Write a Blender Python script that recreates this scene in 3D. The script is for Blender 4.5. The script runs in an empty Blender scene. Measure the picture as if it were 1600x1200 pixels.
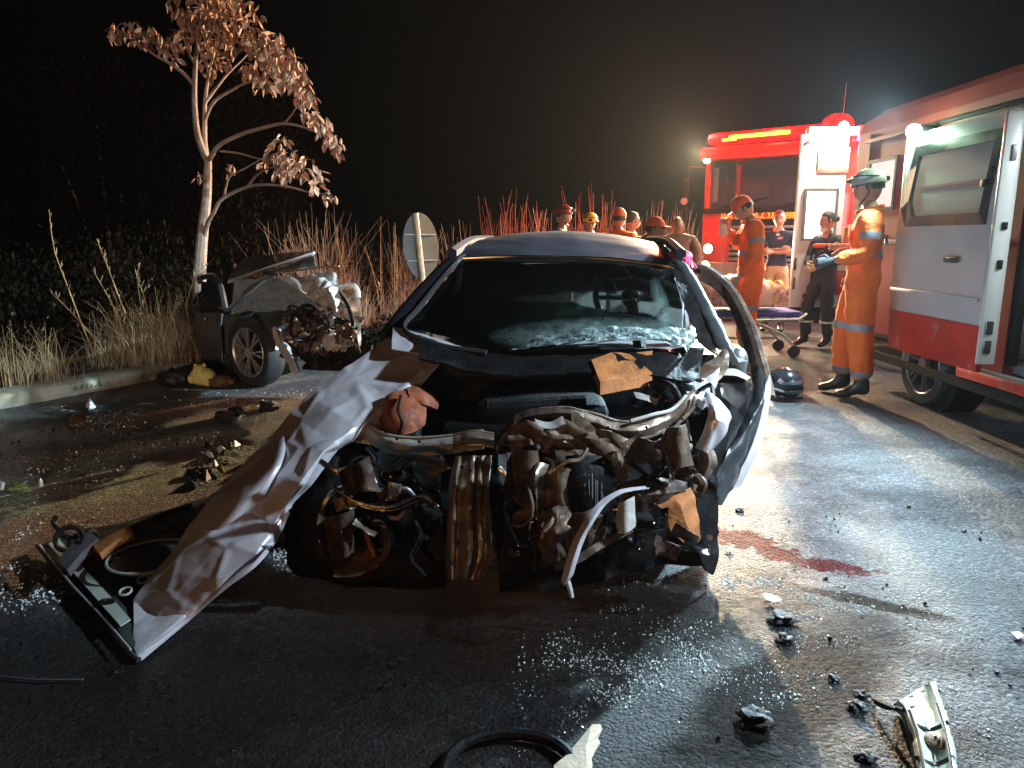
import bpy, bmesh, math, random
from mathutils import Vector, Matrix, noise
R = math.radians
SC = bpy.context.scene
COL = SC.collection
random.seed(7)
# ---------------------------------------------------------------- camera, world, lamps, exposure
F, HC, PITCH = 1150.0, 1.35, math.atan((600-370)/1150.0)
cam_d = bpy.data.cameras.new('camera'); cam = bpy.data.objects.new('camera', cam_d); COL.objects.link(cam)
cam_d.sensor_width = 36; cam_d.lens = F/1600*36; cam_d.clip_start = .05; cam_d.clip_end = 600
cam.location = (0, 0, HC); cam.rotation_euler = (R(90)-PITCH, 0, 0)
SC.camera = cam
w = bpy.data.worlds.new('World'); SC.world = w; w.use_nodes = True
nt = w.node_tree; bg = nt.nodes['Background']
sky = nt.nodes.new('ShaderNodeTexSky'); sky.sky_type = 'NISHITA'; sky.sun_disc = False
sky.sun_elevation = R(-4); sky.sun_rotation = R(200)
nt.links.new(sky.outputs[0], bg.inputs[0]); bg.inputs[1].default_value = 0.012
SC.view_settings.view_transform = 'Standard'; SC.view_settings.look = 'None'
SC.view_settings.exposure = 0; SC.view_settings.gamma = 1; SC.view_settings.use_curve_mapping = False
SC.cycles.use_denoising = True
SC.cycles.sample_clamp_indirect = 4; SC.cycles.max_bounces = 6; SC.cycles.volume_bounces = 0
SC.cycles.volume_step_rate = 4

def lamp(name, kind, loc, energy, col, size=.1, target=None, spot=None, blend=.6, parent=None):
    d = bpy.data.lights.new(name, kind); d.energy = energy; d.color = col
    if kind in ('POINT', 'SPOT'): d.shadow_soft_size = size
    if kind == 'AREA': d.size = size
    if kind == 'SUN': d.angle = size
    if kind == 'SPOT': d.spot_size = R(spot or 90); d.spot_blend = blend
    o = bpy.data.objects.new(name, d); COL.objects.link(o); o.location = loc
    if target is not None:
        o.rotation_euler = (Vector(target)-Vector(loc)).to_track_quat('-Z', 'Y').to_euler()
    return o
WARM = (1, .62, .34); COOL = (.60, .86, 1.0)
# moonless night: a trace of sun lamp only
lamp('sun', 'SUN', (0, -5, 20), .012, (1, .9, .8), R(2), (0.5, 8, 0))
# the near ambulance's floodlight and an added unseen one, its lit cabin, the engine's beacons and headlamps
lamp('ambulance_floodlight', 'SPOT', (2.95, 5.92, 2.25), 3600, COOL, .07, (-1.2, 4.0, 0), 122, .6)
lamp('ambulance_floodlight', 'SPOT', (2.95, 2.25, 2.55), 1050, (.68, .86, 1), .08, (.0, 2.8, 0), 114, .8)  # unseen second floodlight, added to light the bonnet and right road
lamp('ambulance_ceiling_lamp', 'AREA', (4.0, 4.2, 2.2), 30, (.85, 1, 1), .6, (3.9, 4.2, 0))
lamp('far_ambulance_lamp', 'POINT', (3.95, 9.10, 2.76), 330, (1, .86, .68), .06)
lamp('far_ambulance_ceiling_lamp', 'AREA', (4.8, 10.6, 2.3), 120, (1, .95, .88), .6, (4.8, 10.6, 0))
lamp('beacon_lamp', 'POINT', (3.7, 11.9, 3.35), 380, (1, .03, .01), .12)
lamp('beacon_lamp', 'POINT', (3.1, 13.0, 3.1), 850, (1, .03, .025), .2)
lamp('engine_headlamp', 'SPOT', (3.1, 12.6, 1.12), 1000, (1, .82, .5), .06, (1.0, 4.5, .2), 110, .6)
lamp('engine_work_lamp', 'SPOT', (3.1, 12.6, 2.72), 7000, (1, .82, .48), .06, (-2.8, 5.0, .2), 90, .6)
# unseen warm spots added behind the camera, in place of vehicle headlamps
lamp('added_warm_spot', 'SPOT', (-1.9, -7.5, 1.1), 2000, (1, .70, .52), .08, (-3.6, 8.0, 2.5), 27, .4)
lamp('added_warm_spot', 'SPOT', (-1.7, -3.0, .62), 120, (1, .45, .15), .05, (-.2, 2.6, .95), 34, .7)

# ---------------------------------------------------------------- pixel rays (used to measure where things stand)
CP, SP = math.cos(PITCH), math.sin(PITCH)
def ray(px, py):
    a, b = (px-800)/F, (600-py)/F
    return Vector((a, CP+b*SP, -SP+b*CP))
CAM = Vector((0, 0, HC))
def U(px, py, d):
    r = ray(px, py); return CAM + r*(d/r.y)
def G(px, py, z=0.0):
    r = ray(px, py); return CAM + r*((z-HC)/r.z)
def hit(px, py, p0, n, off=0):
    r = ray(px, py); n = Vector(n); return CAM + r*(((Vector(p0)+n*off-CAM).dot(n))/r.dot(n))

# ---------------------------------------------------------------- mesh helpers
class MB:
    def __init__(s): s.v = []; s.f = []; s.m = []
    def add(s, vs, fs, mi=0):
        k = len(s.v); s.v += [Vector(v) for v in vs]
        s.f += [tuple(i+k for i in f) for f in fs]; s.m += [mi]*len(fs); return s
    def box(s, c, size, rot=None, mi=0, bev=0):
        x, y, z = [q/2 for q in size]; c = Vector(c)
        M = Matrix.Identity(3) if rot is None else (rot if isinstance(rot, Matrix) else Matrix.Rotation(rot, 3, 'Z'))
        if bev <= 0:
            vs = [c+M@Vector((a*x, b*y, d*z)) for a in (-1, 1) for b in (-1, 1) for d in (-1, 1)]
            return s.add(vs, [(0,1,3,2), (4,6,7,5), (0,4,5,1), (2,3,7,6), (0,2,6,4), (1,5,7,3)], mi)
        bm = bmesh.new(); bmesh.ops.create_cube(bm, size=1)
        for v in bm.verts: v.co = Vector((v.co.x*2*x, v.co.y*2*y, v.co.z*2*z))
        bmesh.ops.bevel(bm, geom=bm.edges[:], offset=bev, segments=2, profile=.5, affect='EDGES')
        bm.verts.ensure_lookup_table()
        s.add([c+M@v.co for v in bm.verts], [tuple(v.index for v in f.verts) for f in bm.faces], mi); bm.free(); return s
    def tube(s, pts, r, n=8, mi=0, cap=True, flat=1.0):
        pts = [Vector(p) for p in pts]; m = len(pts)
        rs = r if isinstance(r, (list, tuple)) else [r]*m
        vs = []; prev = None
        for i, p in enumerate(pts):
            t = (pts[min(i+1, m-1)]-pts[max(i-1, 0)]).normalized()
            a = prev if prev is not None else (Vector((0, 0, 1)) if abs(t.z) < .9 else Vector((1, 0, 0)))
            u = (a - t*a.dot(t))
            u = u.normalized() if u.length > 1e-6 else t.orthogonal().normalized()
            v2 = t.cross(u); prev = u
            for k in range(n):
                an = 2*math.pi*k/n
                vs.append(p + (u*math.cos(an)*flat + v2*math.sin(an))*rs[i])
        fs = [(i*n+k, i*n+(k+1) % n, (i+1)*n+(k+1) % n, (i+1)*n+k) for i in range(m-1) for k in range(n)]
        if cap: fs += [tuple(range(n-1, -1, -1)), tuple((m-1)*n+k for k in range(n))]
        return s.add(vs, fs, mi)
    def ball(s, c, r, seg=12, ring=8, rot=None, mi=0, fn=None):
        r = Vector((r, r, r)) if isinstance(r, (int, float)) else Vector(r); c = Vector(c); M = rot or Matrix.Identity(3)
        vs = []
        for i in range(ring+1):
            th = math.pi*i/ring
            for k in range(seg):
                ph = 2*math.pi*k/seg
                d = Vector((math.sin(th)*math.cos(ph), math.sin(th)*math.sin(ph), math.cos(th)))
                q = Vector((d.x*r.x, d.y*r.y, d.z*r.z))
                if fn: q = fn(q, d)
                vs.append(c+M@q)
        fs = [(i*seg+k, (i+1)*seg+k, (i+1)*seg+(k+1) % seg, i*seg+(k+1) % seg) for i in range(ring) for k in range(seg)]
        return s.add(vs, fs, mi)
    def prism(s, pts, d, mi=0):       # polygon pts pushed along vector d
        pts = [Vector(p) for p in pts]; d = Vector(d); n = len(pts)
        return s.add(pts+[p+d for p in pts], [tuple(range(n-1, -1, -1)), tuple(range(n, 2*n))] +
                     [(i, (i+1) % n, n+(i+1) % n, n+i) for i in range(n)], mi)
    def frame(s, outer, inner, d, mi=0):   # ring between two polygons with the same count, pushed along d
        n = len(outer); d = Vector(d); o = [Vector(p) for p in outer]; i_ = [Vector(p) for p in inner]
        vs = o+i_+[p+d for p in o]+[p+d for p in i_]
        fs = []
        for k in range(n):
            j = (k+1) % n
            fs += [(k, j, n+j, n+k), (2*n+k, 3*n+k, 3*n+j, 2*n+j), (k, 2*n+k, 2*n+j, j), (n+k, n+j, 3*n+j, 3*n+k)]
        return s.add(vs, fs, mi)
    def build(s, name, mats, parent=None, smooth=True, loc=None, sharp=35):
        me = bpy.data.meshes.new(name)
        org = ORG.get(parent.name, Vector()) if parent is not None else Vector(loc or (0, 0, 0))
        me.from_pydata([v-org for v in s.v], [], s.f)
        for m in (mats if isinstance(mats, (list, tuple)) else [mats]): me.materials.append(m)
        me.polygons.foreach_set('material_index', s.m)
        me.update(); fixn(me)
        if smooth: smooth_me(me, sharp)
        return link(name, me, parent, org)
ORG = {}
def fixn(me):
    bm = bmesh.new(); bm.from_mesh(me); bmesh.ops.recalc_face_normals(bm, faces=bm.faces[:]); bm.to_mesh(me); bm.free()
def smooth_me(me, sharp=35):
    me.polygons.foreach_set('use_smooth', [True]*len(me.polygons))
    me.set_sharp_from_angle(angle=R(sharp))
def link(name, data, parent=None, org=None):
    o = bpy.data.objects.new(name, data); COL.objects.link(o)
    if parent is not None:
        o.parent = parent; ORG[o.name] = ORG.get(parent.name, Vector()) if not getattr(parent, 'rotation_euler', None) or True else Vector()
    else:
        o.location = org or (0, 0, 0); ORG[o.name] = Vector(org or (0, 0, 0))
    return o
def tag(o, label, cat, group=None, kind=None):
    if label: o['label'] = label
    if cat: o['category'] = cat
    if group: o['group'] = group
    if kind: o['kind'] = kind
    return o
def thing(name, label, cat, loc=(0, 0, 0), group=None, rz=0, local=False):
    o = bpy.data.objects.new(name, None); COL.objects.link(o); o.location = loc; o.rotation_euler = (0, 0, rz)
    o.empty_display_size = .1
    ORG[o.name] = Vector() if local else Vector(loc)      # local: parts are written in the thing's own frame
    return tag(o, label, cat, group)
def copy_tree(o, parent=None):
    c = o.copy(); COL.objects.link(c); c.parent = parent
    for ch in list(o.children): copy_tree(ch, c)
    return c

def cr(a, b, c, d, t):
    return .5*((2*b)+(c-a)*t+(2*a-5*b+4*c-d)*t*t+(3*b-a-3*c+d)*t*t*t)
def crs(pts, n):
    pts = [Vector(p) for p in pts]; m = len(pts); out = []
    for i in range(n+1):
        x = i/n*(m-1); k = min(int(x), m-2); t = x-k
        a = pts[max(k-1, 0)]; b = pts[k]; c = pts[k+1]; d = pts[min(k+2, m-1)]
        out.append(cr(a, b, c, d, t))
    return out
def crumple(p, seed, freq):
    q = p*freq + Vector((seed*3.7, seed*1.3, seed*.7))
    a = 1-2*abs(noise.noise(q)); b = 1-2*abs(noise.noise(q*2.1+Vector((5, 9, 2))))
    return (a*.7 + b*.35) + .35*noise.noise(q*.6)
def facet(p, seed, freq, aniso=(1, 1, 1)):
    q = Vector((p.x*aniso[0], p.y*aniso[1], p.z*aniso[2]))*freq + Vector((seed*3.7, seed*1.3, seed*.7))
    d, _ = noise.voronoi(q); b, _ = noise.voronoi(q*2.3+Vector((3, 3, 3)))
    return (d[1]-d[0])*1.3 + (b[1]-b[0])*.15 - .5
CRUMPLE = 'noise'
def sheet(rows, nu=40, nv=16, amp=.01, freq=9, seed=1, thick=.002, mb=None, mi=0, linear=False, holes=0):
    """crumpled sheet metal over a net of control points"""
    def interp(pts, n):
        if linear:
            out = []; m = len(pts)
            for i in range(n+1):
                x = i/n*(m-1); k = min(int(x), m-2); out.append(Vector(pts[k]).lerp(Vector(pts[k+1]), x-k))
            return out
        return crs(pts, n)
    cols = [interp(r, nv) for r in rows]
    g = []
    for j in range(nv+1):
        g.append(interp([c[j] for c in cols], nu))
    P = [[g[j][i] for j in range(nv+1)] for i in range(nu+1)]
    N = [[None]*(nv+1) for _ in range(nu+1)]
    for i in range(nu+1):
        for j in range(nv+1):
            a = P[min(i+1, nu)][j]-P[max(i-1, 0)][j]; b = P[i][min(j+1, nv)]-P[i][max(j-1, 0)]
            n = a.cross(b); N[i][j] = n.normalized() if n.length > 1e-9 else Vector((0, -1, 0))
    if amp:
        for i in range(nu+1):
            for j in range(nv+1):
                P[i][j] = P[i][j] + N[i][j]*(facet if CRUMPLE == 'facet' else crumple)(P[i][j], seed, freq)*amp
    mb = mb or MB(); W = nv+1; n = (nu+1)*W
    vs = [P[i][j] for i in range(nu+1) for j in range(W)] + [P[i][j]-N[i][j]*thick for i in range(nu+1) for j in range(W)]
    fs = []
    rnd = random.Random(seed)
    skip = set()
    for _ in range(holes):
        skip.add((rnd.randrange(2, max(3, nu-3)), rnd.randrange(1, max(2, nv-2))))
    for i in range(nu):
        for j in range(nv):
            if (i, j) in skip: continue
            a = i*W+j
            fs += [(a, a+1, a+W+1, a+W), (n+a, n+a+W, n+a+W+1, n+a+1)]
    for i in range(nu):
        a = i*W; fs.append((a, a+W, n+a+W, n+a)); a = i*W+nv; fs.append((a, n+a, n+a+W, a+W))
    for j in range(nv):
        a = j; fs.append((a, n+a, n+a+1, a+1)); a = nu*W+j; fs.append((a, a+1, n+a+1, n+a))
    return mb.add(vs, fs, mi)
def strip(path, width, thick=.006, n=30, amp=.004, seed=1, mb=None, up=(0, 0, 1), mi=0):
    """bent channel: a path of points with a width along `up`"""
    up = Vector(up); mb = mb or MB()
    ws = width if isinstance(width, (list, tuple)) else [width]*len(path)
    rows = [[Vector(p)-up*q/2, Vector(p), Vector(p)+up*q/2] for p, q in zip(path, ws)]
    return sheet(rows, n, 5, amp, 22, seed, thick, mb, mi)

# ---------------------------------------------------------------- materials
def mat(name, col, rough=.5, metal=0, var=.2, scale=6, bump=.05, bscale=40, coat=0, dirt=None, dirt_amt=.45, em=None, es=0,
        alpha=None, trans=0, rvar=.12, sss=0, spec=.5):
    m = bpy.data.materials.new(name); m.use_nodes = True; n = m.node_tree.nodes; L = m.node_tree.links
    b = n['Principled BSDF']; b.inputs['Roughness'].default_value = rough; b.inputs['Metallic'].default_value = metal
    b.inputs['Coat Weight'].default_value = coat; b.inputs['Coat Roughness'].default_value = .08
    b.inputs['Specular IOR Level'].default_value = spec
    tc = n.new('ShaderNodeTexCoord')
    nz = n.new('ShaderNodeTexNoise'); nz.inputs['Scale'].default_value = scale; nz.inputs['Detail'].default_value = 6
    L.new(tc.outputs['Object'], nz.inputs['Vector'])
    rp = n.new('ShaderNodeValToRGB'); rp.color_ramp.elements[0].position = .3; rp.color_ramp.elements[1].position = .7
    rp.color_ramp.elements[0].color = [c*(1-var) for c in col]+[1]; rp.color_ramp.elements[1].color = [min(1, c*(1+var)) for c in col]+[1]
    L.new(nz.outputs[0], rp.inputs[0]); out = rp.outputs[0]
    if dirt:
        n2 = n.new('ShaderNodeTexNoise'); n2.inputs['Scale'].default_value = scale*.7; n2.inputs['Detail'].default_value = 9; n2.inputs['Roughness'].default_value = .65
        mp = n.new('ShaderNodeMapping'); mp.inputs['Location'].default_value = (3.1, 8.2, 1.7); L.new(tc.outputs['Object'], mp.inputs[0]); L.new(mp.outputs[0], n2.inputs['Vector'])
        r2 = n.new('ShaderNodeValToRGB'); r2.color_ramp.elements[0].position = 1-dirt_amt-.12; r2.color_ramp.elements[1].position = min(1, 1-dirt_amt+.08)
        L.new(n2.outputs[0], r2.inputs[0])
        mx = n.new('ShaderNodeMix'); mx.data_type = 'RGBA'; L.new(r2.outputs[0], mx.inputs[0]); L.new(out, mx.inputs[6]); mx.inputs[7].default_value = list(dirt)+[1]
        out = mx.outputs[2]
        mr = n.new('ShaderNodeMapRange'); mr.inputs[3].default_value = rough; mr.inputs[4].default_value = max(rough, .8); L.new(r2.outputs[0], mr.inputs[0]); L.new(mr.outputs[0], b.inputs['Roughness'])
        if metal:
            mm = n.new('ShaderNodeMapRange'); mm.inputs[3].default_value = metal; mm.inputs[4].default_value = metal*.2; L.new(r2.outputs[0], mm.inputs[0]); L.new(mm.outputs[0], b.inputs['Metallic'])
    elif rvar:
        mr = n.new('ShaderNodeMapRange'); mr.inputs[3].default_value = max(.02, rough-rvar); mr.inputs[4].default_value = min(1, rough+rvar); L.new(nz.outputs[0], mr.inputs[0]); L.new(mr.outputs[0], b.inputs['Roughness'])
    L.new(out, b.inputs['Base Color'])
    if bump:
        n3 = n.new('ShaderNodeTexNoise'); n3.inputs['Scale'].default_value = bscale; n3.inputs['Detail'].default_value = 5; L.new(tc.outputs['Object'], n3.inputs['Vector'])
        bp = n.new('ShaderNodeBump'); bp.inputs['Strength'].default_value = bump; bp.inputs['Distance'].default_value = .02; L.new(n3.outputs[0], bp.inputs['Height']); L.new(bp.outputs[0], b.inputs['Normal'])
    if em: b.inputs['Emission Color'].default_value = list(em)+[1]; b.inputs['Emission Strength'].default_value = es
    if alpha is not None: b.inputs['Alpha'].default_value = alpha
    if trans: b.inputs['Transmission Weight'].default_value = trans
    return m
M = {}
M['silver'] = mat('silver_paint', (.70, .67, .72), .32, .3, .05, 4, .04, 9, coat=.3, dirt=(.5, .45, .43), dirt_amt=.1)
M['silver_shaded'] = mat('silver_paint_shaded', (.018, .016, .022), .6, 0, .12, 3, .03, 8, spec=.1)  # silver paint darkened to near black: the roof's shade in its colour
M['grey_paint'] = mat('grey_paint', (.085, .095, .105), .3, .55, .12, 5, .03, 10, coat=.5, dirt=(.05, .045, .04), dirt_amt=.34)
M['bare'] = mat('torn_metal', (.34, .27, .21), .38, .8, .35, 9, .25, 30, dirt=(.075, .035, .018), dirt_amt=.45)
M['bare_dark'] = mat('sooty_metal', (.15, .10, .07), .45, .6, .5, 12, .3, 34, dirt=(.03, .014, .008), dirt_amt=.5)
M['white_part'] = mat('pale_metal', (.45, .43, .40), .55, .1, .15, 10, .12, 30, dirt=(.12, .09, .07), dirt_amt=.35)
M['black'] = mat('black_plastic', (.006, .006, .006), .55, 0, .4, 14, .2, 60, spec=.18)
M['black_gloss'] = mat('black_gloss_plastic', (.012, .012, .014), .16, 0, .3, 10, .05, 30, coat=.5)
M['rubber'] = mat('rubber', (.018, .018, .019), .7, 0, .3, 20, .2, 80)
M['underhood'] = mat('hood_underside', (.05, .062, .06), .42, .3, .35, 6, .12, 20, dirt=(.015, .014, .013), dirt_amt=.4)
M['rim_white'] = mat('hood_flange', (.50, .56, .50), .4, .2, .12, 12, .05, 40)
M['filter'] = mat('orange_brown_paper', (.42, .15, .04), .75, 0, .3, 14, .25, 50, dirt=(.10, .03, .01), dirt_amt=.35)
M['reservoir'] = mat('amber_plastic', (.30, .09, .045), .6, 0, .3, 12, .15, 30, dirt=(.05, .015, .008), dirt_amt=.42, spec=.3)
M['alloy'] = mat('alloy_wheel', (.62, .62, .62), .28, .8, .08, 8, .02, 30)
M['cloth_dark'] = mat('dark_fabric', (.05, .05, .055), .9, 0, .3, 20, .2, 120)
M['seat'] = mat('seat_fabric', (.14, .15, .15), .9, 0, .3, 20, .2, 120)
M['trim'] = mat('door_trim', (.42, .50, .36), .7, 0, .15, 8, .1, 40)
M['orange'] = mat('orange_coverall', (.90, .16, .022), .85, 0, .14, 7, .5, 22, dirt=(.48, .07, .02), dirt_amt=.28)
M['orange_b'] = mat('orange_cap', (.85, .12, .02), .75, 0, .12, 12, .15, 60)
M['tape'] = mat('grey_reflective_tape', (.30, .29, .30), .4, .1, .08, 20, .05, 60)
M['skin'] = mat('skin', (.42, .23, .15), .5, 0, .10, 14, .05, 60)
M['skin_dark'] = mat('skin_dark', (.24, .125, .08), .5, 0, .10, 14, .05, 60)
M['lip'] = mat('lips', (.30, .10, .08), .5, 0, .1, 20, 0)
M['eye'] = mat('eye', (.05, .03, .02), .15, 0, .1, 20, 0)
M['hair'] = mat('hair', (.018, .013, .01), .55, 0, .4, 50, .4, 160)
M['navy'] = mat('navy_cloth', (.022, .026, .06), .85, 0, .2, 12, .2, 50)
M['khaki'] = mat('khaki_cloth', (.50, .36, .20), .85, 0, .12, 9, .2, 40)
M['dark_suit'] = mat('black_uniform', (.018, .019, .024), .8, 0, .25, 10, .3, 50)
M['tan'] = mat('tan_cloth', (.38, .28, .17), .85, 0, .15, 12, .2, 50)
M['boot'] = mat('boot_leather', (.012, .011, .011), .4, 0, .3, 20, .1, 60)
M['white'] = mat('white_paint', (.74, .75, .76), .3, 0, .04, 3, .01, 10, coat=.3)
M['white_dirty'] = mat('white_van_paint', (.62, .63, .65), .32, 0, .07, 3, .015, 10, coat=.3, dirt=(.42, .38, .34), dirt_amt=.25)
M['red'] = mat('red_paint', (.52, .018, .012), .3, 0, .12, 3, .02, 10, coat=.5)
M['red_scuffed'] = mat('red_paint_scuffed', (.42, .022, .016), .34, 0, .15, 5, .08, 18, coat=.3, dirt=(.52, .33, .28), dirt_amt=.30)
M['red_dull'] = mat('dull_red_paint', (.30, .05, .045), .5, 0, .08, 2, .02, 10)
M['glass_dark'] = mat('tinted_glass', (.02, .022, .024), .06, 0, .1, 3, 0, coat=.3)
M['frame_dark'] = mat('window_surround', (.03, .032, .034), .3, 0, .15, 6, .02, 30)
M['chrome'] = mat('chrome', (.75, .75, .75), .12, 1, .05, 5, 0)
M['grey_metal'] = mat('grey_metal', (.20, .20, .21), .45, .6, .2, 8, .1, 30)
M['yellow_print'] = mat('yellow_print', (.85, .45, .02), .5, 0, .05, 8, 0)
M['em_red'] = mat('beacon_red', (.6, .004, .004), .3, em=(1, .004, .006), es=1.6)
M['em_amber'] = mat('beacon_amber', (.9, .4, .02), .3, em=(1, .42, .03), es=7)
M['em_purple'] = mat('beacon_violet', (.5, .05, .8), .3, em=(.42, .06, 1), es=3.5)
M['em_warm'] = mat('headlamp_lit', (1, .9, .7), .3, em=(1, .78, .42), es=45)
M['em_cool'] = mat('floodlight_lit', (1, 1, 1), .3, em=(.62, 1, .66), es=130)
M['em_panel'] = mat('glowing_panel', (1, 1, 1), .3, em=(.95, 1, 1), es=6)
M['yellow_plush'] = mat('yellow_plush', (.75, .66, .22), .95, 0, .2, 30, .6, 120)
M['blue_mat'] = mat('blue_mattress', (.04, .06, .30), .6, 0, .2, 10, .1, 40)
M['sheet'] = mat('white_sheet', (.72, .68, .66), .85, 0, .1, 12, .5, 26, dirt=(.55, .08, .05), dirt_amt=.3)
M['plaid'] = mat('plaid_cloth', (.62, .50, .45), .85, 0, .2, 30, .4, 40, dirt=(.38, .05, .04), dirt_amt=.42)
M['strap'] = mat('yellow_strap', (.8, .42, .02), .6, 0, .1, 20, .1, 60)
M['clear_white'] = mat('milky_plastic', (.8, .8, .82), .3, 0, .05, 10, 0, em=(1, .96, .95), es=0)
M['pink'] = mat('pink_rubber', (.75, .10, .22), .35, 0, .15, 18, .2, 30)
M['bark'] = mat('tree_bark', (.34, .26, .22), .85, 0, .25, 12, .35, 40)
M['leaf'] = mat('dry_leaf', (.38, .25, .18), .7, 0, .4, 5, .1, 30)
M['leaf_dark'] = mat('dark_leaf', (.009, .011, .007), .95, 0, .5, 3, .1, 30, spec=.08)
M['straw'] = mat('dry_grass', (.34, .27, .15), .8, 0, .4, 3, .1, 30)
M['straw_red'] = mat('dry_grass_russet', (.44, .31, .23), .8, 0, .4, 3, .1, 30)
M['kerb'] = mat('kerb_concrete', (.34, .32, .25), .85, 0, .2, 3, .5, 26, dirt=(.12, .11, .06), dirt_amt=.42)
M['soil'] = mat('verge_soil', (.10, .085, .045), .95, 0, .5, 2.2, .7, 14)
M['card'] = mat('beige_fibreboard', (.42, .33, .24), .8, 0, .1, 30, .2, 90)
M['debris_white'] = mat('white_plastic', (.72, .72, .70), .4, 0, .1, 20, .05, 60, dirt=(.3, .28, .25), dirt_amt=.3)
M['pole'] = mat('orange_lit_pole', (.46, .33, .22), .6, .1, .25, 14, .2, 40, dirt=(.16, .10, .06), dirt_amt=.3)
M['sign_back'] = mat('sign_back', (.05, .047, .044), .8, .0, .2, 5, .1, 20, dirt=(.06, .055, .05), dirt_amt=.4)
M['glass_bit'] = mat('glass_crumb', (.78, .84, .82), .12, 0, .1, 20, 0, coat=.6)
M['bag'] = mat('black_bag', (.012, .012, .013), .5, 0, .4, 14, .6, 26)
M['leaf_green'] = mat('green_weed', (.08, .13, .03), .8, 0, .3, 8, .1, 30)
M['brown_debris'] = mat('brown_debris', (.13, .07, .04), .8, 0, .4, 12, .4, 40)
M['helmet_red'] = mat('dark_red_helmet', (.30, .03, .025), .3, 0, .2, 10, .02, 40, coat=.4)
M['helmet_yellow'] = mat('yellow_helmet', (.75, .42, .02), .3, 0, .1, 10, .02, 40, coat=.4)
M['helmet_white'] = mat('scuffed_white_helmet', (.62, .60, .57), .4, 0, .1, 8, .05, 40, dirt=(.12, .11, .10), dirt_amt=.35)
M['liner'] = mat('cabin_liner', (.70, .74, .76), .4, 0, .04, 4, .02, 10)

for k_ in ('leaf', 'leaf_dark', 'straw', 'straw_red'):      # every leaf and blade its own tone
    m_ = M[k_]; n_ = m_.node_tree.nodes; L_n = m_.node_tree.links; b_ = n_['Principled BSDF']
    src = b_.inputs['Base Color'].links[0].from_socket
    g_ = n_.new('ShaderNodeNewGeometry'); oi = n_.new('ShaderNodeObjectInfo'); ad = n_.new('ShaderNodeMath'); ad.operation = 'ADD'; L_n.new(g_.outputs['Random Per Island'], ad.inputs[0]); L_n.new(oi.outputs['Random'], ad.inputs[1])
    fr_ = n_.new('ShaderNodeMath'); fr_.operation = 'FRACT'; L_n.new(ad.outputs[0], fr_.inputs[0])
    rp_ = n_.new('ShaderNodeValToRGB'); rp_.color_ramp.elements[0].color = (.35, .33, .33, 1); rp_.color_ramp.elements[1].color = (1.25, 1.15, 1.05, 1)
    e_ = rp_.color_ramp.elements.new(.55); e_.color = (1.0, .80, .70, 1); L_n.new(fr_.outputs[0], rp_.inputs[0])
    mu = n_.new('ShaderNodeMix'); mu.data_type = 'RGBA'; mu.blend_type = 'MULTIPLY'; mu.inputs[0].default_value = 1; L_n.new(src, mu.inputs[6]); L_n.new(rp_.outputs[0], mu.inputs[7]); L_n.new(mu.outputs[2], b_.inputs['Base Color'])
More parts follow.
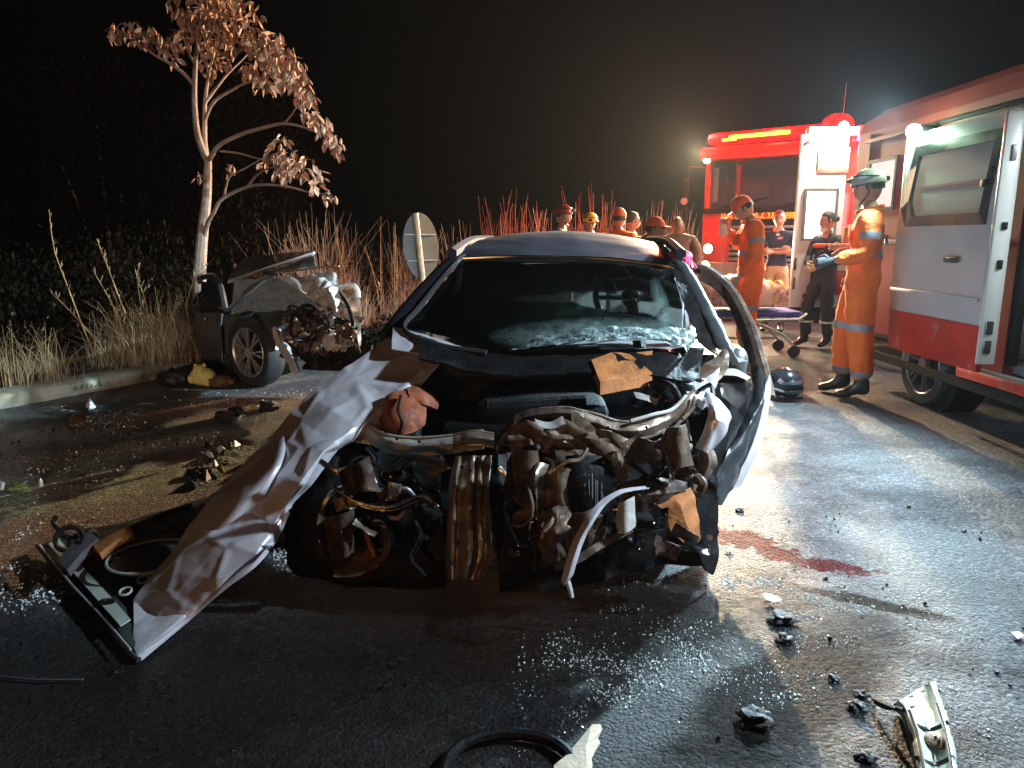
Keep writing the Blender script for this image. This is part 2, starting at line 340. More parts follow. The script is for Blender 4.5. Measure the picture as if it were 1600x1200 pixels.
# ---------------------------------------------------------------- ground
def ground_material():
    m = bpy.data.materials.new('asphalt'); m.use_nodes = True; n = m.node_tree.nodes; L = m.node_tree.links
    b = n['Principled BSDF']; geo = n.new('ShaderNodeNewGeometry'); P = geo.outputs['Position']
    def noi(scale, det=6, rough=.55, off=(0, 0, 0), stretch=None):
        mp = n.new('ShaderNodeMapping'); mp.inputs['Location'].default_value = off; L.new(P, mp.inputs[0])
        if stretch: mp.inputs['Rotation'].default_value = (0, 0, stretch[0]); mp.inputs['Scale'].default_value = (stretch[1], stretch[2], 1)
        t = n.new('ShaderNodeTexNoise'); t.inputs['Scale'].default_value = scale; t.inputs['Detail'].default_value = det; t.inputs['Roughness'].default_value = rough
        L.new(mp.outputs[0], t.inputs['Vector']); return t.outputs[0]
    def mr(s, a, b_, c=0, d=1):
        q = n.new('ShaderNodeMapRange'); q.inputs[1].default_value = a; q.inputs[2].default_value = b_; q.inputs[3].default_value = c; q.inputs[4].default_value = d
        q.interpolation_type = 'SMOOTHSTEP'; L.new(s, q.inputs[0]); return q.outputs[0]
    def mul(a, c, op='MULTIPLY'):
        q = n.new('ShaderNodeMath'); q.operation = op; q.use_clamp = True
        L.new(a, q.inputs[0])
        if isinstance(c, (int, float)): q.inputs[1].default_value = c
        else: L.new(c, q.inputs[1])
        return q.outputs[0]
    def mix(f, a, c):
        q = n.new('ShaderNodeMix'); q.data_type = 'RGBA'; L.new(f, q.inputs[0])
        for k, s in ((6, a), (7, c)):
            if isinstance(s, tuple): q.inputs[k].default_value = list(s)+[1]
            else: L.new(s, q.inputs[k])
        return q.outputs[2]
    def ell(p0, p1, wid, nz, amt=.5, soft=.35):     # stain between two ground points
        p0 = Vector(p0); p1 = Vector(p1); c = (p0+p1)/2; d = p1-p0; ln = d.length/2+wid*.6
        mp = n.new('ShaderNodeMapping'); mp.vector_type = 'TEXTURE'
        mp.inputs['Location'].default_value = (c.x, c.y, 0); mp.inputs['Rotation'].default_value = (0, 0, math.atan2(d.y, d.x)); mp.inputs['Scale'].default_value = (ln, wid, 1)
        L.new(P, mp.inputs[0]); le = n.new('ShaderNodeVectorMath'); le.operation = 'LENGTH'; L.new(mp.outputs[0], le.inputs[0])
        s = n.new('ShaderNodeMath'); s.operation = 'MULTIPLY_ADD'; L.new(nz, s.inputs[0]); s.inputs[1].default_value = amt*2; L.new(le.outputs['Value'], s.inputs[2])
        return mr(s.outputs[0], 1+amt+soft, 1+amt-soft)
    nA = noi(1.3, 8, .62); nB = noi(5, 9, .7, (4, 2, 0)); nC = noi(42, 6, .7, (1, 7, 0)); nD = noi(210, 3, .6); nS = noi(2.2, 8, .65, (9, 3, 0), (.4, .35, 1.6))
    base = mix(mr(nA, .35, .65), (.050, .052, .056), (.11, .112, .116))
    base = mix(mr(nC, .42, .72, 0, .8), base, (.15, .148, .143))
    base = mix(mr(nD, .56, .75, 0, .55), base, (.24, .24, .235))
    base = mix(mr(nB, .56, .68, 0, .7), base, (.026, .025, .025)); base = mix(mr(noi(.6, 9, .68, (21, 5, 0), (.2, .6, 1.5)), .50, .62, 0, .6), base, (.17, .175, .18))
    # reddish dirt thrown over the left half and in front of the wreck
    base = mix(ell(G(20, 700), G(560, 620), .62, nA, .45), base, mix(mr(nC, .4, .7), (.12, .06, .04), (.46, .29, .20)))
    base = mix(ell(G(-60, 870), G(420, 800), .5, nB, .5), base, mix(mr(nC, .38, .7), (.08, .035, .018), (.30, .16, .10)))
    base = mix(mul(ell(G(1120, 880), G(1300, 930), .20, nB, .7), .8), base, mix(mr(nC, .35, .7), (.05, .028, .02), (.11, .07, .055)))
    # green-grey powder strip, black soot strip
    base = mix(mul(ell(G(20, 790), G(420, 715), .30, nS, .55), mr(nB, .38, .52)), base, mix(mr(nC, .35, .7), (.16, .17, .07), (.46, .50, .32)))
    base = mix(mul(ell(G(60, 700), G(520, 640), .20, nS, .6), .93), base, (.012, .010, .009))
    base = mix(ell(G(-80, 655), G(330, 605), .20, nA, .3), base, (.12, .13, .12))
    # oil and water
    wet = ell(G(560, 960), G(1080, 960), .42, nB, .55)
    wet2 = ell(G(1100, 1180), G(1330, 1000), .20, nS, .8)
    wet3 = ell(G(1280, 925), G(1470, 965), .05, nB, .8)
    oil_shade = ell(G(-200, 1090), G(860, 1110), .42, nS, .5)  # oil patch widened so its colour also darkens the shaded foreground
    base = mix(mul(wet, .9), base, (.010, .009, .008)); base = mix(mul(wet2, .85), base, (.016, .015, .012)); base = mix(mul(wet3, .8), base, (.03, .022, .01)); base = mix(mul(oil_shade, .85), base, (.02, .019, .017))
    wx = mul(mul(wet, wet2, 'MAXIMUM'), wet3, 'MAXIMUM')
    # blood
    bls = []; nF = noi(13, 7, .72, (2, 9, 0))
    for q0, q1, wd in ((G(1112, 832), G(1195, 850), .085), (G(1165, 848), G(1265, 882), .055), (G(1235, 874), G(1335, 890), .055)):
        bm_ = mul(ell(q0, q1, wd*1.25, nF, 1.9, .10), .98); bls.append(bm_)
        base = mix(bm_, base, (.12, .001, .003))
    blm = mul(mul(bls[0], bls[1], 'MAXIMUM'), bls[2], 'MAXIMUM')
    # the wreck's shade painted into the ground colour toward the camera; dark streaks
    painted_shade = ell(G(-500, 1250), G(760, 1180), .95, nA, .35, .45)
    base = mix(mul(painted_shade, .9), base, mix(mr(nC, .4, .7), (.006, .0055, .005), (.026, .024, .02)))
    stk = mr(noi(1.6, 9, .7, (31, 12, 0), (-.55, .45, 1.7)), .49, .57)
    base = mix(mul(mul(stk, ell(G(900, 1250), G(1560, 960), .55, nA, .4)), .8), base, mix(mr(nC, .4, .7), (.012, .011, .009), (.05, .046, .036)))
    vo = n.new('ShaderNodeTexVoronoi'); vo.inputs['Scale'].default_value = 85; L.new(P, vo.inputs['Vector'])
    vc = n.new('ShaderNodeSeparateColor'); L.new(vo.outputs['Color'], vc.inputs[0])
    gm = n.new('ShaderNodeMix'); gm.data_type = 'RGBA'; gm.blend_type = 'MULTIPLY'; gm.inputs[0].default_value = 1
    gr = n.new('ShaderNodeValToRGB'); gr.color_ramp.elements[0].color = (.35, .35, .35, 1); gr.color_ramp.elements[1].color = (2.2, 2.2, 2.2, 1); e1 = gr.color_ramp.elements.new(.72); e1.color = (.95, .95, .95, 1)
    L.new(vc.outputs[0], gr.inputs[0]); L.new(base, gm.inputs[6]); L.new(gr.outputs[0], gm.inputs[7]); base = gm.outputs[2]
    L.new(base, b.inputs['Base Color'])
    sp = n.new('ShaderNodeMapRange'); sp.inputs[3].default_value = .5; sp.inputs[4].default_value = .06; L.new(blm, sp.inputs[0]); L.new(sp.outputs[0], b.inputs['Specular IOR Level'])
    ro = n.new('ShaderNodeMapRange'); ro.inputs[3].default_value = .52; ro.inputs[4].default_value = .28; L.new(mr(nA, .40, .62), ro.inputs[0])
    r2 = n.new('ShaderNodeMix'); L.new(wx, r2.inputs[0]); L.new(ro.outputs[0], r2.inputs[2]); r2.inputs[3].default_value = .22
    L.new(r2.outputs[0], b.inputs['Roughness'])
    h = n.new('ShaderNodeMath'); h.operation = 'MULTIPLY_ADD'; L.new(nC, h.inputs[0]); h.inputs[1].default_value = 1.6; L.new(nD, h.inputs[2])
    h2 = n.new('ShaderNodeMath'); h2.operation = 'MULTIPLY_ADD'; L.new(nB, h2.inputs[0]); h2.inputs[1].default_value = 2.5; L.new(h.outputs[0], h2.inputs[2])
    h3 = n.new('ShaderNodeMath'); h3.operation = 'MULTIPLY_ADD'; L.new(vo.outputs['Distance'], h3.inputs[0]); h3.inputs[1].default_value = -.9; L.new(h2.outputs[0], h3.inputs[2]); h2 = h3
    bp = n.new('ShaderNodeBump'); bp.inputs['Strength'].default_value = 1.0; bp.inputs['Distance'].default_value = .04; L.new(h2.outputs[0], bp.inputs['Height']); L.new(bp.outputs[0], b.inputs['Normal'])
    return m
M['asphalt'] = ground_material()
K0, K1 = G(0, 640), G(262, 590)
KD = (K1-K0).normalized(); KN = Vector((-KD.y, KD.x, 0))      # KN points to the verge (left / away)
def kp(s, off, z=0): return K0 + KD*s + KN*off + Vector((0, 0, z))
mb = MB(); A = 160
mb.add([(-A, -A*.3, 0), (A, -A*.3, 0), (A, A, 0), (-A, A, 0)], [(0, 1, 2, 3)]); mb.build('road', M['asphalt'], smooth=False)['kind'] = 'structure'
# kerb with rounded worn edge
mb = MB(); N = 170; prof = [(0, -.01), (-.004, .085), (.018, .112), (.13, .125), (.27, .118), (.275, -.01)]
vs = []; fs = []
for i in range(N+1):
    s = -8+i*.2
    for (o, z) in prof:
        p = kp(s, o, z); q = noise.noise(p*2.3)*.015+noise.noise(p*9)*.006
        if z > 0: p = p+KN*q+Vector((0, 0, q*.5))
        vs.append(p)
np_ = len(prof)
for i in range(N):
    for k in range(np_-1): a = i*np_+k; fs.append((a, a+1, a+np_+1, a+np_))
mb.add(vs, fs); mb.build('kerb', M['kerb'], sharp=60)['kind'] = 'structure'
# verge: uneven soil falling away into the dark
mb = MB(); NI, NJ = 90, 40; vs = []
for i in range(NI+1):
    s = -14+i*.5
    for j in range(NJ+1):
        o = .25 + (j/NJ)**2*34
        p = kp(s, o); z = .10+.06*noise.noise(p*1.1)+.03*noise.noise(p*4) - max(0, o-2.2)*.10 if j else .09
        vs.append(p+Vector((0, 0, max(z, -1.6))))
fs = [(i*(NJ+1)+j, i*(NJ+1)+j+1, (i+1)*(NJ+1)+j+1, (i+1)*(NJ+1)+j) for i in range(NI) for j in range(NJ)]
mb.add(vs, fs); mb.build('verge_ground', M['soil'])['kind'] = 'structure'

# ---------------------------------------------------------------- grasses
def blades(name, spots, m, label, h=(.3, .9), n=200, spread=.3, wid=.005, lean=.35, seed=1, droop=.3, dirn=None, plume=False):
    rnd = random.Random(seed); mb = MB()
    for (c, cnt, sc) in spots:
        c = Vector(c)
        for _ in range(int(cnt)):
            a = rnd.random()*6.283; r = spread*sc*math.sqrt(rnd.random())
            p = c+Vector((math.cos(a)*r*1.5, math.sin(a)*r, 0)); H = rnd.uniform(*h)*sc
            la = rnd.random()*6.283; ld = Vector((math.cos(la), math.sin(la), 0))*rnd.uniform(0, lean)
            if dirn: ld += Vector(dirn)*rnd.uniform(.3, 1)
            pts = []
            ns = 4
            for k in range(ns+1):
                t = k/ns; pts.append(p+Vector((0, 0, H*t*(1-droop*t*ld.length)))+ld*H*t*t + Vector((noise.noise(p*9+Vector((t, 0, 0))), 0, 0))*.03)
            sd = Vector((math.cos(la+1.57), math.sin(la+1.57), 0)); sd = Vector((1, rnd.uniform(-.5, .5), 0)).normalized()
            vs = []
            for k, q in enumerate(pts):
                wv = wid*(1-k/ns*.75)
                if plume and k >= 3: wv = wid*1.9 if k == 3 else wid*.8
                vs += [q-sd*wv/2, q+sd*wv/2, q+Vector((0, -wv*.4, 0))]
            fs = []
            for k in range(ns):
                a0 = k*3
                fs += [(a0, a0+2, a0+5, a0+3), (a0+2, a0+1, a0+4, a0+5)]
            mb.add(vs, fs)
    o = mb.build(name, m, smooth=False); return tag(o, label, 'grass', kind='stuff')
def gp(px, py, d, off=0): p = U(px, py, d); return Vector((p.x, p.y, 0.05))
# straw mat on the verge edge
rnd = random.Random(3)
sp = []
for i in range(60):
    s = -3.5+i*.14; o = .3+rnd.random()*1.0
    sp.append((kp(s, o, .1), 26, rnd.uniform(.5, 1)))
blades('verge_straw', sp, M['straw'], 'flattened dry straw covering the verge behind the kerb', (.08, .34), spread=.28, wid=.006, lean=1.8, seed=4, droop=.5)
sp = []
for px, py, d, n_, s_ in ((215, 560, 7.3, 170, .9), (240, 560, 7.5, 220, 1.1), (275, 560, 7.6, 260, 1.1), (190, 560, 7.1, 90, .8), (300, 565, 7.5, 160, 1.0), (20, 580, 6.2, 110, .9), (60, 580, 6.3, 50, .8), (250, 575, 7.2, 140, .7)):
    sp.append((gp(px, py, d)+Vector((0, 0, .06)), n_, s_))
blades('dry_grass_tussock', sp, M['straw'], 'mound of pale dry grass bent over the kerb beside the grey car', (.25, .75), spread=.3, wid=.006, lean=.9, seed=6, droop=.5)
sp = [(gp(px, 500, d), n_, s_) for px, d, n_, s_ in ((480, 8.9, 45, 1.0), (500, 8.8, 60, 1.05), (520, 8.9, 60, 1.05), (538, 8.8, 50, .95), (552, 8.7, 40, .75), (446, 9.3, 14, .95), (530, 8.6, 110, .6), (556, 8.5, 110, .5))]
blades('tall_dry_grass', sp, M['straw_red'], 'tall dry reddish grass standing behind the crushed grey car', (.75, 1.62), spread=.17, wid=.011, lean=.45, seed=8, droop=.25)
sp = [(gp(px, 500, d), n_, s_) for px, d, n_, s_ in ((628, 9.0, 26, 1.0), (640, 8.9, 40, .9), (655, 8.8, 50, .7), (616, 9.2, 12, 1.12), (690, 9.3, 16, .95), (600, 8.9, 70, .42), (580, 8.7, 90, .36), (630, 8.5, 120, .45), (712, 9.8, 40, 1.0), (735, 10, 18, .9), (722, 9.9, 26, 1.02))]
blades('tall_dry_grass', sp, M['straw_red'], 'tall dry grass clump around the round sign post', (.7, 1.62), spread=.16, wid=.011, lean=.42, seed=9, droop=.25)
sp = []
rnd = random.Random(12)
for i in range(46):
    px = 765+i*6.6; sp.append((gp(px, 500, 12.2+rnd.random()), 13, rnd.uniform(.72, 1.0)+(.16 if 780 < px < 815 or 900 < px < 940 else 0)))
blades('tall_dry_grass', sp, M['straw_red'], 'line of tall dry grass far behind the rescuers', (1.2, 1.95), spread=.2, wid=.016, lean=.2, seed=10, droop=.2)
# single tall stalks on the left, each a thing
stalks = [([(560, 1000), (440, 700), (380, 540), (300, 320), (270, 95)], 'tallest leaning grass stalk left of the tree, forked near its top'),
          ([(630, 950), (480, 760), (380, 650), (285, 560)], 'thin dry grass stalk bent far to the left above the kerb'),
          ([(760, 940), (690, 790), (620, 620), (510, 430)], 'slim grass stalk leaning left in the middle of the loose stalks'),
          ([(780, 860), (680, 640), (600, 430), (535, 265)], 'feathery topped grass stalk leaning left beside the pale tussock'),
          ([(920, 930), (840, 780), (790, 560), (755, 480), (770, 390)], 'grass stalk with hooked drooping tip above the tussock'),
          ([(1000, 790), (1030, 620), (1080, 460), (1150, 395)], 'arching grass stalk in front of the tree trunk'),
          ([(910, 880), (915, 770), (990, 610)], 'short straight grass stalk leaning right at the tussock'),
          ([(410, 1030), (280, 990), (155, 910)], 'grass stalk lying low over the verge toward the kerb')]
for k, (pts, lab) in enumerate(stalks):
    pp = [(x*330/1165, 300+y*340/1200) for x, y in pts]
    d = 7.4 if k != 5 else 7.9
    if k == 7: d = 6.4
    P3 = crs([U(x, y, d+.05*i) for i, (x, y) in enumerate(pp)], 14)
    mb = MB(); mb.tube(P3, [.0085*(1-.6*i/14) for i in range(15)], 5)
    o = thing('grass_stalk', lab, 'grass stalk', (P3[0].x, P3[0].y, .1), 'tall loose grass stalks left of the tree')
    mb.build('stem', M['straw'], o)
    mb = MB(); rnd = random.Random(k)
    for i in range(6, 14):
        for _ in range(2):
            p = P3[i]; dd = Vector((rnd.uniform(-1, 1)*.04, rnd.uniform(-.02, .02), rnd.uniform(.02, .09)))
            mb.tube([p, p+dd*.6, p+dd], [.002, .005, .001], 4)
    mb.build('seed_head', M['straw'], o)
# short weeds along the kerb
sp = [(kp(s, rnd.uniform(-.03, .25), .05 if s > 0 else .1), 26, rnd.uniform(.3, .6)) for s in (-.3, .25, .6, .75, 1.35, 1.5, 1.7, 2.0, 2.6, 2.9, 3.0, -1.1)]
blades('kerb_weeds', sp, M['leaf_green'], 'small green weeds growing over the kerb', (.08, .22), spread=.2, wid=.008, lean=1.2, seed=20, droop=.5)

# ---------------------------------------------------------------- foliage
def leaf_mesh(name, L_, W_, m):
    mb = MB(); vs = [(0, 0, 0), (W_*.5, .2*W_, -L_*.35), (W_*.42, .1*W_, -L_*.7), (0, 0, -L_), (-W_*.42, .1*W_, -L_*.7), (-W_*.5, .2*W_, -L_*.35), (0, -.12*W_, -L_*.4), (0, -.1*W_, -L_*.7)]
    fs = [(0, 1, 6), (0, 6, 5), (1, 2, 7, 6), (6, 7, 4, 5), (2, 3, 7), (7, 3, 4)]
    me = bpy.data.meshes.new(name); me.from_pydata(vs, [], fs); me.materials.append(m); me.update(); return me
def leaf_cloud(mb, centers, L_, W_, rnd, down=.6):
    for (c, r, n_) in centers:
        for _ in range(n_):
            d = Vector((rnd.gauss(0, 1), rnd.gauss(0, 1), rnd.gauss(0, 1))); d = d.normalized()*rnd.random()**.45
            p = c+Vector((d.x*r, d.y*r, d.z*r*.85))
            R3 = Matrix.Rotation(rnd.random()*6.28, 3, 'Z')@Matrix.Rotation(rnd.gauss(0, 1-down)*1.2, 3, 'X'); s = rnd.uniform(.6, 1.25)
            vs = [p+R3@Vector(v)*s for v in ((0, 0, 0), (W_*.5, 0, -L_*.45), (0, 0, -L_), (-W_*.5, 0, -L_*.45), (0, -W_*.25, -L_*.45))]
            mb.add(vs, [(0, 1, 4), (0, 4, 3), (1, 2, 4), (4, 2, 3)])
TD = 8.5
def tq(x, y, dd=0): return U(x, y, TD+dd)
tree = thing('young_tree', 'slender young tree with forked pale trunk and drooping dry leaves behind the grey car', 'tree', (tq(313, 480).x, TD, 0))
base = tq(313, 480); base.z = 0.0
tr = MB()
tr.tube(crs([base, tq(312, 452), tq(315, 383), tq(323, 307), tq(325, 249)], 22), [.088-.0022*i for i in range(23)], 10)
tr.build('trunk', M['bark'], tree)
br = [([(325, 252), (318, 237), (308, 205), (304, 153), (306, 96), (310, 57), (314, 19), (320, -70)], .045, 0),
      ([(324, 250), (320, 225), (320, 192), (321, 153), (330, 100), (345, 40), (350, -40)], .036, .12),
      ([(304, 134), (290, 118), (268, 101), (245, 88), (229, 77), (205, 58), (180, 45)], .022, -.05),
      ([(321, 185), (330, 165), (341, 153), (360, 142), (378, 132), (398, 126), (430, 118), (455, 112)], .022, -.15),
      ([(321, 160), (345, 128), (360, 111), (380, 92), (400, 70)], .02, .1),
      ([(326, 250), (331, 243), (344, 226), (379, 209), (421, 197), (444, 193), (475, 199), (505, 212), (532, 232)], .03, -.25),
      ([(444, 193), (455, 180), (464, 166), (470, 150)], .013, -.3), ([(344, 236), (375, 240), (413, 249), (436, 237), (450, 232)], .013, -.2),
      ([(319, 372), (324, 350), (333, 333), (348, 310), (390, 291), (425, 289), (455, 293), (485, 301), (513, 303)], .028, -.3),
      ([(350, 308), (353, 292), (360, 276), (385, 262), (410, 248), (432, 239)], .014, -.1), ([(388, 291), (400, 275), (417, 264), (440, 258)], .016, -.35),
      ([(304, 100), (290, 70), (285, 40), (280, 20)], .016, .1), ([(278, 105), (262, 80), (255, 62)], .009, -.1)]
for pts, r0, dd in br:
    n_ = len(pts)*4; P3 = crs([tq(x, y, dd*(i/(len(pts)-1))*3) for i, (x, y) in enumerate(pts)], n_)
    mb = MB(); mb.tube(P3, [r0*(1-.8*i/n_) for i in range(n_+1)], 7); mb.build('branch', M['bark'], tree)
cl = [(180, 48, 17, 22), (205, 45, 18, 24), (229, 58, 24, 40), (255, 66, 20, 26), (268, 88, 12, 8), (285, 60, 20, 26), (300, 38, 26, 50), (322, 20, 30, 70), (350, 8, 32, 80), (325, 72, 22, 46), (345, 45, 28, 70), (372, 55, 28, 70),
      (398, 62, 26, 70), (420, 68, 28, 90), (440, 88, 26, 80), (455, 108, 24, 70), (400, 110, 24, 50), (425, 122, 22, 50), (405, 132, 12, 14), (466, 128, 18, 40), (478, 152, 18, 34), (484, 180, 17, 30), (498, 190, 16, 26),
      (510, 205, 16, 26), (520, 218, 15, 22), (530, 232, 11, 12), (438, 222, 16, 18), (430, 252, 24, 40), (452, 250, 22, 40), (472, 258, 20, 34), (488, 275, 18, 26), (440, 268, 15, 18), (514, 305, 12, 12), (493, 290, 10, 8), (300, 5, 40, 80), (340, -30, 40, 100), (380, 20, 30, 60), (325, 105, 16, 14), (350, 90, 18, 20),
      (360, 265, 12, 8), (310, 275, 10, 5)]
rnd = random.Random(5)
allp = []
tw = MB()
for x, y, r, n_ in cl:
    c0_ = tq(x, y, (-.4 if x > 400 else 0))
    for _ in range(4):
        a_ = tq(x+rnd.uniform(-1, 1)*r, y+rnd.uniform(-.8, .8)*r, rnd.gauss(0, .15)+(-.4 if x > 400 else 0)); tw.tube([c0_, (c0_+a_)/2+Vector((0, 0, .03)), a_], [.006, .0045, .002], 4)
tw.build('twigs', M['bark'], tree)['kind'] = 'stuff'
for x, y, r, n_ in cl:
    for _ in range(int(n_*.8)):
        a = rnd.random()*6.28; q = math.sqrt(rnd.random())*r
        allp.append(tq(x+math.cos(a)*q, y+math.sin(a)*q*.8, rnd.gauss(0, .3)+(-.4 if x > 400 else 0)))
allp.sort(key=lambda p: p.y)
lm = leaf_mesh('leaf', .115, .052, M['leaf'])
near, far = allp[:300], allp[300:]
for p in near:
    o = bpy.data.objects.new('leaf', lm); COL.objects.link(o); o.parent = tree; o.location = p-ORG[tree.name]
    o.rotation_euler = (rnd.gauss(0, .6), rnd.gauss(0, .6), rnd.random()*6.28); s = rnd.uniform(.7, 1.15); o.scale = (s, s, s)
mb = MB(); base_v = [v.co.copy() for v in lm.vertices]; base_f = [tuple(p.vertices) for p in lm.polygons]
for p in far:
    R3 = Matrix.Rotation(rnd.random()*6.28, 3, 'Z')@Matrix.Rotation(rnd.gauss(0, .6), 3, 'X'); s = rnd.uniform(.7, 1.15)
    mb.add([p+R3@v*s for v in base_v], base_f)
mb.build('foliage', M['leaf'], tree, smooth=False)['kind'] = 'stuff'

def bush(name, lab, cat, spots, seed, L_=.12, trunkp=None, group=None):
    rnd = random.Random(seed); c0 = spots[0][0]
    t = thing(name, lab, cat, (c0.x, c0.y, 0), group)
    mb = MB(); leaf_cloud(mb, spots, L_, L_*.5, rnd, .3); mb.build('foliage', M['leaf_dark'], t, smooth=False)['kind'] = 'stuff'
    mb = MB()
    for (c, r, n_) in spots[:4]:
        mb.tube(crs([Vector((c0.x, c0.y, -.4)), Vector(((c0.x+c.x)/2, (c0.y+c.y)/2, c.z*.5)), c], 8), [.06-.006*i for i in range(9)], 6)
    mb.build('stem', M['bark'], t)
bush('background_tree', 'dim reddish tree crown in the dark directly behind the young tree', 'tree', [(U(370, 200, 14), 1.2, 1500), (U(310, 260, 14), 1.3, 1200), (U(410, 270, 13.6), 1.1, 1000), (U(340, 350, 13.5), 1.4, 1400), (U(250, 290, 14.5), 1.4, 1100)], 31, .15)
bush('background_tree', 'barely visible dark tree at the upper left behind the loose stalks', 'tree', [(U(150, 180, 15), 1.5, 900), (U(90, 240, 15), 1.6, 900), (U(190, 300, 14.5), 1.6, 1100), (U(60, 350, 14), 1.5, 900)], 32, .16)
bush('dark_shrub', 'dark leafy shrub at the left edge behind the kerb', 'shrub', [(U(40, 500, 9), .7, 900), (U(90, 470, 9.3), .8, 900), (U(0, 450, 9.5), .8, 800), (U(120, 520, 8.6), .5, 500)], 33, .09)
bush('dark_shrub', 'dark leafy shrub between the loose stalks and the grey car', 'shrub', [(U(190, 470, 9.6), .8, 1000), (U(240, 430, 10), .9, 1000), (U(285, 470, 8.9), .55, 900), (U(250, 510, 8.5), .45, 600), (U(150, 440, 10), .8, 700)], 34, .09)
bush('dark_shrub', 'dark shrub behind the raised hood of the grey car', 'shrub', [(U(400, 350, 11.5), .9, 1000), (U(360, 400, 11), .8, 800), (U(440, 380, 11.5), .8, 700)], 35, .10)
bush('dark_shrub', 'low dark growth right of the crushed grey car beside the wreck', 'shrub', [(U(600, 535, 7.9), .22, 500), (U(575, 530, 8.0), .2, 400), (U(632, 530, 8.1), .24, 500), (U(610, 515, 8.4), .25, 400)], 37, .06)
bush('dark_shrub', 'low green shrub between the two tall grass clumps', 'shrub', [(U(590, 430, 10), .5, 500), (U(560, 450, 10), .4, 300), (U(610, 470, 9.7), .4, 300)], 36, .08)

# ---------------------------------------------------------------- round sign seen from the back, on a leaning post
sd = 8.3
sg = thing('round_road_sign', 'round road sign seen from behind on a leaning post', 'road sign', (U(660, 480, sd).x, sd, 0))
top = U(649, 333, sd); bot = U(664, 470, sd); bot2 = bot+(bot-top)*((bot.z-.0)/(top.z-bot.z))
mb = MB(); mb.tube([top, bot2], .032, 12); mb.build('post', M['pole'], sg)
c = U(658, 385, sd+.06); ex = U(682, 385, sd+.06)-c; ey = U(655, 336, sd+.06)-c
ex = Vector((ex.x, .22, 0)); ey = Vector((-.02, 0, ey.z*1.08)); nn = ex.cross(ey).normalized()
pts = [c+ex*math.cos(a)+ey*math.sin(a) for a in [i*math.pi/16 for i in range(32)]]
mb = MB(); mb.prism(pts, nn*.004); mb.build('sign_plate', M['sign_back'], sg, sharp=30)
for tt in (-.42, .35):
    mb = MB(); h_ = math.sqrt(1-tt*tt)*.93; mb.tube([c+ey*tt-ex*h_+Vector((0, -.012, 0))+nn*0, c+ey*tt+ex*h_+Vector((0, -.012, 0))], .011, 6); mb.build('bracket', M['grey_metal'], sg)

# far verge beyond the crushed car, where the kerb curves to the right
mb = MB(); fv = []
FE = crs([Vector((-3.4, 8.0, 0)), Vector((-2.0, 8.6, 0)), Vector((0, 9.9, 0)), Vector((2.2, 11.6, 0)), Vector((3.2, 14.5, 0))], 40)
for i, p in enumerate(FE):
    for j in range(9): q = p+Vector((-.25*j*1.4, j*1.1, 0)); q.z = .02+(.10+.05*noise.noise(q*1.5) if j else 0); fv.append(q)
mb.add(fv, [(i*9+j, i*9+j+1, (i+1)*9+j+1, (i+1)*9+j) for i in range(40) for j in range(8)]); mb.build('far_verge_ground', M['soil'])['kind'] = 'structure'
rnd = random.Random(91)
blades('low_dry_grass', [(FE[i]+Vector((rnd.uniform(-.2, .2), .1+rnd.random()*1.2, .03)), 34, rnd.uniform(.5, 1)) for i in range(0, 34) for _ in range(3)], M['straw_red'], 'low russet grass along the far road edge behind the wreck', (.12, .5), spread=.3, wid=.012, lean=.7, seed=44, droop=.4)
# ---------------------------------------------------------------- glass crumbs and grit
def crumbs(name, label, areas, m, size, seed):
    rnd = random.Random(seed); mb = MB()
    for (p0, p1, wd, cnt) in areas:
        p0 = Vector(p0); p1 = Vector(p1); d = p1-p0; nn = Vector((-d.y, d.x, 0)).normalized()
        for _ in range(cnt):
            p = p0+d*rnd.random()+nn*rnd.gauss(0, wd)
            if noise.noise(p*2.6+Vector((seed, 0, 0)))+.6*noise.noise(p*9) < rnd.uniform(-.15, .45): continue
            s = rnd.uniform(*size)*(1 if rnd.random() < .9 else 1.8); R3 = Matrix.Rotation(rnd.random()*6.28, 3, Vector((rnd.gauss(0, 1), rnd.gauss(0, 1), rnd.gauss(0, 1))).normalized())
            vs = [p+Vector((0, 0, s*.45))+R3@Vector(v)*s for v in ((-.5, -.4, -.3), (.5, -.5, -.2), (.4, .5, -.3), (-.5, .4, -.25), (-.3, -.4, .3), (.45, -.2, .35), (.3, .5, .2), (-.4, .3, .3))]
            mb.add(vs, [(0, 3, 2, 1), (4, 5, 6, 7), (0, 1, 5, 4), (1, 2, 6, 5), (2, 3, 7, 6), (3, 0, 4, 7)])
    o = mb.build(name, m, smooth=False); tag(o, label, 'debris', kind='stuff'); return o
crumbs('glass_crumbs', 'glittering broken glass strewn over the asphalt in front of the wreck', [(G(850, 980), G(1500, 980), .30, 4200), (G(800, 1080), G(1500, 1080), .18, 2600), (G(1130, 900), G(1420, 990), .07, 3200), (G(900, 1130), G(1100, 1020), .05, 1200), (G(1200, 760), G(1560, 820), .4, 700)], M['glass_bit'], (.0014, .0042), 1)
crumbs('glass_crumbs', 'broken glass and grit over the dirt left of the wreck', [(G(0, 860), G(440, 810), .16, 3000), (G(0, 960), G(130, 900), .1, 500), (G(40, 760), G(420, 700), .3, 1600), (G(100, 660), G(600, 600), .3, 1100), (G(420, 800), G(470, 900), .06, 500)], M['glass_bit'], (.003, .008), 2)
crumbs('dark_grit', 'small dark fragments scattered over the road', [(G(1150, 800), G(1560, 1100), .5, 260), (G(20, 1000), G(600, 1120), .3, 350), (G(0, 700), G(600, 650), .35, 900)], M['black'], (.003, .010), 3)
# ---------------------------------------------------------------- the wrecked silver hatchback, its front torn open
wk = thing('wrecked_silver_hatchback', 'wrecked silver hatchback facing the viewer with its front torn open and windscreen cracked', 'car', (.3, 4.2, 0))
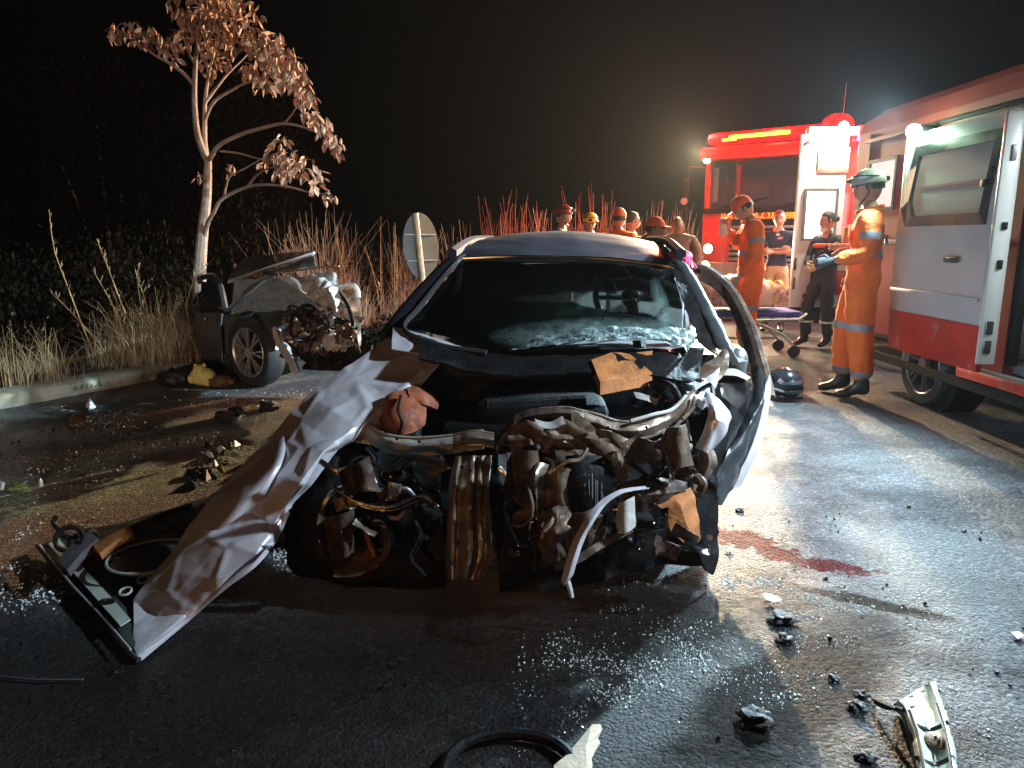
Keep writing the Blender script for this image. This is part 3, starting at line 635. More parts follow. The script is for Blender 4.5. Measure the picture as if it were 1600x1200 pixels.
# roof
rows = [[U(712, 401, 3.86), U(722, 390, 3.98), U(745, 378, 4.25), U(765, 372, 4.7), U(780, 374, 5.5)],
        [U(800, 399, 3.84), U(803, 387, 4.0), U(806, 372, 4.3), U(815, 365, 4.75), U(820, 367, 5.6)],
        [U(885, 400, 3.83), U(885, 388, 4.0), U(882, 371, 4.3), U(882, 362, 4.75), U(880, 364, 5.7)],
        [U(965, 404, 3.80), U(962, 392, 4.0), U(955, 376, 4.3), U(945, 366, 4.75), U(940, 366, 5.6)],
        [U(1030, 412, 3.76), U(1028, 400, 3.92), U(1020, 386, 4.25), U(1008, 376, 4.7), U(1000, 375, 5.5)],
        [U(1056, 416, 3.74), U(1062, 406, 3.85), U(1060, 396, 4.2), U(1050, 388, 4.6), U(1040, 386, 5.4)]]
sheet(rows, 60, 30, .006, 3.2, 4, .02).build('roof', M['silver_shaded'], wk)
mb = MB(); mb.tube(crs([U(716, 404, 3.83), U(800, 401, 3.81), U(885, 402, 3.80), U(960, 406, 3.77), U(1030, 414, 3.73), U(1054, 419, 3.71)], 24), .007, 6)
mb.build('roof_edge_trim', M['chrome'], wk)
mb = MB(); sheet([[U(718, 404, 3.84), U(722, 416, 3.80)], [U(885, 402, 3.82), U(885, 414, 3.78)], [U(1052, 416, 3.73), U(1046, 432, 3.69)]], 20, 4, .003, 9, 5, .01, mb); mb.build('windscreen_header', M['black'], wk)
# A-pillars
def pillar(name, pts, w0, w1, depth, m, parent=wk, seed=1, amp=.004):
    P3 = crs(pts, 16); rows = []
    for i, p in enumerate(P3):
        ww = w0+(w1-w0)*i/16
        rows.append([p+Vector((-ww/2, depth*.6, 0)), p+Vector((-ww*.3, 0, 0)), p+Vector((ww*.3, -.004, 0)), p+Vector((ww/2, depth*.5, 0))])
    return sheet(rows, 30, 8, amp, 12, seed, .012).build(name, m, parent)
pillar('windscreen_pillar', [U(716, 398, 3.84), U(700, 413, 3.77), U(665, 452, 3.55), U(635, 490, 3.35), U(612, 525, 3.22)], .075, .12, .06, M['silver_shaded'])
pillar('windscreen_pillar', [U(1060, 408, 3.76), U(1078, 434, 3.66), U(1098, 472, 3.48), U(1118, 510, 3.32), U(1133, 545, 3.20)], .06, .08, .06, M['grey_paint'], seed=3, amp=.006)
mb = MB(); sheet([[U(1052, 420, 3.70), U(1066, 428, 3.69)], [U(1062, 455, 3.54), U(1088, 470, 3.5)], [U(1078, 500, 3.35), U(1106, 520, 3.3)], [U(1092, 535, 3.2), U(1122, 556, 3.14)]], 24, 6, .008, 14, 8, .006, mb); mb.build('pillar_seal', M['black'], wk)
mb = MB(); mb.tube(crs([U(718, 406, 3.80), U(690, 436, 3.62), U(655, 480, 3.38), U(632, 515, 3.20), U(690, 540, 3.12), U(760, 551, 3.06)], 30), .012, 6); mb.build('windscreen_seal', M['rubber'], wk)
# windscreen: dark cracked glass, sagging and milky at the lower right
def windscreen_mat():
    m = bpy.data.materials.new('cracked_glass'); m.use_nodes = True; n = m.node_tree.nodes; L = m.node_tree.links
    n.remove(n['Principled BSDF']); out = n['Material Output']
    gl = n.new('ShaderNodeBsdfGlossy'); gl.inputs['Roughness'].default_value = .04; gl.inputs['Color'].default_value = (.9, 1, .97, 1)
    tr = n.new('ShaderNodeBsdfTransparent'); tr.inputs['Color'].default_value = (.93, .97, .95, 1)
    fr = n.new('ShaderNodeFresnel'); fr.inputs['IOR'].default_value = 1.28
    s1 = n.new('ShaderNodeMixShader'); L.new(fr.outputs[0], s1.inputs[0]); L.new(tr.outputs[0], s1.inputs[1]); L.new(gl.outputs[0], s1.inputs[2])
    cr_ = n.new('ShaderNodeBsdfPrincipled'); cr_.inputs['Base Color'].default_value = (.34, .48, .45, 1); cr_.inputs['Roughness'].default_value = .25
    geo = n.new('ShaderNodeNewGeometry'); P = geo.outputs['Position']
    def dist(c, rx, ry):
        mp = n.new('ShaderNodeMapping'); mp.vector_type = 'TEXTURE'; mp.inputs['Location'].default_value = c; mp.inputs['Scale'].default_value = (rx, 5, ry); L.new(P, mp.inputs[0])
        le = n.new('ShaderNodeVectorMath'); le.operation = 'LENGTH'; L.new(mp.outputs[0], le.inputs[0]); return le.outputs['Value']
    def mth(op, a, b):
        q = n.new('ShaderNodeMath'); q.operation = op; q.use_clamp = True
        for k, s in ((0, a), (1, b)):
            if isinstance(s, (int, float)): q.inputs[k].default_value = s
            else: L.new(s, q.inputs[k])
        return q.outputs[0]
    def mr(s, a, b_, c=0, d=1):
        q = n.new('ShaderNodeMapRange'); q.inputs[1].default_value = a; q.inputs[2].default_value = b_; q.inputs[3].default_value = c; q.inputs[4].default_value = d; L.new(s, q.inputs[0]); return q.outputs[0]
    v = n.new('ShaderNodeTexVoronoi'); v.feature = 'DISTANCE_TO_EDGE'; v.inputs['Scale'].default_value = 46
    nz = n.new('ShaderNodeTexNoise'); nz.inputs['Scale'].default_value = 7; nz.inputs['Detail'].default_value = 9; nz.inputs['Roughness'].default_value = .7; L.new(P, nz.inputs['Vector'])
    L.new(P, v.inputs['Vector']); cracks = mr(v.outputs[0], .0, .035, 1, 0)
    v2 = n.new('ShaderNodeTexVoronoi'); v2.feature = 'DISTANCE_TO_EDGE'; v2.inputs['Scale'].default_value = 6; L.new(P, v2.inputs['Vector']); c2 = mr(v2.outputs[0], .0, .006, .5, 0)
    a = U(1040, 492, 3.35); b = U(955, 522, 3.25)
    near = mth('MAXIMUM', mr(dist(a, .028, .11), 1.5, .2), mr(dist(b, .40, .045), 1.4, .4))
    nf = mr(nz.outputs[0], .36, .62)
    f = mth('MULTIPLY', near, mth('MAXIMUM', mth('MULTIPLY', nf, .42), cracks))
    haze = mth('MULTIPLY', mr(dist(U(900, 500, 3.3), .7, .16), 1.4, .2), .008)
    f = mth('MAXIMUM', f, mth('MULTIPLY', haze, nf)); f = mth('MAXIMUM', f, mth('MULTIPLY', mth('MULTIPLY', c2, .5), mr(dist(a, .4, .3), 1, .3)))
    s2 = n.new('ShaderNodeMixShader'); L.new(f, s2.inputs[0]); L.new(s1.outputs[0], s2.inputs[1]); L.new(cr_.outputs[0], s2.inputs[2])
    L.new(s2.outputs[0], out.inputs[0]); return m
M['windscreen'] = windscreen_mat()
rows = [[U(722, 408, 3.82), U(885, 404, 3.82), U(960, 408, 3.78), U(1050, 424, 3.70)],
        [U(688, 448, 3.6), U(870, 444, 3.60), U(970, 450, 3.58), U(1062, 462, 3.50)],
        [U(658, 485, 3.4), U(850, 486, 3.42), U(970, 492, 3.42), U(1070, 500, 3.34)],
        [U(640, 508, 3.25), U(840, 520, 3.22), U(960, 512, 3.30), U(1082, 520, 3.26)],
        [U(655, 527, 3.18), U(830, 545, 3.08), U(940, 528, 3.12), U(1085, 536, 3.12)]]
sheet(rows, 60, 60, .0035, 5, 6, .004).build('windscreen', M['windscreen'], wk)
mb = MB()   # crumpled lip of broken laminate
sheet([[U(795, 536, 3.16), U(798, 545, 3.08)], [U(850, 520, 3.18), U(852, 538, 3.05)], [U(920, 510, 3.2), U(915, 532, 3.04)], [U(990, 508, 3.2), U(985, 528, 3.04)], [U(1050, 512, 3.2), U(1045, 530, 3.06)], [U(1084, 508, 3.22), U(1070, 548, 3.06)], [U(1090, 520, 3.2), U(1060, 585, 3.0)]], 60, 12, .014, 16, 12, .002, mb)
M['laminate'] = mat('shattered_laminate', (.22, .32, .31), .18, 0, .5, 30, .6, 60, coat=.4, dirt=(.03, .04, .04), dirt_amt=.5)
mb.build('broken_glass_lip', M['laminate'], wk)
# cowl, dashboard, interior
mb = MB(); sheet([[U(655, 520, 3.20), U(655, 560, 2.98)], [U(760, 552, 3.1), U(760, 585, 2.9)], [U(880, 548, 3.12), U(880, 585, 2.92)], [U(1000, 545, 3.12), U(1000, 585, 2.92)], [U(1100, 545, 3.16), U(1090, 600, 2.95)]], 40, 8, .012, 9, 14, .01, mb); mb.build('scuttle_panel', M['black'], wk)
mb = MB(); sheet([[U(614, 512, 3.24), U(612, 545, 3.1)], [U(650, 520, 3.2), U(660, 556, 3.06)], [U(700, 535, 3.14), U(705, 572, 3.02)], [U(738, 548, 3.1), U(715, 578, 3.02)]], 20, 10, .006, 14, 15, .006, mb); mb.build('scuttle_corner', M['silver'], wk)
for q in range(6):
    x = 640+q*13
    mb = MB(); mb.tube([U(x, 525+q*4, 3.165), U(x+9, 538+q*4, 3.115)], .004, 5); mb.build('vent_slot', M['black'], wk)
mb = MB(); mb.box(U(870, 560, 3.55), (1.15, .5, .16), bev=.05); mb.build('dashboard', M['cloth_dark'], wk)
mb = MB(); mb.box((.25, 3.32, .45), (1.34, .03, .75)); mb.build('firewall', M['black'], wk)
def ring(mb, c, R_, r, n=24, ax=(0, -.75, .66), mi=0):
    ax = Vector(ax).normalized(); u = ax.orthogonal().normalized(); v_ = ax.cross(u)
    P = [Vector(c)+(u*math.cos(a)+v_*math.sin(a))*R_ for a in [i*2*math.pi/n for i in range(n+1)]]
    mb.tube(P, r, 6, mi, cap=False)
sw = thing_sw = MB(); ring(sw, U(985, 465, 3.72), .175, .016); cc = U(985, 465, 3.72); sw.ball(cc, (.05, .03, .05))
for a in (-.16, .16): sw.tube([cc, cc+Vector((a, 0, .0))], .012, 6)
sw.tube([cc, cc+Vector((0, -.02, -.16))], .012, 6); sw.tube([cc, cc+Vector((0, -.35, -.22))], .03, 8); sw.build('steering_wheel', M['black'], wk)
for (px, d) in ((835, 4.35), (1010, 4.35)):
    c = U(px, 470, d)
    mb = MB(); mb.box((c.x, c.y+.05, .78), (.46, .14, .66), bev=.05); mb.box((c.x, c.y-.25, .45), (.48, .5, .16), bev=.05); s_ = mb.build('seat', M['seat'], wk)
    mb = MB(); mb.box((c.x, c.y+.10, 1.19), (.24, .10, .17), bev=.04); mb.tube([(c.x-.05, c.y+.1, 1.0), (c.x-.05, c.y+.1, 1.16)], .007, 6); mb.tube([(c.x+.05, c.y+.1, 1.0), (c.x+.05, c.y+.1, 1.16)], .007, 6); mb.build('headrest', M['seat'], s_)
mb = MB(); mb.box((.38, 5.2, .72), (1.15, .14, .55), bev=.04); mb.build('rear_seat', M['seat'], wk)
def CW(s, w_, z): return Vector((.225+.09*s+w_, 3.2+s, z))
# body sides
for sgn, nm in ((-1, 'left'), (1, 'right')):
    hw = lambda s: .70 if s < 2.0 else .70-.04*(s-2)
    if sgn == -1 or True:
        rows = [[CW(s, sgn*hw(s), .93-.01*s), CW(s, sgn*(hw(s)+.03), .65), CW(s, sgn*(hw(s)), .25)] for s in (0.0, .6, 1.2, 1.8, 2.4, 2.75)]
        if sgn == 1: rows = rows[2:]
        sheet(rows, 24, 8, .004, 5, 3, .02).build('side_panel', M['silver'], wk)
    mb = MB(); mb.tube([CW(1.25, sgn*.70, .92), CW(1.3, sgn*.60, 1.30)], .035, 6); mb.build('door_pillar', M['black'], wk)
    mb = MB(); sheet([[CW(2.05, sgn*.68, .92), CW(2.1, sgn*.57, 1.32)], [CW(2.75, sgn*.66, .92), CW(2.35, sgn*.55, 1.32)]], 6, 6, 0, 5, 3, .03, mb, linear=True); mb.build('rear_pillar', M['silver'], wk)
    mb = MB(); mb.tube(crs([CW(.45, sgn*.56, 1.27), CW(1.3, sgn*.585, 1.325), CW(2.2, sgn*.56, 1.33)], 10), .028, 6); mb.build('roof_rail', M['silver_shaded'], wk)
mb = MB(); mb.box(CW(2.78, 0, .60), (1.3, .05, .68), rot=-.09); mb.build('tailgate', M['silver'], wk)
mb = MB(); o_ = [CW(2.75, -.66, .93), CW(2.75, .66, .93), CW(2.3, .55, 1.33), CW(2.3, -.55, 1.33)]; i_ = [CW(2.70, -.56, .99), CW(2.70, .56, .99), CW(2.34, .47, 1.28), CW(2.34, -.47, 1.28)]
mb.frame(o_, i_, (0, .03, 0)); mb.build('rear_window_frame', M['black'], wk)
mb = MB(); mb.box((.32, 4.6, .22), (1.25, 2.6, .04)); mb.build('floor_pan', M['black'], wk)
# door trim glimpsed through the windscreen, mirror, stalks
mb = MB(); sheet([[U(742, 462, 4.25), U(775, 444, 4.6)], [U(738, 482, 4.2), U(778, 456, 4.6)], [U(732, 496, 4.1), U(752, 486, 4.3)]], 10, 8, .006, 9, 4, .02, mb); mb.build('armrest', M['trim'], wk)
mb = MB(); mb.tube([U(745, 502, 4.05), U(740, 478, 4.12), U(748, 455, 4.2)], .02, 6); mb.build('grab_handle', M['trim'], wk)
mb = MB(); mb.box(U(851, 437, 3.95), (.075, .02, .05), bev=.008); mb.build('rear_view_mirror', M['grey_metal'], wk)
# crushed right front wing and door standing open
def tubeU(name, pts, r, m, parent=wk, n=20, seg=7, **k):
    mb = MB(); mb.tube(crs([U(*p) for p in pts], n), r if not isinstance(r, tuple) else [r[0]+(r[1]-r[0])*i/n for i in range(n+1)], seg); return mb.build(name, m, parent)
def sheetU(name, rows, m, parent=wk, nu=30, nv=14, amp=.012, freq=10, seed=1, thick=.003, holes=0, linear=False):
    mb = MB(); sheet([[U(*p) for p in r] for r in rows], nu, nv, amp, freq, seed, thick, mb, 0, linear, holes); return mb.build(name, m, parent)
sheetU('wing_panel', [[(1056, 592, 2.98), (1062, 602, 2.94), (1075, 615, 2.95)], [(1085, 578, 3.06), (1092, 590, 3.0), (1100, 605, 2.98)], [(1112, 560, 3.14), (1118, 573, 3.08), (1126, 592, 3.04)], [(1134, 542, 3.2), (1140, 553, 3.16), (1139, 572, 3.1)]], M['bare'], seed=21, amp=.010)
sheetU('wing_panel', [[(1066, 600, 2.90), (1078, 622, 2.84), (1090, 640, 2.84)], [(1100, 590, 2.96), (1108, 612, 2.88), (1100, 640, 2.86)], [(1124, 575, 3.02), (1122, 600, 2.96), (1115, 625, 2.94)]], M['silver'], seed=22, amp=.010)
sheetU('crumpled_wing', [[(1098, 615, 2.84), (1105, 640, 2.74), (1100, 668, 2.72), (1085, 700, 2.72)], [(1115, 612, 2.84), (1122, 640, 2.72), (1120, 672, 2.70), (1102, 706, 2.70)], [(1130, 632, 2.86), (1145, 655, 2.78), (1132, 682, 2.74), (1112, 712, 2.74)]], M['silver'], seed=23, amp=.016)
sheetU('crumpled_wing', [[(1086, 690, 2.74), (1090, 715, 2.72), (1080, 745, 2.74)], [(1104, 694, 2.72), (1110, 720, 2.68), (1098, 752, 2.72)], [(1118, 700, 2.76), (1120, 728, 2.74), (1108, 750, 2.78)]], M['bare'], seed=24, amp=.016)
CRUMPLE = 'facet'
# open door: bent window frame arc + torn shell
dr = tubeU('door_frame', [(1088, 418, 4.0), (1112, 428, 3.96), (1138, 450, 3.88), (1158, 482, 3.8), (1174, 520, 3.7), (1186, 560, 3.6), (1196, 600, 3.5), (1200, 622, 3.45)], (.030, .036), M['bare_dark'], seg=8, n=30)
sheetU('door_frame', [[(1096, 422, 3.97), (1092, 438, 3.95)], [(1125, 440, 3.90), (1119, 454, 3.9)], [(1150, 470, 3.82), (1142, 482, 3.83)], [(1172, 520, 3.69), (1160, 528, 3.72)], [(1186, 562, 3.58), (1173, 566, 3.62)], [(1196, 600, 3.48), (1178, 606, 3.5)]], M['bare_dark'], nu=40, nv=5, amp=.006, seed=25, thick=.012)
sheetU('door_shell', [[(1190, 560, 3.56), (1202, 600, 3.46), (1198, 640, 3.4), (1190, 665, 3.36), (1176, 705, 3.3), (1150, 755, 3.2), (1128, 790, 3.12)], [(1180, 590, 3.5), (1186, 625, 3.38), (1176, 655, 3.28), (1166, 685, 3.24), (1150, 718, 3.2), (1130, 755, 3.12), (1114, 785, 3.08)],
                      [(1172, 610, 3.5), (1160, 650, 3.36), (1150, 680, 3.26), (1140, 700, 3.2), (1126, 730, 3.14), (1112, 755, 3.1), (1104, 780, 3.06)]], M['grey_paint'], nu=26, nv=40, amp=.014, freq=8, seed=26, thick=.006)
sheetU('door_shell', [[(1203, 585, 3.46), (1205, 615, 3.42), (1198, 660, 3.36), (1190, 690, 3.3), (1176, 725, 3.24), (1158, 760, 3.2)], [(1196, 600, 3.44), (1194, 630, 3.38), (1186, 665, 3.32), (1174, 700, 3.26), (1160, 730, 3.2), (1146, 765, 3.16)]], M['silver'], nu=10, nv=34, amp=.006, seed=27)
sheetU('door_lining', [[(1112, 600, 3.3), (1150, 600, 3.4), (1178, 612, 3.46)], [(1118, 650, 3.22), (1145, 650, 3.3), (1166, 655, 3.34)], [(1112, 700, 3.12), (1132, 705, 3.2), (1142, 705, 3.2)], [(1102, 760, 3.04), (1112, 765, 3.06), (1120, 770, 3.08)]], M['black'], nu=20, nv=14, amp=.012, seed=28, thick=.02)
mb = MB(); mb.ball(U(1150, 562, 3.34), (.055, .05, .06), 14, 10); mb.tube([U(1140, 552, 3.36), U(1152, 572, 3.32), U(1158, 588, 3.3)], [.05, .05, .02], 10); mb.build('door_mirror', M['grey_metal'], wk)
sheetU('mirror_base', [[(1118, 578, 3.22), (1122, 586, 3.16)], [(1150, 578, 3.26), (1150, 588, 3.2)], [(1172, 590, 3.3), (1166, 594, 3.26)]], M['trim'], nu=14, nv=5, amp=.004, seed=29)
sheetU('mirror_base', [[(1118, 585, 3.24), (1126, 620, 3.16)], [(1150, 588, 3.26), (1150, 640, 3.2)], [(1172, 600, 3.3), (1160, 650, 3.24)]], M['black_gloss'], nu=14, nv=8, amp=.01, seed=30)
CRUMPLE = 'noise'
# engine bay
mb = MB(); mb.box((.22, 3.05, .56), (1.0, .40, .1), bev=.03); mb.build('engine_bay_floor', M['black'], wk)
mb = MB(); mb.box((.12, 3.05, .62), (.55, .34, .16), bev=.05); mb.tube([(-.1, 2.92, .66), (.3, 2.92, .68)], .04, 10); mb.build('engine', M['black'], wk)
mb = MB(); q0 = [U(925, 560, 2.98), U(960, 549, 3.06), U(985, 553, 3.05), U(1018, 580, 2.95), U(938, 596, 2.82)]
q0 = [U(924, 562, 3.0), U(960, 549, 3.08), U(984, 553, 3.06), U(1019, 582, 2.93), U(938, 597, 2.83)]
mb.prism(q0, (0, -.01, -.05)); mb.build('air_filter_box', M['filter'], wk, smooth=False)
sheetU('filter_bracket', [[(985, 552, 3.08), (988, 562, 3.06)], [(1020, 548, 3.08), (1018, 558, 3.06)]], M['filter'], nu=10, nv=4, amp=.004)
sheetU('washer_bottle', [[(598, 640, 2.92), (606, 620, 2.9), (630, 612, 2.95), (655, 618, 2.98)], [(594, 660, 2.86), (612, 650, 2.80), (640, 640, 2.82), (664, 640, 2.9)], [(604, 676, 2.84), (625, 680, 2.78), (645, 675, 2.80), (662, 664, 2.86)]], M['reservoir'], nu=24, nv=24, amp=.010, freq=7, seed=31, thick=.02)
sheetU('washer_bottle_cap', [[(636, 606, 2.95), (655, 602, 2.98), (672, 610, 3.0)], [(640, 620, 2.9), (662, 618, 2.92), (684, 626, 2.96)], [(650, 630, 2.9), (668, 634, 2.9), (682, 640, 2.94)]], M['reservoir'], amp=.008, seed=32, thick=.02)
tubeU('bottle_strap', [(626, 618, 2.86), (622, 640, 2.78), (628, 660, 2.76), (622, 682, 2.78)], .006, M['black'])
for i, (x, y, d, r) in enumerate(((1035, 600, 2.98, .05), (1058, 590, 3.0, .035), (1070, 612, 2.9, .045), (1045, 625, 2.86, .05), (1092, 600, 2.95, .03), (1022, 585, 2.98, .03), (1082, 640, 2.84, .035))):
    mb = MB(); mb.ball(U(x, y, d), (r, r*.8, r*.75), 12, 8, fn=lambda q, dd: q*(1+.25*noise.noise(dd*2.3+Vector((i, 0, 0))))); mb.build('engine_ancillary', M['black_gloss'], wk)
tubeU('coolant_hose', [(985, 618, 2.9), (1020, 600, 2.9), (1050, 605, 2.82), (1065, 640, 2.78), (1075, 690, 2.74)], .016, M['black_gloss'])
tubeU('coolant_hose', [(1090, 612, 2.86), (1110, 602, 2.88), (1114, 625, 2.84)], .010, M['chrome'])
sheetU('torn_connector', [[(990, 612, 2.86), (994, 622, 2.84)], [(1010, 616, 2.84), (1012, 626, 2.82)], [(1028, 624, 2.82), (1026, 634, 2.82)]], M['white_part'], nu=10, nv=4, amp=.008)
# radiator support and crushed front structure
XB = [(568, 668, 2.86), (585, 682, 2.80), (610, 693, 2.74), (650, 697, 2.70), (700, 694, 2.66), (755, 686, 2.64)]
def band(name, path, wpx, m, amp=.006, seed=1, n=34, lip=True, nv=8):
    P0 = [U(x, y-wpx/2, d+.02) for x, y, d in path]; P1 = [U(x, y, d-.012) for x, y, d in path]; P2 = [U(x, y+wpx/2, d+.01) for x, y, d in path]
    mb = MB(); sheet([[a, b_, c_] for a, b_, c_ in zip(P0, P1, P2)], n, nv, amp, 14, seed, .004, mb)
    if lip: mb.tube(crs(P0, n), .006, 6); mb.tube(crs(P2, n), .007, 6)
    return mb.build(name, m, wk)
band('radiator_support', XB, 26, M['white_part'], seed=41)
band('radiator_support', [(708, 690, 2.6), (740, 684, 2.58), (772, 688, 2.58)], 20, M['bare'], seed=42, amp=.004)
band('radiator_support', [(775, 700, 2.62), (792, 672, 2.6), (812, 655, 2.6), (840, 648, 2.6), (885, 645, 2.6), (912, 652, 2.6)], 16, M['bare_dark'], seed=43)
band('radiator_support', [(905, 655, 2.6), (935, 662, 2.6), (965, 672, 2.6), (1000, 672, 2.62), (1030, 662, 2.66), (1062, 645, 2.72), (1085, 622, 2.8)], 28, M['bare'], seed=44, amp=.008)
tubeU('support_edge', [(985, 658, 2.6), (1020, 648, 2.64), (1050, 640, 2.7), (1072, 618, 2.78)], .007, M['white_part'])
tubeU('support_edge', [(1086, 620, 2.76), (1080, 640, 2.72), (1066, 655, 2.68)], .007, M['bare'])
# lock carrier: ribbed upright in the middle
rows = []
for (y, xl, xr, d) in ((712, 712, 768, 2.60), (740, 706, 766, 2.56), (780, 702, 766, 2.52), (830, 700, 768, 2.50), (870, 698, 768, 2.49), (905, 700, 752, 2.48)):
    rows.append([U(xl+(xr-xl)*t, y + (6 if t in (.35, .7) and y > 900 else 0), d-(.022 if k % 2 else 0)) for k, t in enumerate((0, .12, .22, .5, .62, .72, .84, 1))])
mb = MB(); sheet(rows, 50, 40, .006, 13, 45, .003, mb); mb.build('lock_carrier', M['bare'], wk)
for (x, y) in ((757, 845), (703, 882), (745, 770), (722, 730)):
    mb = MB(); mb.tube([U(x, y, 2.47), U(x, y, 2.455)], .008, 10); mb.build('bolt_hole', M['black'], wk)
CRUMPLE = 'facet'
# dark mass of bumper, ducts and inner arches
sheetU('bumper_remains', [[(462, 735, 2.85), (456, 800, 2.72), (455, 860, 2.66), (462, 895, 2.62)], [(500, 700, 2.86), (495, 780, 2.70), (500, 850, 2.62), (505, 905, 2.6)], [(580, 700, 2.86), (580, 780, 2.72), (580, 850, 2.62), (590, 915, 2.6)], [(690, 715, 2.80), (690, 790, 2.68), (695, 850, 2.62), (700, 915, 2.6)]], M['black'], nu=50, nv=40, amp=.045, freq=6, seed=46, thick=.02)
sheetU('bumper_remains', [[(770, 715, 2.78), (770, 790, 2.68), (775, 850, 2.62), (780, 920, 2.6)], [(880, 700, 2.78), (880, 790, 2.68), (885, 850, 2.64), (890, 915, 2.62)], [(1000, 700, 2.80), (1000, 790, 2.74), (1005, 850, 2.72), (1000, 885, 2.72)], [(1110, 740, 2.86), (1114, 800, 2.84), (1114, 850, 2.82), (1112, 880, 2.80)]], M['black'], nu=60, nv=40, amp=.045, freq=6, seed=47, thick=.02)
sheetU('arch_liner', [[(1086, 780, 2.72), (1082, 830, 2.70), (1090, 870, 2.68), (1100, 892, 2.68)], [(1118, 775, 2.84), (1118, 820, 2.80), (1120, 860, 2.76), (1112, 898, 2.70)]], M['black'], nu=14, nv=20, amp=.01, seed=48, thick=.01)
for (x, y, d) in ((1109, 840, 2.7),):
    mb = MB(); mb.tube([U(x, y, d), U(x, y, d-.02)], .012, 10); mb.build('bolt_hole', M['bare'], wk)
CRUMPLE = 'facet'
# crushed radiator and bonnet slam panel: brown folded metal
sheetU('crushed_radiator', [[(830, 700, 2.62), (826, 740, 2.56), (838, 790, 2.52), (835, 840, 2.5)], [(862, 690, 2.58), (868, 745, 2.5), (868, 795, 2.52), (870, 850, 2.5)], [(905, 680, 2.6), (915, 730, 2.52), (905, 780, 2.5), (890, 835, 2.52)], [(955, 690, 2.62), (962, 730, 2.56), (950, 770, 2.54), (925, 800, 2.54)]], M['bare_dark'], nu=60, nv=50, amp=.035, freq=11, seed=51, thick=.003, holes=14)
sheetU('folded_slam_panel', [[(796, 668, 2.60), (792, 684, 2.57), (797, 700, 2.60), (800, 716, 2.58)], [(822, 656, 2.56), (826, 676, 2.59), (830, 694, 2.55), (832, 706, 2.57)], [(850, 662, 2.60), (853, 680, 2.55), (850, 694, 2.58), (856, 708, 2.55)], [(880, 654, 2.56), (884, 676, 2.58), (880, 690, 2.53), (888, 704, 2.56)], [(918, 668, 2.58), (916, 684, 2.53), (920, 704, 2.56), (925, 718, 2.52)], [(952, 672, 2.55), (958, 694, 2.57), (956, 712, 2.52), (952, 730, 2.55)], [(986, 690, 2.60), (990, 716, 2.55), (984, 740, 2.58), (972, 760, 2.54)]], M['bare'], nu=66, nv=30, amp=.006, freq=14, seed=52, linear=True)
for k, (x, y, w_, h_, m_) in enumerate(((815, 745, 26, 40, 'bare_dark'), (868, 785, 30, 52, 'bare'), (905, 835, 34, 34, 'bare_dark'), (1010, 702, 34, 18, 'bare_dark'), (1055, 700, 20, 34, 'bare'), (845, 850, 18, 36, 'bare_dark'), (560, 745, 26, 24, 'bare_dark'), (525, 835, 26, 34, 'bare_dark'))):
    rk = random.Random(k+900); d0 = 2.50-.0003*(y-700)
    sheetU('torn_plate', [[(x+w_*(u-.5)*2+rk.uniform(-5, 5)+8*(v_-.5), y+h_*(v_-.5)*2+rk.uniform(-6, 6)-10*(u-.5), d0+(.03 if i % 2 else -.012)+.02*v_+rk.uniform(-.006, .006)) for j, v_ in enumerate((0, .35, .7, 1))] for i, u in enumerate((0, .3, .65, 1))], M[m_], nu=24, nv=18, amp=.012, freq=11, seed=k+300, holes=2)
sheetU('folded_slam_panel', [[(835, 655, 2.56), (842, 668, 2.53)], [(858, 660, 2.55), (862, 672, 2.52)], [(880, 652, 2.56), (884, 664, 2.52)]], M['white_part'], nu=16, nv=6, amp=.010, seed=53)
sheetU('folded_slam_panel', [[(893, 646, 2.56), (893, 658, 2.54)], [(915, 655, 2.54), (905, 668, 2.53)], [(930, 670, 2.54), (925, 676, 2.53)]], M['bare'], nu=16, nv=6, amp=.008, seed=54)
sheetU('bent_duct', [[(830, 728, 2.5), (842, 722, 2.48), (858, 726, 2.5)], [(824, 745, 2.48), (836, 745, 2.44), (852, 744, 2.48)], [(828, 765, 2.5), (838, 762, 2.46), (850, 755, 2.5)], [(845, 778, 2.5), (848, 768, 2.48), (852, 760, 2.52)]], M['bare'], nu=20, nv=12, amp=.008, seed=55)
tubeU('bent_pipe', [(825, 760, 2.46), (832, 790, 2.45), (828, 812, 2.46), (812, 822, 2.48), (795, 816, 2.5)], .006, M['bare'])
tubeU('bent_pipe', [(858, 740, 2.46), (885, 722, 2.45), (905, 718, 2.46), (918, 700, 2.48)], .008, M['bare'])
tubeU('bent_pipe', [(868, 800, 2.46), (862, 815, 2.44), (850, 830, 2.44), (848, 850, 2.45)], .009, M['white_part'])
sheetU('torn_plate', [[(845, 800, 2.46), (842, 850, 2.44), (850, 875, 2.44)], [(870, 790, 2.46), (868, 840, 2.42), (872, 878, 2.44)], [(890, 785, 2.5), (893, 820, 2.46), (885, 860, 2.48)]], M['bare_dark'], nu=24, nv=20, amp=.02, freq=13, seed=56, holes=6, linear=True)
sheetU('torn_plate', [[(866, 882, 2.46), (868, 892, 2.44)], [(900, 868, 2.44), (905, 880, 2.42)], [(940, 845, 2.46), (945, 855, 2.44)], [(985, 822, 2.5), (990, 832, 2.48)]], M['bare'], nu=24, nv=5, amp=.008, seed=57)
sheetU('torn_bracket', [[(962, 790, 2.5), (965, 828, 2.46)], [(975, 783, 2.48), (978, 832, 2.44)], [(990, 775, 2.5), (992, 822, 2.47)]], M['white_part'], nu=12, nv=14, amp=.008, seed=58)
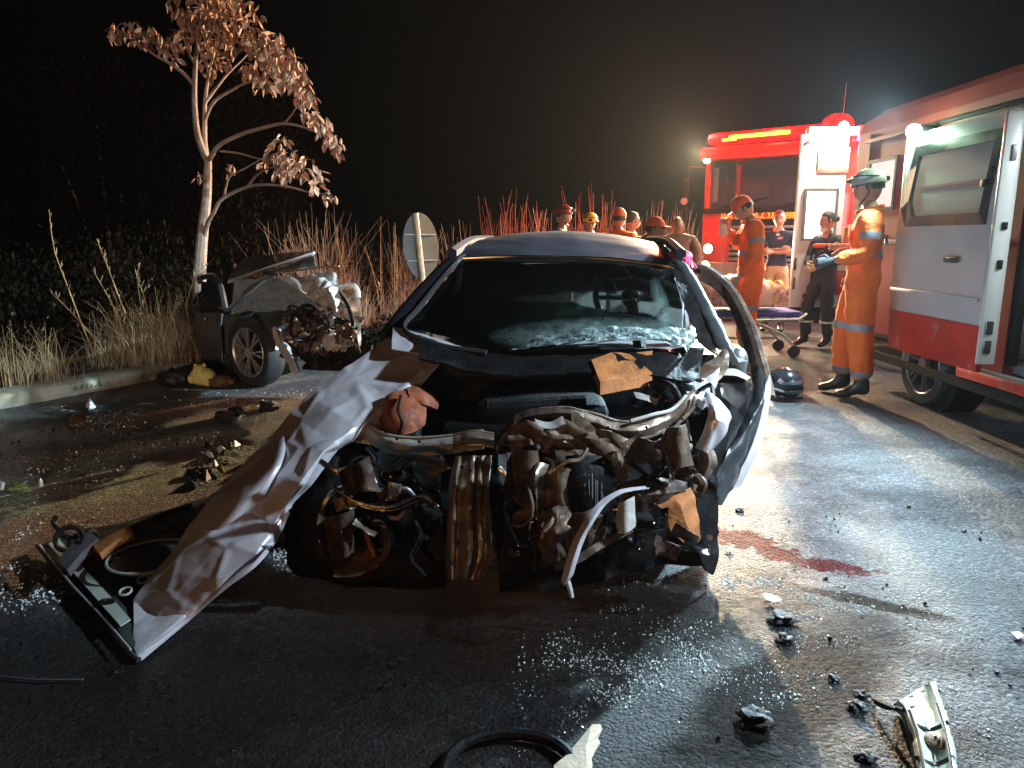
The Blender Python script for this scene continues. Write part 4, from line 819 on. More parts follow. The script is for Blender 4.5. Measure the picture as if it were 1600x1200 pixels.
sheetU('torn_plate', [[(1026, 790, 2.56), (1040, 800, 2.54), (1048, 830, 2.52), (1072, 852, 2.52)], [(1050, 778, 2.58), (1062, 790, 2.54), (1072, 818, 2.52), (1086, 850, 2.53)], [(1078, 762, 2.62), (1084, 775, 2.6), (1090, 810, 2.57), (1094, 840, 2.56)]], M['filter'], nu=22, nv=26, amp=.010, seed=59, freq=8, linear=True)
sheetU('crushed_rail', [[(960, 760, 2.54), (990, 748, 2.54), (1030, 745, 2.58), (1075, 752, 2.64), (1100, 760, 2.7)], [(975, 785, 2.52), (1000, 775, 2.5), (1035, 772, 2.54), (1070, 768, 2.6), (1096, 770, 2.66)], [(985, 805, 2.54), (1005, 800, 2.54), (1030, 790, 2.56), (1060, 780, 2.62), (1090, 775, 2.68)]], M['bare_dark'], nu=20, nv=40, amp=.016, seed=60, linear=True)
tubeU('crushed_rail', [(1088, 745, 2.66), (1098, 756, 2.62), (1094, 768, 2.62)], .018, M['bare'])
tubeU('bent_pipe', [(1078, 695, 2.7), (1070, 725, 2.64), (1080, 745, 2.64)], .012, M['bare'])
# bumper reinforcement strip that hangs down
rows = []
for (x, y, d, w_) in ((1012, 762, 2.56, .02), (975, 768, 2.5, .03), (945, 785, 2.46, .035), (926, 808, 2.42, .04), (908, 838, 2.40, .045), (896, 870, 2.38, .05), (887, 900, 2.37, .045), (880, 912, 2.38, .02)):
    p = U(x, y, d); w_ *= .72; p = U(x, y, d-.10); rows.append([p+Vector((-w_*.5, .01, .004)), p+Vector((0, -.008, 0)), p+Vector((w_*.5, .004, -.004))])
mb = MB(); sheet(rows, 50, 8, .003, 14, 61, .003, mb); mb.build('hanging_trim_strip', M['silver'], wk)
tubeU('hanging_trim_strip', [(884, 902, 2.37), (890, 918, 2.36), (894, 934, 2.35)], (.012, .007), M['silver'])
CRUMPLE = 'noise'
# left headlamp cavity details
sheetU('headlamp_bowl', [[(545, 735, 2.66), (548, 765, 2.6)], [(562, 728, 2.62), (570, 768, 2.56)], [(582, 735, 2.64), (588, 762, 2.6)]], M['reservoir'], nu=16, nv=14, amp=.016, seed=62)
sheetU('headlamp_bowl', [[(562, 820, 2.58), (572, 850, 2.54), (584, 874, 2.54)], [(575, 838, 2.54), (582, 855, 2.52), (590, 876, 2.53)], [(576, 850, 2.56), (586, 862, 2.54), (592, 874, 2.55)]], M['filter'], nu=16, nv=16, amp=.012, seed=63)
tubeU('bent_bracket', [(584, 815, 2.56), (600, 825, 2.53), (606, 850, 2.52), (600, 870, 2.52), (586, 876, 2.53)], .014, M['bare_dark'])
tubeU('loose_hose', [(614, 778, 2.56), (620, 766, 2.54), (636, 764, 2.54), (648, 778, 2.55), (650, 790, 2.57)], .008, M['grey_metal'])
sheetU('torn_clip', [[(606, 806, 2.56), (610, 812, 2.55)], [(622, 806, 2.55), (622, 813, 2.54)], [(632, 796, 2.56), (630, 806, 2.55)]], M['white_part'], nu=8, nv=4, amp=.005)
sheetU('torn_clip', [[(648, 842, 2.54), (650, 846, 2.53)], [(660, 835, 2.54), (660, 842, 2.53)], [(670, 838, 2.54), (668, 844, 2.53)]], M['white_part'], nu=8, nv=4, amp=.004)
sheetU('undertray', [[(520, 875, 2.6), (520, 896, 2.5)], [(560, 858, 2.58), (560, 895, 2.48)], [(600, 850, 2.58), (590, 885, 2.5)]], M['brown_debris'], nu=16, nv=10, amp=.02, seed=64)
tubeU('loose_hose', [(575, 700, 2.72), (590, 720, 2.66), (583, 745, 2.62), (592, 772, 2.6), (600, 800, 2.6)], .010, M['black_gloss'])
tubeU('loose_hose', [(655, 715, 2.7), (640, 735, 2.62), (655, 760, 2.6), (675, 770, 2.6), (690, 760, 2.62)], .012, M['black_gloss'])
mb = MB(); mb.ball(U(614, 742, 2.68), (.055, .05, .05), 14, 10); mb.build('horn', M['black_gloss'], wk)
rnd = random.Random(77)      # broken fins, clips and wiring that hang in the crushed front
for k in range(52):
    x = rnd.uniform(790, 1090) if k < 42 else rnd.uniform(515, 690); y = rnd.uniform(690, 860) if k < 42 else rnd.uniform(715, 880); d = 2.60-.0007*(y-700)+rnd.uniform(-.05, .04)
    if k % 3 == 0:
        a = rnd.uniform(0, 6.28); L_ = rnd.uniform(15, 45)
        pts = [(x+math.cos(a)*L_*t+rnd.uniform(-6, 6), y+math.sin(a)*L_*t*.8+rnd.uniform(-6, 6), d+rnd.uniform(-.02, .02)) for t in (0, .35, .7, 1)]
        tubeU('loose_wire', pts, rnd.uniform(.002, .0055), rnd.choice([M['black_gloss'], M['bare_dark'], M['bare']]), n=10, seg=5)
    else:
        s1, s2 = rnd.uniform(7, 24), rnd.uniform(6, 18); a = rnd.uniform(0, 3.14); ca, sa = math.cos(a), math.sin(a)
        def q(u, v_): return (x+u*ca-v_*sa, y+u*sa+v_*ca, d+rnd.uniform(-.025, .025))
        sheetU('metal_fragment', [[q(-s1, -s2), q(-s1, s2)], [q(0, -s2*.7), q(0, s2*.8)], [q(s1, -s2*.5), q(s1, s2)]], rnd.choice([M['bare_dark'], M['bare'], M['bare_dark'], M['black_gloss']]), nu=10, nv=8, amp=.012, freq=20, seed=k+100)
# bent radiator core with its fins, split fan shroud, wiring looms
core = sheetU('radiator_core', [[(872, 720, 2.56), (866, 760, 2.52), (880, 805, 2.52)], [(905, 712, 2.52), (905, 755, 2.48), (912, 800, 2.50)], [(950, 716, 2.55), (955, 752, 2.52), (945, 790, 2.54)]], M['black'], nu=16, nv=12, amp=.004, thick=.02)
mb = MB(); rc = random.Random(3)
for i in range(26):
    t = i/25; x0_ = 872+t*78; b2 = rc.uniform(-4, 4)
    mb.tube(crs([U(x0_, 718-3*math.sin(t*3), 2.545-.04*math.sin(t*3.1)), U(x0_-3+b2, 757, 2.50-.035*math.sin(t*3.1)), U(x0_+(6-t*9), 802-t*12, 2.51-.02*math.sin(t*3.1))], 6), .0028, 4)
mb.build('cooling_fins', M['grey_metal'], core)['kind'] = 'stuff'
for pts, r in (([(500, 720), (530, 735), (560, 715), (600, 730), (640, 712), (690, 722)], .011), ([(520, 760), (560, 785), (610, 792), (660, 775), (690, 800)], .008), ([(780, 730), (800, 760), (790, 800), (812, 850)], .010), ([(1000, 700), (1020, 722), (1055, 715), (1078, 735)], .011), ([(640, 800), (655, 835), (640, 870), (660, 895)], .008), ([(980, 720), (1010, 745), (1000, 775)], .007)):
    for q_ in range(2): tubeU('wiring_loom', [(x+q_*4, y+q_*5, 2.565-.0006*(y-700)) for x, y in pts], r*(1-.3*q_), M['black_gloss'], n=24)
mb = MB(); ring(mb, U(545, 800, 2.62), .095, .012, 26, (.2, -1, .1)); 
for a_ in range(5): mb.tube([U(545, 800, 2.62), U(545, 800, 2.62)+Vector((math.cos(a_*1.25)*.09, .01, math.sin(a_*1.25)*.09))], .008, 5)
mb.build('cooling_fan', M['black_gloss'], wk)
for (x, y) in ((735, 735), (735, 800), (715, 850), (655, 690), (620, 686), (1010, 668), (950, 668)):
    mb = MB(); mb.tube([U(x, y, 2.48 if 700 < x < 800 else 2.60), U(x, y, 2.465 if 700 < x < 800 else 2.585)], .006, 6); mb.build('bolt', M['chrome'], wk)
# front wheel shapes behind the bumper
for x in (-.30, .66):
    mb = MB(); mb.tube([(x-.09, 3.2, .29), (x-.08, 3.2, .29), (x+.08, 3.2, .29), (x+.09, 3.2, .29)], [.24, .28, .28, .24], 28); w_ = mb.build('wheel', M['rubber'], wk)
for x in (-.30, .95):
    mb = MB(); mb.tube([(x-.09, 5.45, .29), (x-.08, 5.45, .29), (x+.08, 5.45, .29), (x+.09, 5.45, .29)], [.24, .28, .28, .24], 28); w_ = mb.build('wheel', M['rubber'], wk)
# the bonnet torn forward and folded down to the road
rows = [[(212, 1010, 2.235), (213, 1018, 2.205), (215, 1025, 2.18), (217, 1030, 2.165)],
        [(210, 942, 2.44), (245, 965, 2.36), (290, 962, 2.345), (330, 933, 2.44)],
        [(245, 893, 2.52), (300, 900, 2.42), (350, 905, 2.37), (387, 883, 2.48)],
        [(300, 822, 2.62), (350, 846, 2.50), (400, 866, 2.42), (432, 838, 2.56)],
        [(336, 775, 2.75), (385, 795, 2.60), (425, 822, 2.56), (452, 795, 2.60)],
        [(390, 722, 2.84), (432, 742, 2.66), (468, 758, 2.58), (496, 738, 2.70)],
        [(440, 665, 2.94), (478, 690, 2.78), (505, 706, 2.68), (526, 698, 2.78)],
        [(480, 622, 3.02), (522, 642, 2.88), (552, 672, 2.80), (588, 664, 2.88)],
        [(540, 577, 3.10), (582, 606, 3.00), (612, 628, 2.92), (642, 614, 2.98)],
        [(590, 545, 3.20), (628, 570, 3.08), (655, 582, 3.02), (682, 576, 3.05)],
        [(616, 524, 3.26), (650, 537, 3.20), (682, 543, 3.14), (705, 547, 3.10)]]
CRUMPLE = 'facet'
bn = sheetU('bonnet', rows, M['silver'], nu=200, nv=60, amp=.020, freq=5.5, seed=71, thick=.004, linear=True)
CRUMPLE = 'noise'
# folded left flank of the skin, turned toward the road
sheetU('bonnet_fold', [[(300, 826, 2.60), (322, 790, 2.66), (328, 776, 2.72)], [(340, 828, 2.52), (380, 770, 2.6), (390, 735, 2.76)], [(385, 800, 2.55), (425, 735, 2.64), (440, 684, 2.86)], [(410, 778, 2.57), (440, 725, 2.68), (448, 690, 2.84)]], M['silver'], bn, nu=30, nv=30, amp=.006, freq=5, seed=72)
mb = MB(); mb.tube(crs([U(218, 1030, 2.16), U(290, 970, 2.34), U(350, 918, 2.36), U(400, 880, 2.40), U(432, 838, 2.55), U(450, 800, 2.58)], 40), .009, 6); mb.build('bonnet_hem', M['silver'], bn)
def sheetG(name, rows, m, parent=bn, nu=30, nv=14, amp=.006, freq=8, seed=1, thick=.004):
    mb = MB(); sheet([[G(*p) for p in r] for r in rows], nu, nv, amp, freq, seed, thick, mb); return mb.build(name, m, parent)
sheetG('bonnet_underside', [[(66, 852, .035), (112, 836, .05), (200, 815, .07), (310, 782, .08), (400, 745, .10)], [(115, 908, .035), (170, 885, .05), (230, 862, .06), (290, 838, .07), (330, 822, .07)], [(165, 962, .035), (190, 948, .045), (215, 935, .045), (240, 922, .045), (262, 910, .04)], [(205, 1012, .025), (209, 1008, .02), (212, 1003, .02), (215, 998, .02), (218, 990, .02)]], M['underhood'], nu=50, nv=50, amp=.008, freq=6, seed=73, thick=.012)
sheetG('bonnet_flange', [[(76, 850, .062), (92, 842, .066)], [(118, 898, .062), (134, 890, .066)], [(160, 946, .062), (178, 938, .066)], [(188, 978, .06), (204, 968, .064)]], M['rim_white'], nu=40, nv=5, amp=.002, freq=5, seed=74, thick=.004)
mb = MB(); mb.tube(crs([G(58, 853, .02), G(110, 916, .02), G(160, 969, .02), G(203, 1020, .018), G(217, 1031, .016)], 40), .009, 6); mb.build('bonnet_hem', M['grey_paint'], bn)
mb = MB(); mb.tube(crs([G(62, 852, .045), G(110, 911, .045), G(160, 964, .045), G(204, 1015, .045)], 40), .004, 6); mb.build('bonnet_hem', M['rim_white'], bn)
def tubeG(name, pts, r, m, n=20, seg=7):
    mb = MB(); mb.tube(crs([G(*p) for p in pts], n), r, seg); return mb.build(name, m, bn)
sheetG('stiffening_rib', [[(96, 884, .10), (110, 900, .10)], [(118, 858, .12), (132, 872, .12)], [(140, 840, .13), (156, 850, .13)]], M['grey_metal'], nu=20, nv=6, amp=.003, seed=75, thick=.03)
sheetG('stiffening_rib', [[(150, 862, .12), (160, 874, .12)], [(180, 842, .14), (190, 852, .14)], [(205, 832, .15), (212, 842, .15)]], M['filter'], nu=20, nv=6, amp=.003, seed=76, thick=.03)
sheetG('stiffening_rib', [[(205, 832, .15), (212, 844, .15)], [(250, 812, .17), (262, 826, .17)], [(300, 795, .18), (308, 808, .18)]], M['underhood'], nu=20, nv=6, amp=.003, seed=77, thick=.03)
cc = G(108, 842, .17); mb = MB(); ring(mb, cc, .048, .010, 20, (.3, -.75, .5)); mb.tube([cc, cc+Vector((0, 0, -.045))], .008, 6); mb.tube([cc, cc+Vector((.04, 0, .015))], .007, 6); mb.tube([cc, cc+Vector((-.04, 0, .015))], .007, 6); mb.build('latch_loop', M['black'], bn)
tubeG('hinge_arm', [(88, 806, .2), (84, 818, .17), (98, 832, .14), (112, 836, .12)], .010, M['black'])
tubeG('hinge_arm', [(120, 845, .14), (140, 830, .16), (150, 838, .12)], .016, M['black'])
for (x, y) in ((176, 877), (196, 924), (148, 855), (224, 905)):
    c = G(x, y, .105); mb = MB(); ring(mb, c, .020, .0045, 14, (0, -.3, 1)); mb.build('punched_hole', M['rim_white'], bn)
    mb = MB(); mb.tube([c+Vector((0, 0, -.006)), c+Vector((0, 0, -.002))], .017, 14); mb.build('hole_shade', M['black'], bn)
c = G(238, 872, .11)
P_ = [c+Vector((math.cos(a)*.16, math.sin(a)*.16, .01)) for a in [1.2+i*.16 for i in range(28)]]; mb = MB(); mb.tube(P_, .006, 6); mb.build('stiffening_ring', M['rim_white'], bn)
mb = MB(); mb.tube([c+Vector((0, 0, -.008)), c], .145, 28); mb.build('stiffening_dish', M['grey_metal'], bn)
# pink glove on the roof corner
g = U(1070, 402, 3.86); tg = MB(); tg.ball(g, (.04, .03, .035), 14, 10)
for k in range(4): a = -.9+k*.42; tg.tube([g+Vector((.01, -.01, -.005)), g+Vector((math.sin(a)*.04+.03, -.03, -.015-.01*k)), g+Vector((math.sin(a)*.05+.035, -.035, -.055))], [.013, .012, .009], 7)
tg.tube([g, g+Vector((-.03, .02, .015)), g+Vector((-.06, .05, .0))], [.03, .027, .03], 8)
tag(tg.build('pink_glove', M['pink'], loc=g), 'bright pink glove on the silver wreck\'s roof corner', 'glove')
# ---------------------------------------------------------------- grey car crushed against the kerb
W0 = G(402, 602); FW = Vector((.75, -.66, 0)).normalized(); NS = Vector((-FW.y*-1*-1, 0, 0))
NS = Vector((FW.y, -FW.x, 0))      # side normal, toward the viewer
def S(px, py, off=0): return hit(px, py, W0, NS, off)
def FR(px, py, off=0): return hit(px, py, W0+FW*.58, FW, off)
gc = thing('crushed_grey_car', 'crushed grey car beyond the kerb with its hood folded up and engine exposed', 'car', (W0.x, W0.y, 0))
def sh(name, rows, m, parent=gc, nu=24, nv=12, amp=.01, freq=8, seed=1, thick=.004, holes=0):
    mb = MB(); sheet(rows, nu, nv, amp, freq, seed, thick, mb, 0, False, holes); return mb.build(name, m, parent)
# front wing with wheel arch
ac = S(401, 549)
def arch(a, r): return ac + FW*(math.cos(a)*r) + Vector((0, 0, math.sin(a)*r))
rows = []
top = [S(352, 560, .03), S(350, 520, .03), S(352, 494, .02), S(372, 489, .0), S(400, 487, -.02), S(425, 485, -.03), S(447, 486, -.04), S(452, 494, .0), S(450, 510, .0)]
for i, t in enumerate(top):
    a = math.pi*(1.03-.98*i/8); rows.append([t, (t+arch(a, .37))/2+NS*.04, arch(a, .37)+NS*.03, arch(a, .365)-NS*.06])
sh('wing', rows, M['grey_paint'], nu=50, nv=14, amp=.007, freq=6, seed=2, thick=.006)
d_ = sh('front_door', [[S(306, 487, -.02), S(303, 520, .0), S(304, 558, -.02)], [S(328, 488, .0), S(326, 522, .04), S(328, 562, .02)], [S(348, 489, .01), S(347, 525, .03), S(349, 568, .01)]], M['grey_paint'], nu=22, nv=22, amp=.012, freq=7, seed=3, thick=.02)
mb = MB(); mb.tube([S(349, 490, .03), S(347, 525, .045), S(350, 568, .035)], .006, 5); mb.build('door_gap', M['black'], d_)
mb = MB(); mb.box(S(316, 498, .05), (.14, .03, .03), rot=math.atan2(FW.y, FW.x), bev=.01); mb.build('door_handle', M['grey_paint'], d_)
sh('sill', [[S(305, 556, .0), S(306, 572, .0)], [S(330, 562, .01), S(332, 576, .0)], [S(352, 568, .01), S(354, 580, .0)]], M['black'], nu=12, nv=4, amp=.004)
mb = MB(); mb.tube(crs([S(312, 440, -.15), S(315, 434, -.2), S(335, 432, -.2), S(345, 450, -.1), S(352, 484, -.02)], 20), .03, 6); mb.build('window_frame', M['grey_paint'], gc)
sh('window_line', [[S(313, 484, .01), S(313, 489, .02)], [S(330, 482, .01), S(330, 489, .02)], [S(350, 484, .01), S(350, 490, .02)]], M['black'], nu=10, nv=4, amp=.004)
mb = MB(); mb.add([S(314, 440, -.16), S(340, 440, -.14), S(348, 484, -.03), S(314, 486, -.03)], [(0, 1, 2, 3)]); mb.build('side_window', M['glass_dark'], gc, smooth=False)
tub = [W0+FW*(-1.5)-NS*.05, W0+FW*.25-NS*.08, W0+FW*.05-NS*.75, W0+FW*(-1.5)-NS*1.3]
mb = MB(); mb.prism([Vector((p.x, p.y, .22)) for p in tub], (0, 0, .36)); mb.build('body_shell', M['black'], gc, smooth=False)
mb = MB(); vs_ = [Vector((p.x, p.y, .58)) for p in (tub[0], W0-FW*.55-NS*.08, W0-FW*.55-NS*1.45, tub[3])]; mb.add(vs_+[vs_[0]-NS*.25+FW*.1+Vector((0, 0, .30)), vs_[1]-NS*.25-FW*.35+Vector((0, 0, .34)), vs_[2]+NS*.25-FW*.35+Vector((0, 0, .34)), vs_[3]+NS*.25+FW*.1+Vector((0, 0, .30))], [(0, 1, 5, 4), (1, 2, 6, 5), (2, 3, 7, 6), (3, 0, 4, 7), (4, 5, 6, 7)]); mb.build('cabin', M['black'], gc, smooth=False)
sh('bent_pillar', [[S(352, 488, .0), S(358, 486, .02)], [S(378, 462, -.1), S(384, 464, -.06)], [S(408, 436, -.25), S(414, 440, -.2)], [S(428, 424, -.3), S(432, 430, -.28)]], M['grey_paint'], nu=20, nv=5, amp=.006, seed=4, thick=.02)
sh('folded_hood', [[S(357, 440, -.3), S(362, 428, -.6), S(380, 404, -1.1)], [S(400, 424, -.35), S(410, 415, -.6), S(430, 398, -1.1)], [S(450, 408, -.45), S(460, 402, -.6), S(470, 394, -1.0)], [S(492, 393, -.6), S(494, 393, -.7), S(494, 392, -.9)]], M['grey_paint'], nu=40, nv=20, amp=.012, freq=5, seed=5, thick=.02)
mb = MB(); mb.tube(crs([S(357, 441, -.26), S(400, 425, -.31), S(450, 408, -.41), S(491, 395, -.56)], 20), .014, 6); mb.build('hood_edge', M['silver'], gc)
mb = MB(); mb.tube(crs([S(366, 438, -.25), S(405, 424, -.30), S(450, 411, -.40), S(488, 399, -.54)], 20), .008, 6); mb.build('hood_edge', M['bare'], gc)
sh('hood_inner_panel', [[S(415, 424, -.36), S(428, 424, -.3)], [S(455, 412, -.42), S(462, 423, -.36)], [S(490, 399, -.55), S(494, 419, -.48)]], M['underhood'], nu=20, nv=8, amp=.010, seed=6, thick=.01)
mb = MB(); mb.tube(crs([S(425, 425, -.28), S(460, 421, -.3), S(490, 418, -.4), S(530, 416, -.5)], 20), .009, 6); mb.build('hood_edge', M['bare'], gc)
sh('hood_hinge', [[S(430, 432, -.2), S(440, 438, -.2)], [S(448, 430, -.22), S(462, 450, -.2)], [S(465, 437, -.25), S(482, 462, -.22)]], M['white_part'], nu=14, nv=8, amp=.008, seed=7)
# pale crumpled inner wing standing up
sh('crumpled_inner_wing', [[S(470, 440, -.2), S(474, 460, -.18), S(484, 472, -.16), S(505, 485, -.1), S(512, 505, -.06)], [S(482, 425, -.24), S(488, 445, -.12), S(498, 462, -.08), S(515, 478, -.04), S(522, 500, -.02)], [S(505, 419, -.28), S(508, 440, -.14), S(515, 455, -.04), S(524, 475, -.02), S(526, 498, -.02)], [S(524, 424, -.3), S(528, 445, -.2), S(527, 460, -.14), S(532, 478, -.1), S(530, 492, -.06)]], M['white_part'], nu=40, nv=50, amp=.045, freq=7.5, seed=8, thick=.004)
sh('crumpled_inner_wing', [[S(500, 488, -.02), S(508, 500, .0)], [S(516, 492, -.02), S(520, 506, .02)], [S(528, 498, -.04), S(534, 512, .0)]], M['white_part'], nu=16, nv=10, amp=.02, freq=12, seed=9)
# engine heap
rnd = random.Random(40)
sh('engine_heap', [[S(430, 488, -.05), S(435, 520, .0), S(448, 560, .0)], [S(460, 486, -.1), S(465, 525, .02), S(475, 556, .04)], [S(500, 492, -.15), S(505, 528, .0), S(512, 556, .0)], [S(545, 500, -.2), S(552, 530, -.1), S(562, 545, -.1)]], M['bare_dark'], nu=50, nv=36, amp=.075, freq=6.5, seed=10, thick=.02)
for k, (x, y, r, m) in enumerate(((452, 500, .06, 'bare'), (470, 520, .10, 'bare'), (492, 512, .08, 'bare_dark'), (455, 535, .09, 'bare'), (488, 505, .09, 'black_gloss'), (510, 520, .07, 'bare_dark'), (520, 535, .09, 'white_part'), (540, 528, .08, 'bare_dark'), (500, 545, .05, 'bare'), (535, 505, .05, 'black_gloss'), (478, 492, .07, 'black'))):
    mb = MB(); mb.ball(S(x, y, .05), (r, r*.7, r*.8), 16, 12, fn=lambda q, dd: q*(1+.5*noise.noise(dd*2.6+Vector((k*3, 0, 0)))+.18*noise.noise(dd*7))); mb.build('engine_component', M[m], gc, sharp=28)
mb = MB(); ring(mb, S(475, 505, .08), .15, .018, 24, (-.4, -.7, .3)); mb.build('drive_belt', M['black_gloss'], gc)
for k in range(26):
    x, y = rnd.uniform(445, 560), rnd.uniform(484, 562); a = rnd.uniform(0, 3.1); s1, s2 = rnd.uniform(4, 13), rnd.uniform(3, 9)
    q = lambda u, v_: S(x+u*math.cos(a)-v_*math.sin(a), y+u*math.sin(a)+v_*math.cos(a), .1+rnd.uniform(-.06, .06))
    if k % 3: sh('metal_fragment', [[q(-s1, -s2), q(-s1, s2)], [q(0, -s2), q(0, s2)], [q(s1, -s2*.6), q(s1, s2)]], M[rnd.choice(['bare', 'bare_dark', 'white_part', 'bare'])], nu=8, nv=6, amp=.02, freq=14, seed=k+60)
    else:
        mb = MB(); mb.tube(crs([q(-s1*1.6, 0), q(-s1*.5, s2), q(s1*.5, -s2), q(s1*1.8, 0)], 10), rnd.uniform(.006, .014), 6); mb.build('loose_wire', M['black_gloss'], gc)
mb = MB(); mb.tube(crs([S(530, 458, -.05), S(542, 475, .0), S(552, 505, .05), S(556, 530, .05), S(562, 552, .05)], 16), .014, 6); mb.build('loose_wire', M['black_gloss'], gc)
mb = MB(); mb.tube(crs([S(528, 449, -.25), S(545, 444, -.3), S(556, 450, -.3), S(560, 465, -.3)], 16), .022, 6); mb.build('bent_bracket', M['white_part'], gc)
sh('rust_coloured_panel', [[S(532, 452, -.35), S(545, 470, -.32), S(552, 500, -.3), S(558, 540, -.25)], [S(556, 450, -.4), S(562, 470, -.38), S(563, 500, -.34), S(565, 540, -.3)]], M['bare'], nu=10, nv=26, amp=.02, freq=7, seed=12)
sh('hanging_bumper_piece', [[S(424, 512, .08), S(432, 540, .14), S(446, 562, .18), S(458, 583, .2)], [S(432, 510, .12), S(442, 535, .19), S(456, 560, .24), S(466, 582, .24)], [S(438, 512, .1), S(452, 540, .14), S(464, 566, .2), S(466, 578, .2)]], M['silver'], nu=14, nv=34, amp=.016, freq=8, seed=13, thick=.01)
mb = MB(); mb.tube(crs([S(432, 508, .12), S(440, 530, .16), S(450, 548, .2), S(463, 572, .22), S(467, 582, .22)], 18), .012, 6); mb.build('bumper_edge', M['bare'], gc)
sh('lower_debris', [[S(470, 552, .05), S(472, 578, .05)], [S(520, 545, .0), S(525, 580, .0)], [S(575, 540, -.1), S(580, 570, -.1)]], M['black'], nu=30, nv=14, amp=.07, freq=7, seed=14, thick=.02)
# wheel, steered outward a little
wr = thing('w', None, None); bpy.data.objects.remove(wr)
wdir = Vector((FW.x, FW.y, 0)); wa = NS
def wheel_at(c, axis, R_, parent, width=.19, spokes=7, m_rim='alloy'):
    axis = axis.normalized(); u = Vector((0, 0, 1)); v = axis.cross(u)
    def pt(a, r, o): return c+(u*math.cos(a)+v*math.sin(a))*r+axis*o
    wh = MB(); n = 40; prof = [(.70, -.5), (.92, -.5), (.985, -.36), (1, -.1), (1, .1), (.985, .36), (.92, .5), (.74, .52), (.70, .44)]
    vs = [pt(2*math.pi*i/n, R_*r, width*o) for i in range(n) for r, o in prof]; k = len(prof)
    wh.add(vs, [(i*k+j, i*k+j+1, ((i+1) % n)*k+j+1, ((i+1) % n)*k+j) for i in range(n) for j in range(k-1)])
    W_ = wh.build('wheel', M['rubber'], parent)
    rm = MB(); prof = [(.70, .46), (.715, .50), (.70, .52), (.66, .46), (.64, .1), (.60, -.2)]
    k = len(prof); vs = [pt(2*math.pi*i/n, R_*r, width*o) for i in range(n) for r, o in prof]
    rm.add(vs, [(i*k+j, i*k+j+1, ((i+1) % n)*k+j+1, ((i+1) % n)*k+j) for i in range(n) for j in range(k-1)])
    for s in range(spokes):
        a = 2*math.pi*s/spokes+.2
        for da in (-.07, .07):
            q = [pt(a-da*.2-.09, R_*.12, width*.46), pt(a-da*.2+.09, R_*.12, width*.46), pt(a+da*2.2+.045, R_*.67, width*.42), pt(a+da*2.2-.045, R_*.67, width*.42)]
            rm.prism(q, -axis*.02)
    rm.tube([pt(0, 0, width*.3), pt(0, 0, width*.5)], R_*.15, 16)
    rm.build('rim', M[m_rim], W_)
    dk = MB(); dk.tube([pt(0, 0, -.02), pt(0, 0, .02)], R_*.62, 24); dk.build('brake_disc', M['black'], W_)
    return W_
wheel_at(ac+Vector((0, 0, .0)), (NS+FW*.10), .322, gc)
mb = MB(); mb.tube([ac-NS*.25+Vector((0, 0, .05)), ac-NS*.05+Vector((0, 0, .05))], .30, 28); mb.build('wheel_housing', M['black'], gc)

# ---------------------------------------------------------------- fire engine
RZ = R(-40); FO = Vector((3.28, 13.0, 0)); MF = Matrix.Rotation(RZ, 3, 'Z')
fe = thing('fire_engine', 'red fire engine with lit headlamps and glowing light bar standing behind the ambulances', 'fire engine', FO, rz=RZ, local=True)
mb = MB()
mb.box((1.2, 2.6, 1.72), (2.4, 5.0, .06)); mb.box((1.2, 3.0, 2.74), (2.42, 5.9, .14), bev=.04)      # floor, roof
mb.box((1.2, .05, 1.32), (2.4, .10, .92), bev=.03)                                                    # nose
mb.box((.03, 3.2, 1.3), (.06, 5.0, .9)); mb.box((2.37, 3.2, 1.3), (.06, 5.0, .9)); mb.box((1.2, 4.2, 1.9), (2.4, 3.0, 1.6))
for x in (.05, 2.35): mb.box((x, .08, 2.2), (.09, .12, .90), bev=.02); mb.box((x, 1.35, 2.2), (.08, .12, .9))
mb.build('body', M['red'], fe)
mb = MB(); mb.box((1.2, .0, 2.70), (2.46, .34, .22), bev=.06); mb.build('sun_visor', M['red'], fe)
mb = MB(); mb.box((1.2, .05, 2.18), (2.24, .012, .80))
M['cab_glass'] = mat('cab_glass', (.05, .05, .055), .05, 0, .1, 3, 0, alpha=.38, coat=.3)
mb.build('windscreen', M['cab_glass'], fe, smooth=False)
mb = MB(); mb.box((1.2, .0, 1.78), (2.36, .05, .09), bev=.015); mb.build('window_rubber', M['black'], fe)
mb = MB(); mb.box((.045, .70, 2.18), (.012, 1.1, .72)); mb.build('side_window', M['cab_glass'], fe, smooth=False)
for x in (.75, 1.75):
    mb = MB(); mb.tube([(x-.45, -.02, 1.84), (x, -.03, 1.90), (x+.38, -.03, 1.98)], .012, 6); mb.build('wiper', M['black'], fe)
mb = MB(); mb.box((.62, .75, 1.95), (.5, .14, .62), bev=.05); mb.build('seat', M['seat'], fe)
mb = MB(); mb.box((1.75, .75, 1.98), (.62, .14, .62), bev=.07); sx = mb.build('seat', M['grey_metal'], fe)
mb = MB(); mb.box((1.15, .28, 1.86), (2.1, .36, .16), bev=.05); mb.build('dashboard', M['black'], fe)
mb = MB(); ring(mb, (1.75, .45, 2.02), .22, .018, 20, (0, -.6, .8)); mb.build('steering_wheel', M['black'], fe)
mb = MB(); mb.box((1.2, 1.4, 2.2), (2.2, .05, .9)); mb.build('cab_rear_wall', M['cloth_dark'], fe)
for x, z0, z1, m in ((.30, 1.84, 2.52, 'chrome'), (.50, 1.84, 2.45, 'orange_b'), (.12, 1.84, 2.5, 'sheet')):
    mb = MB(); mb.tube([(x, .2, z0), (x, .2, z1)], .018 if m != 'sheet' else .05, 8); mb.build('cab_handrail', M[m], fe)
mb = MB(); mb.box((1.2, -.05, .72), (2.44, .26, .42), bev=.05); mb.build('bumper', M['grey_metal'], fe)
mb = MB(); mb.box((1.15, -.012, 1.28), (1.25, .02, .72)); mb.build('grille_opening', M['black'], fe)
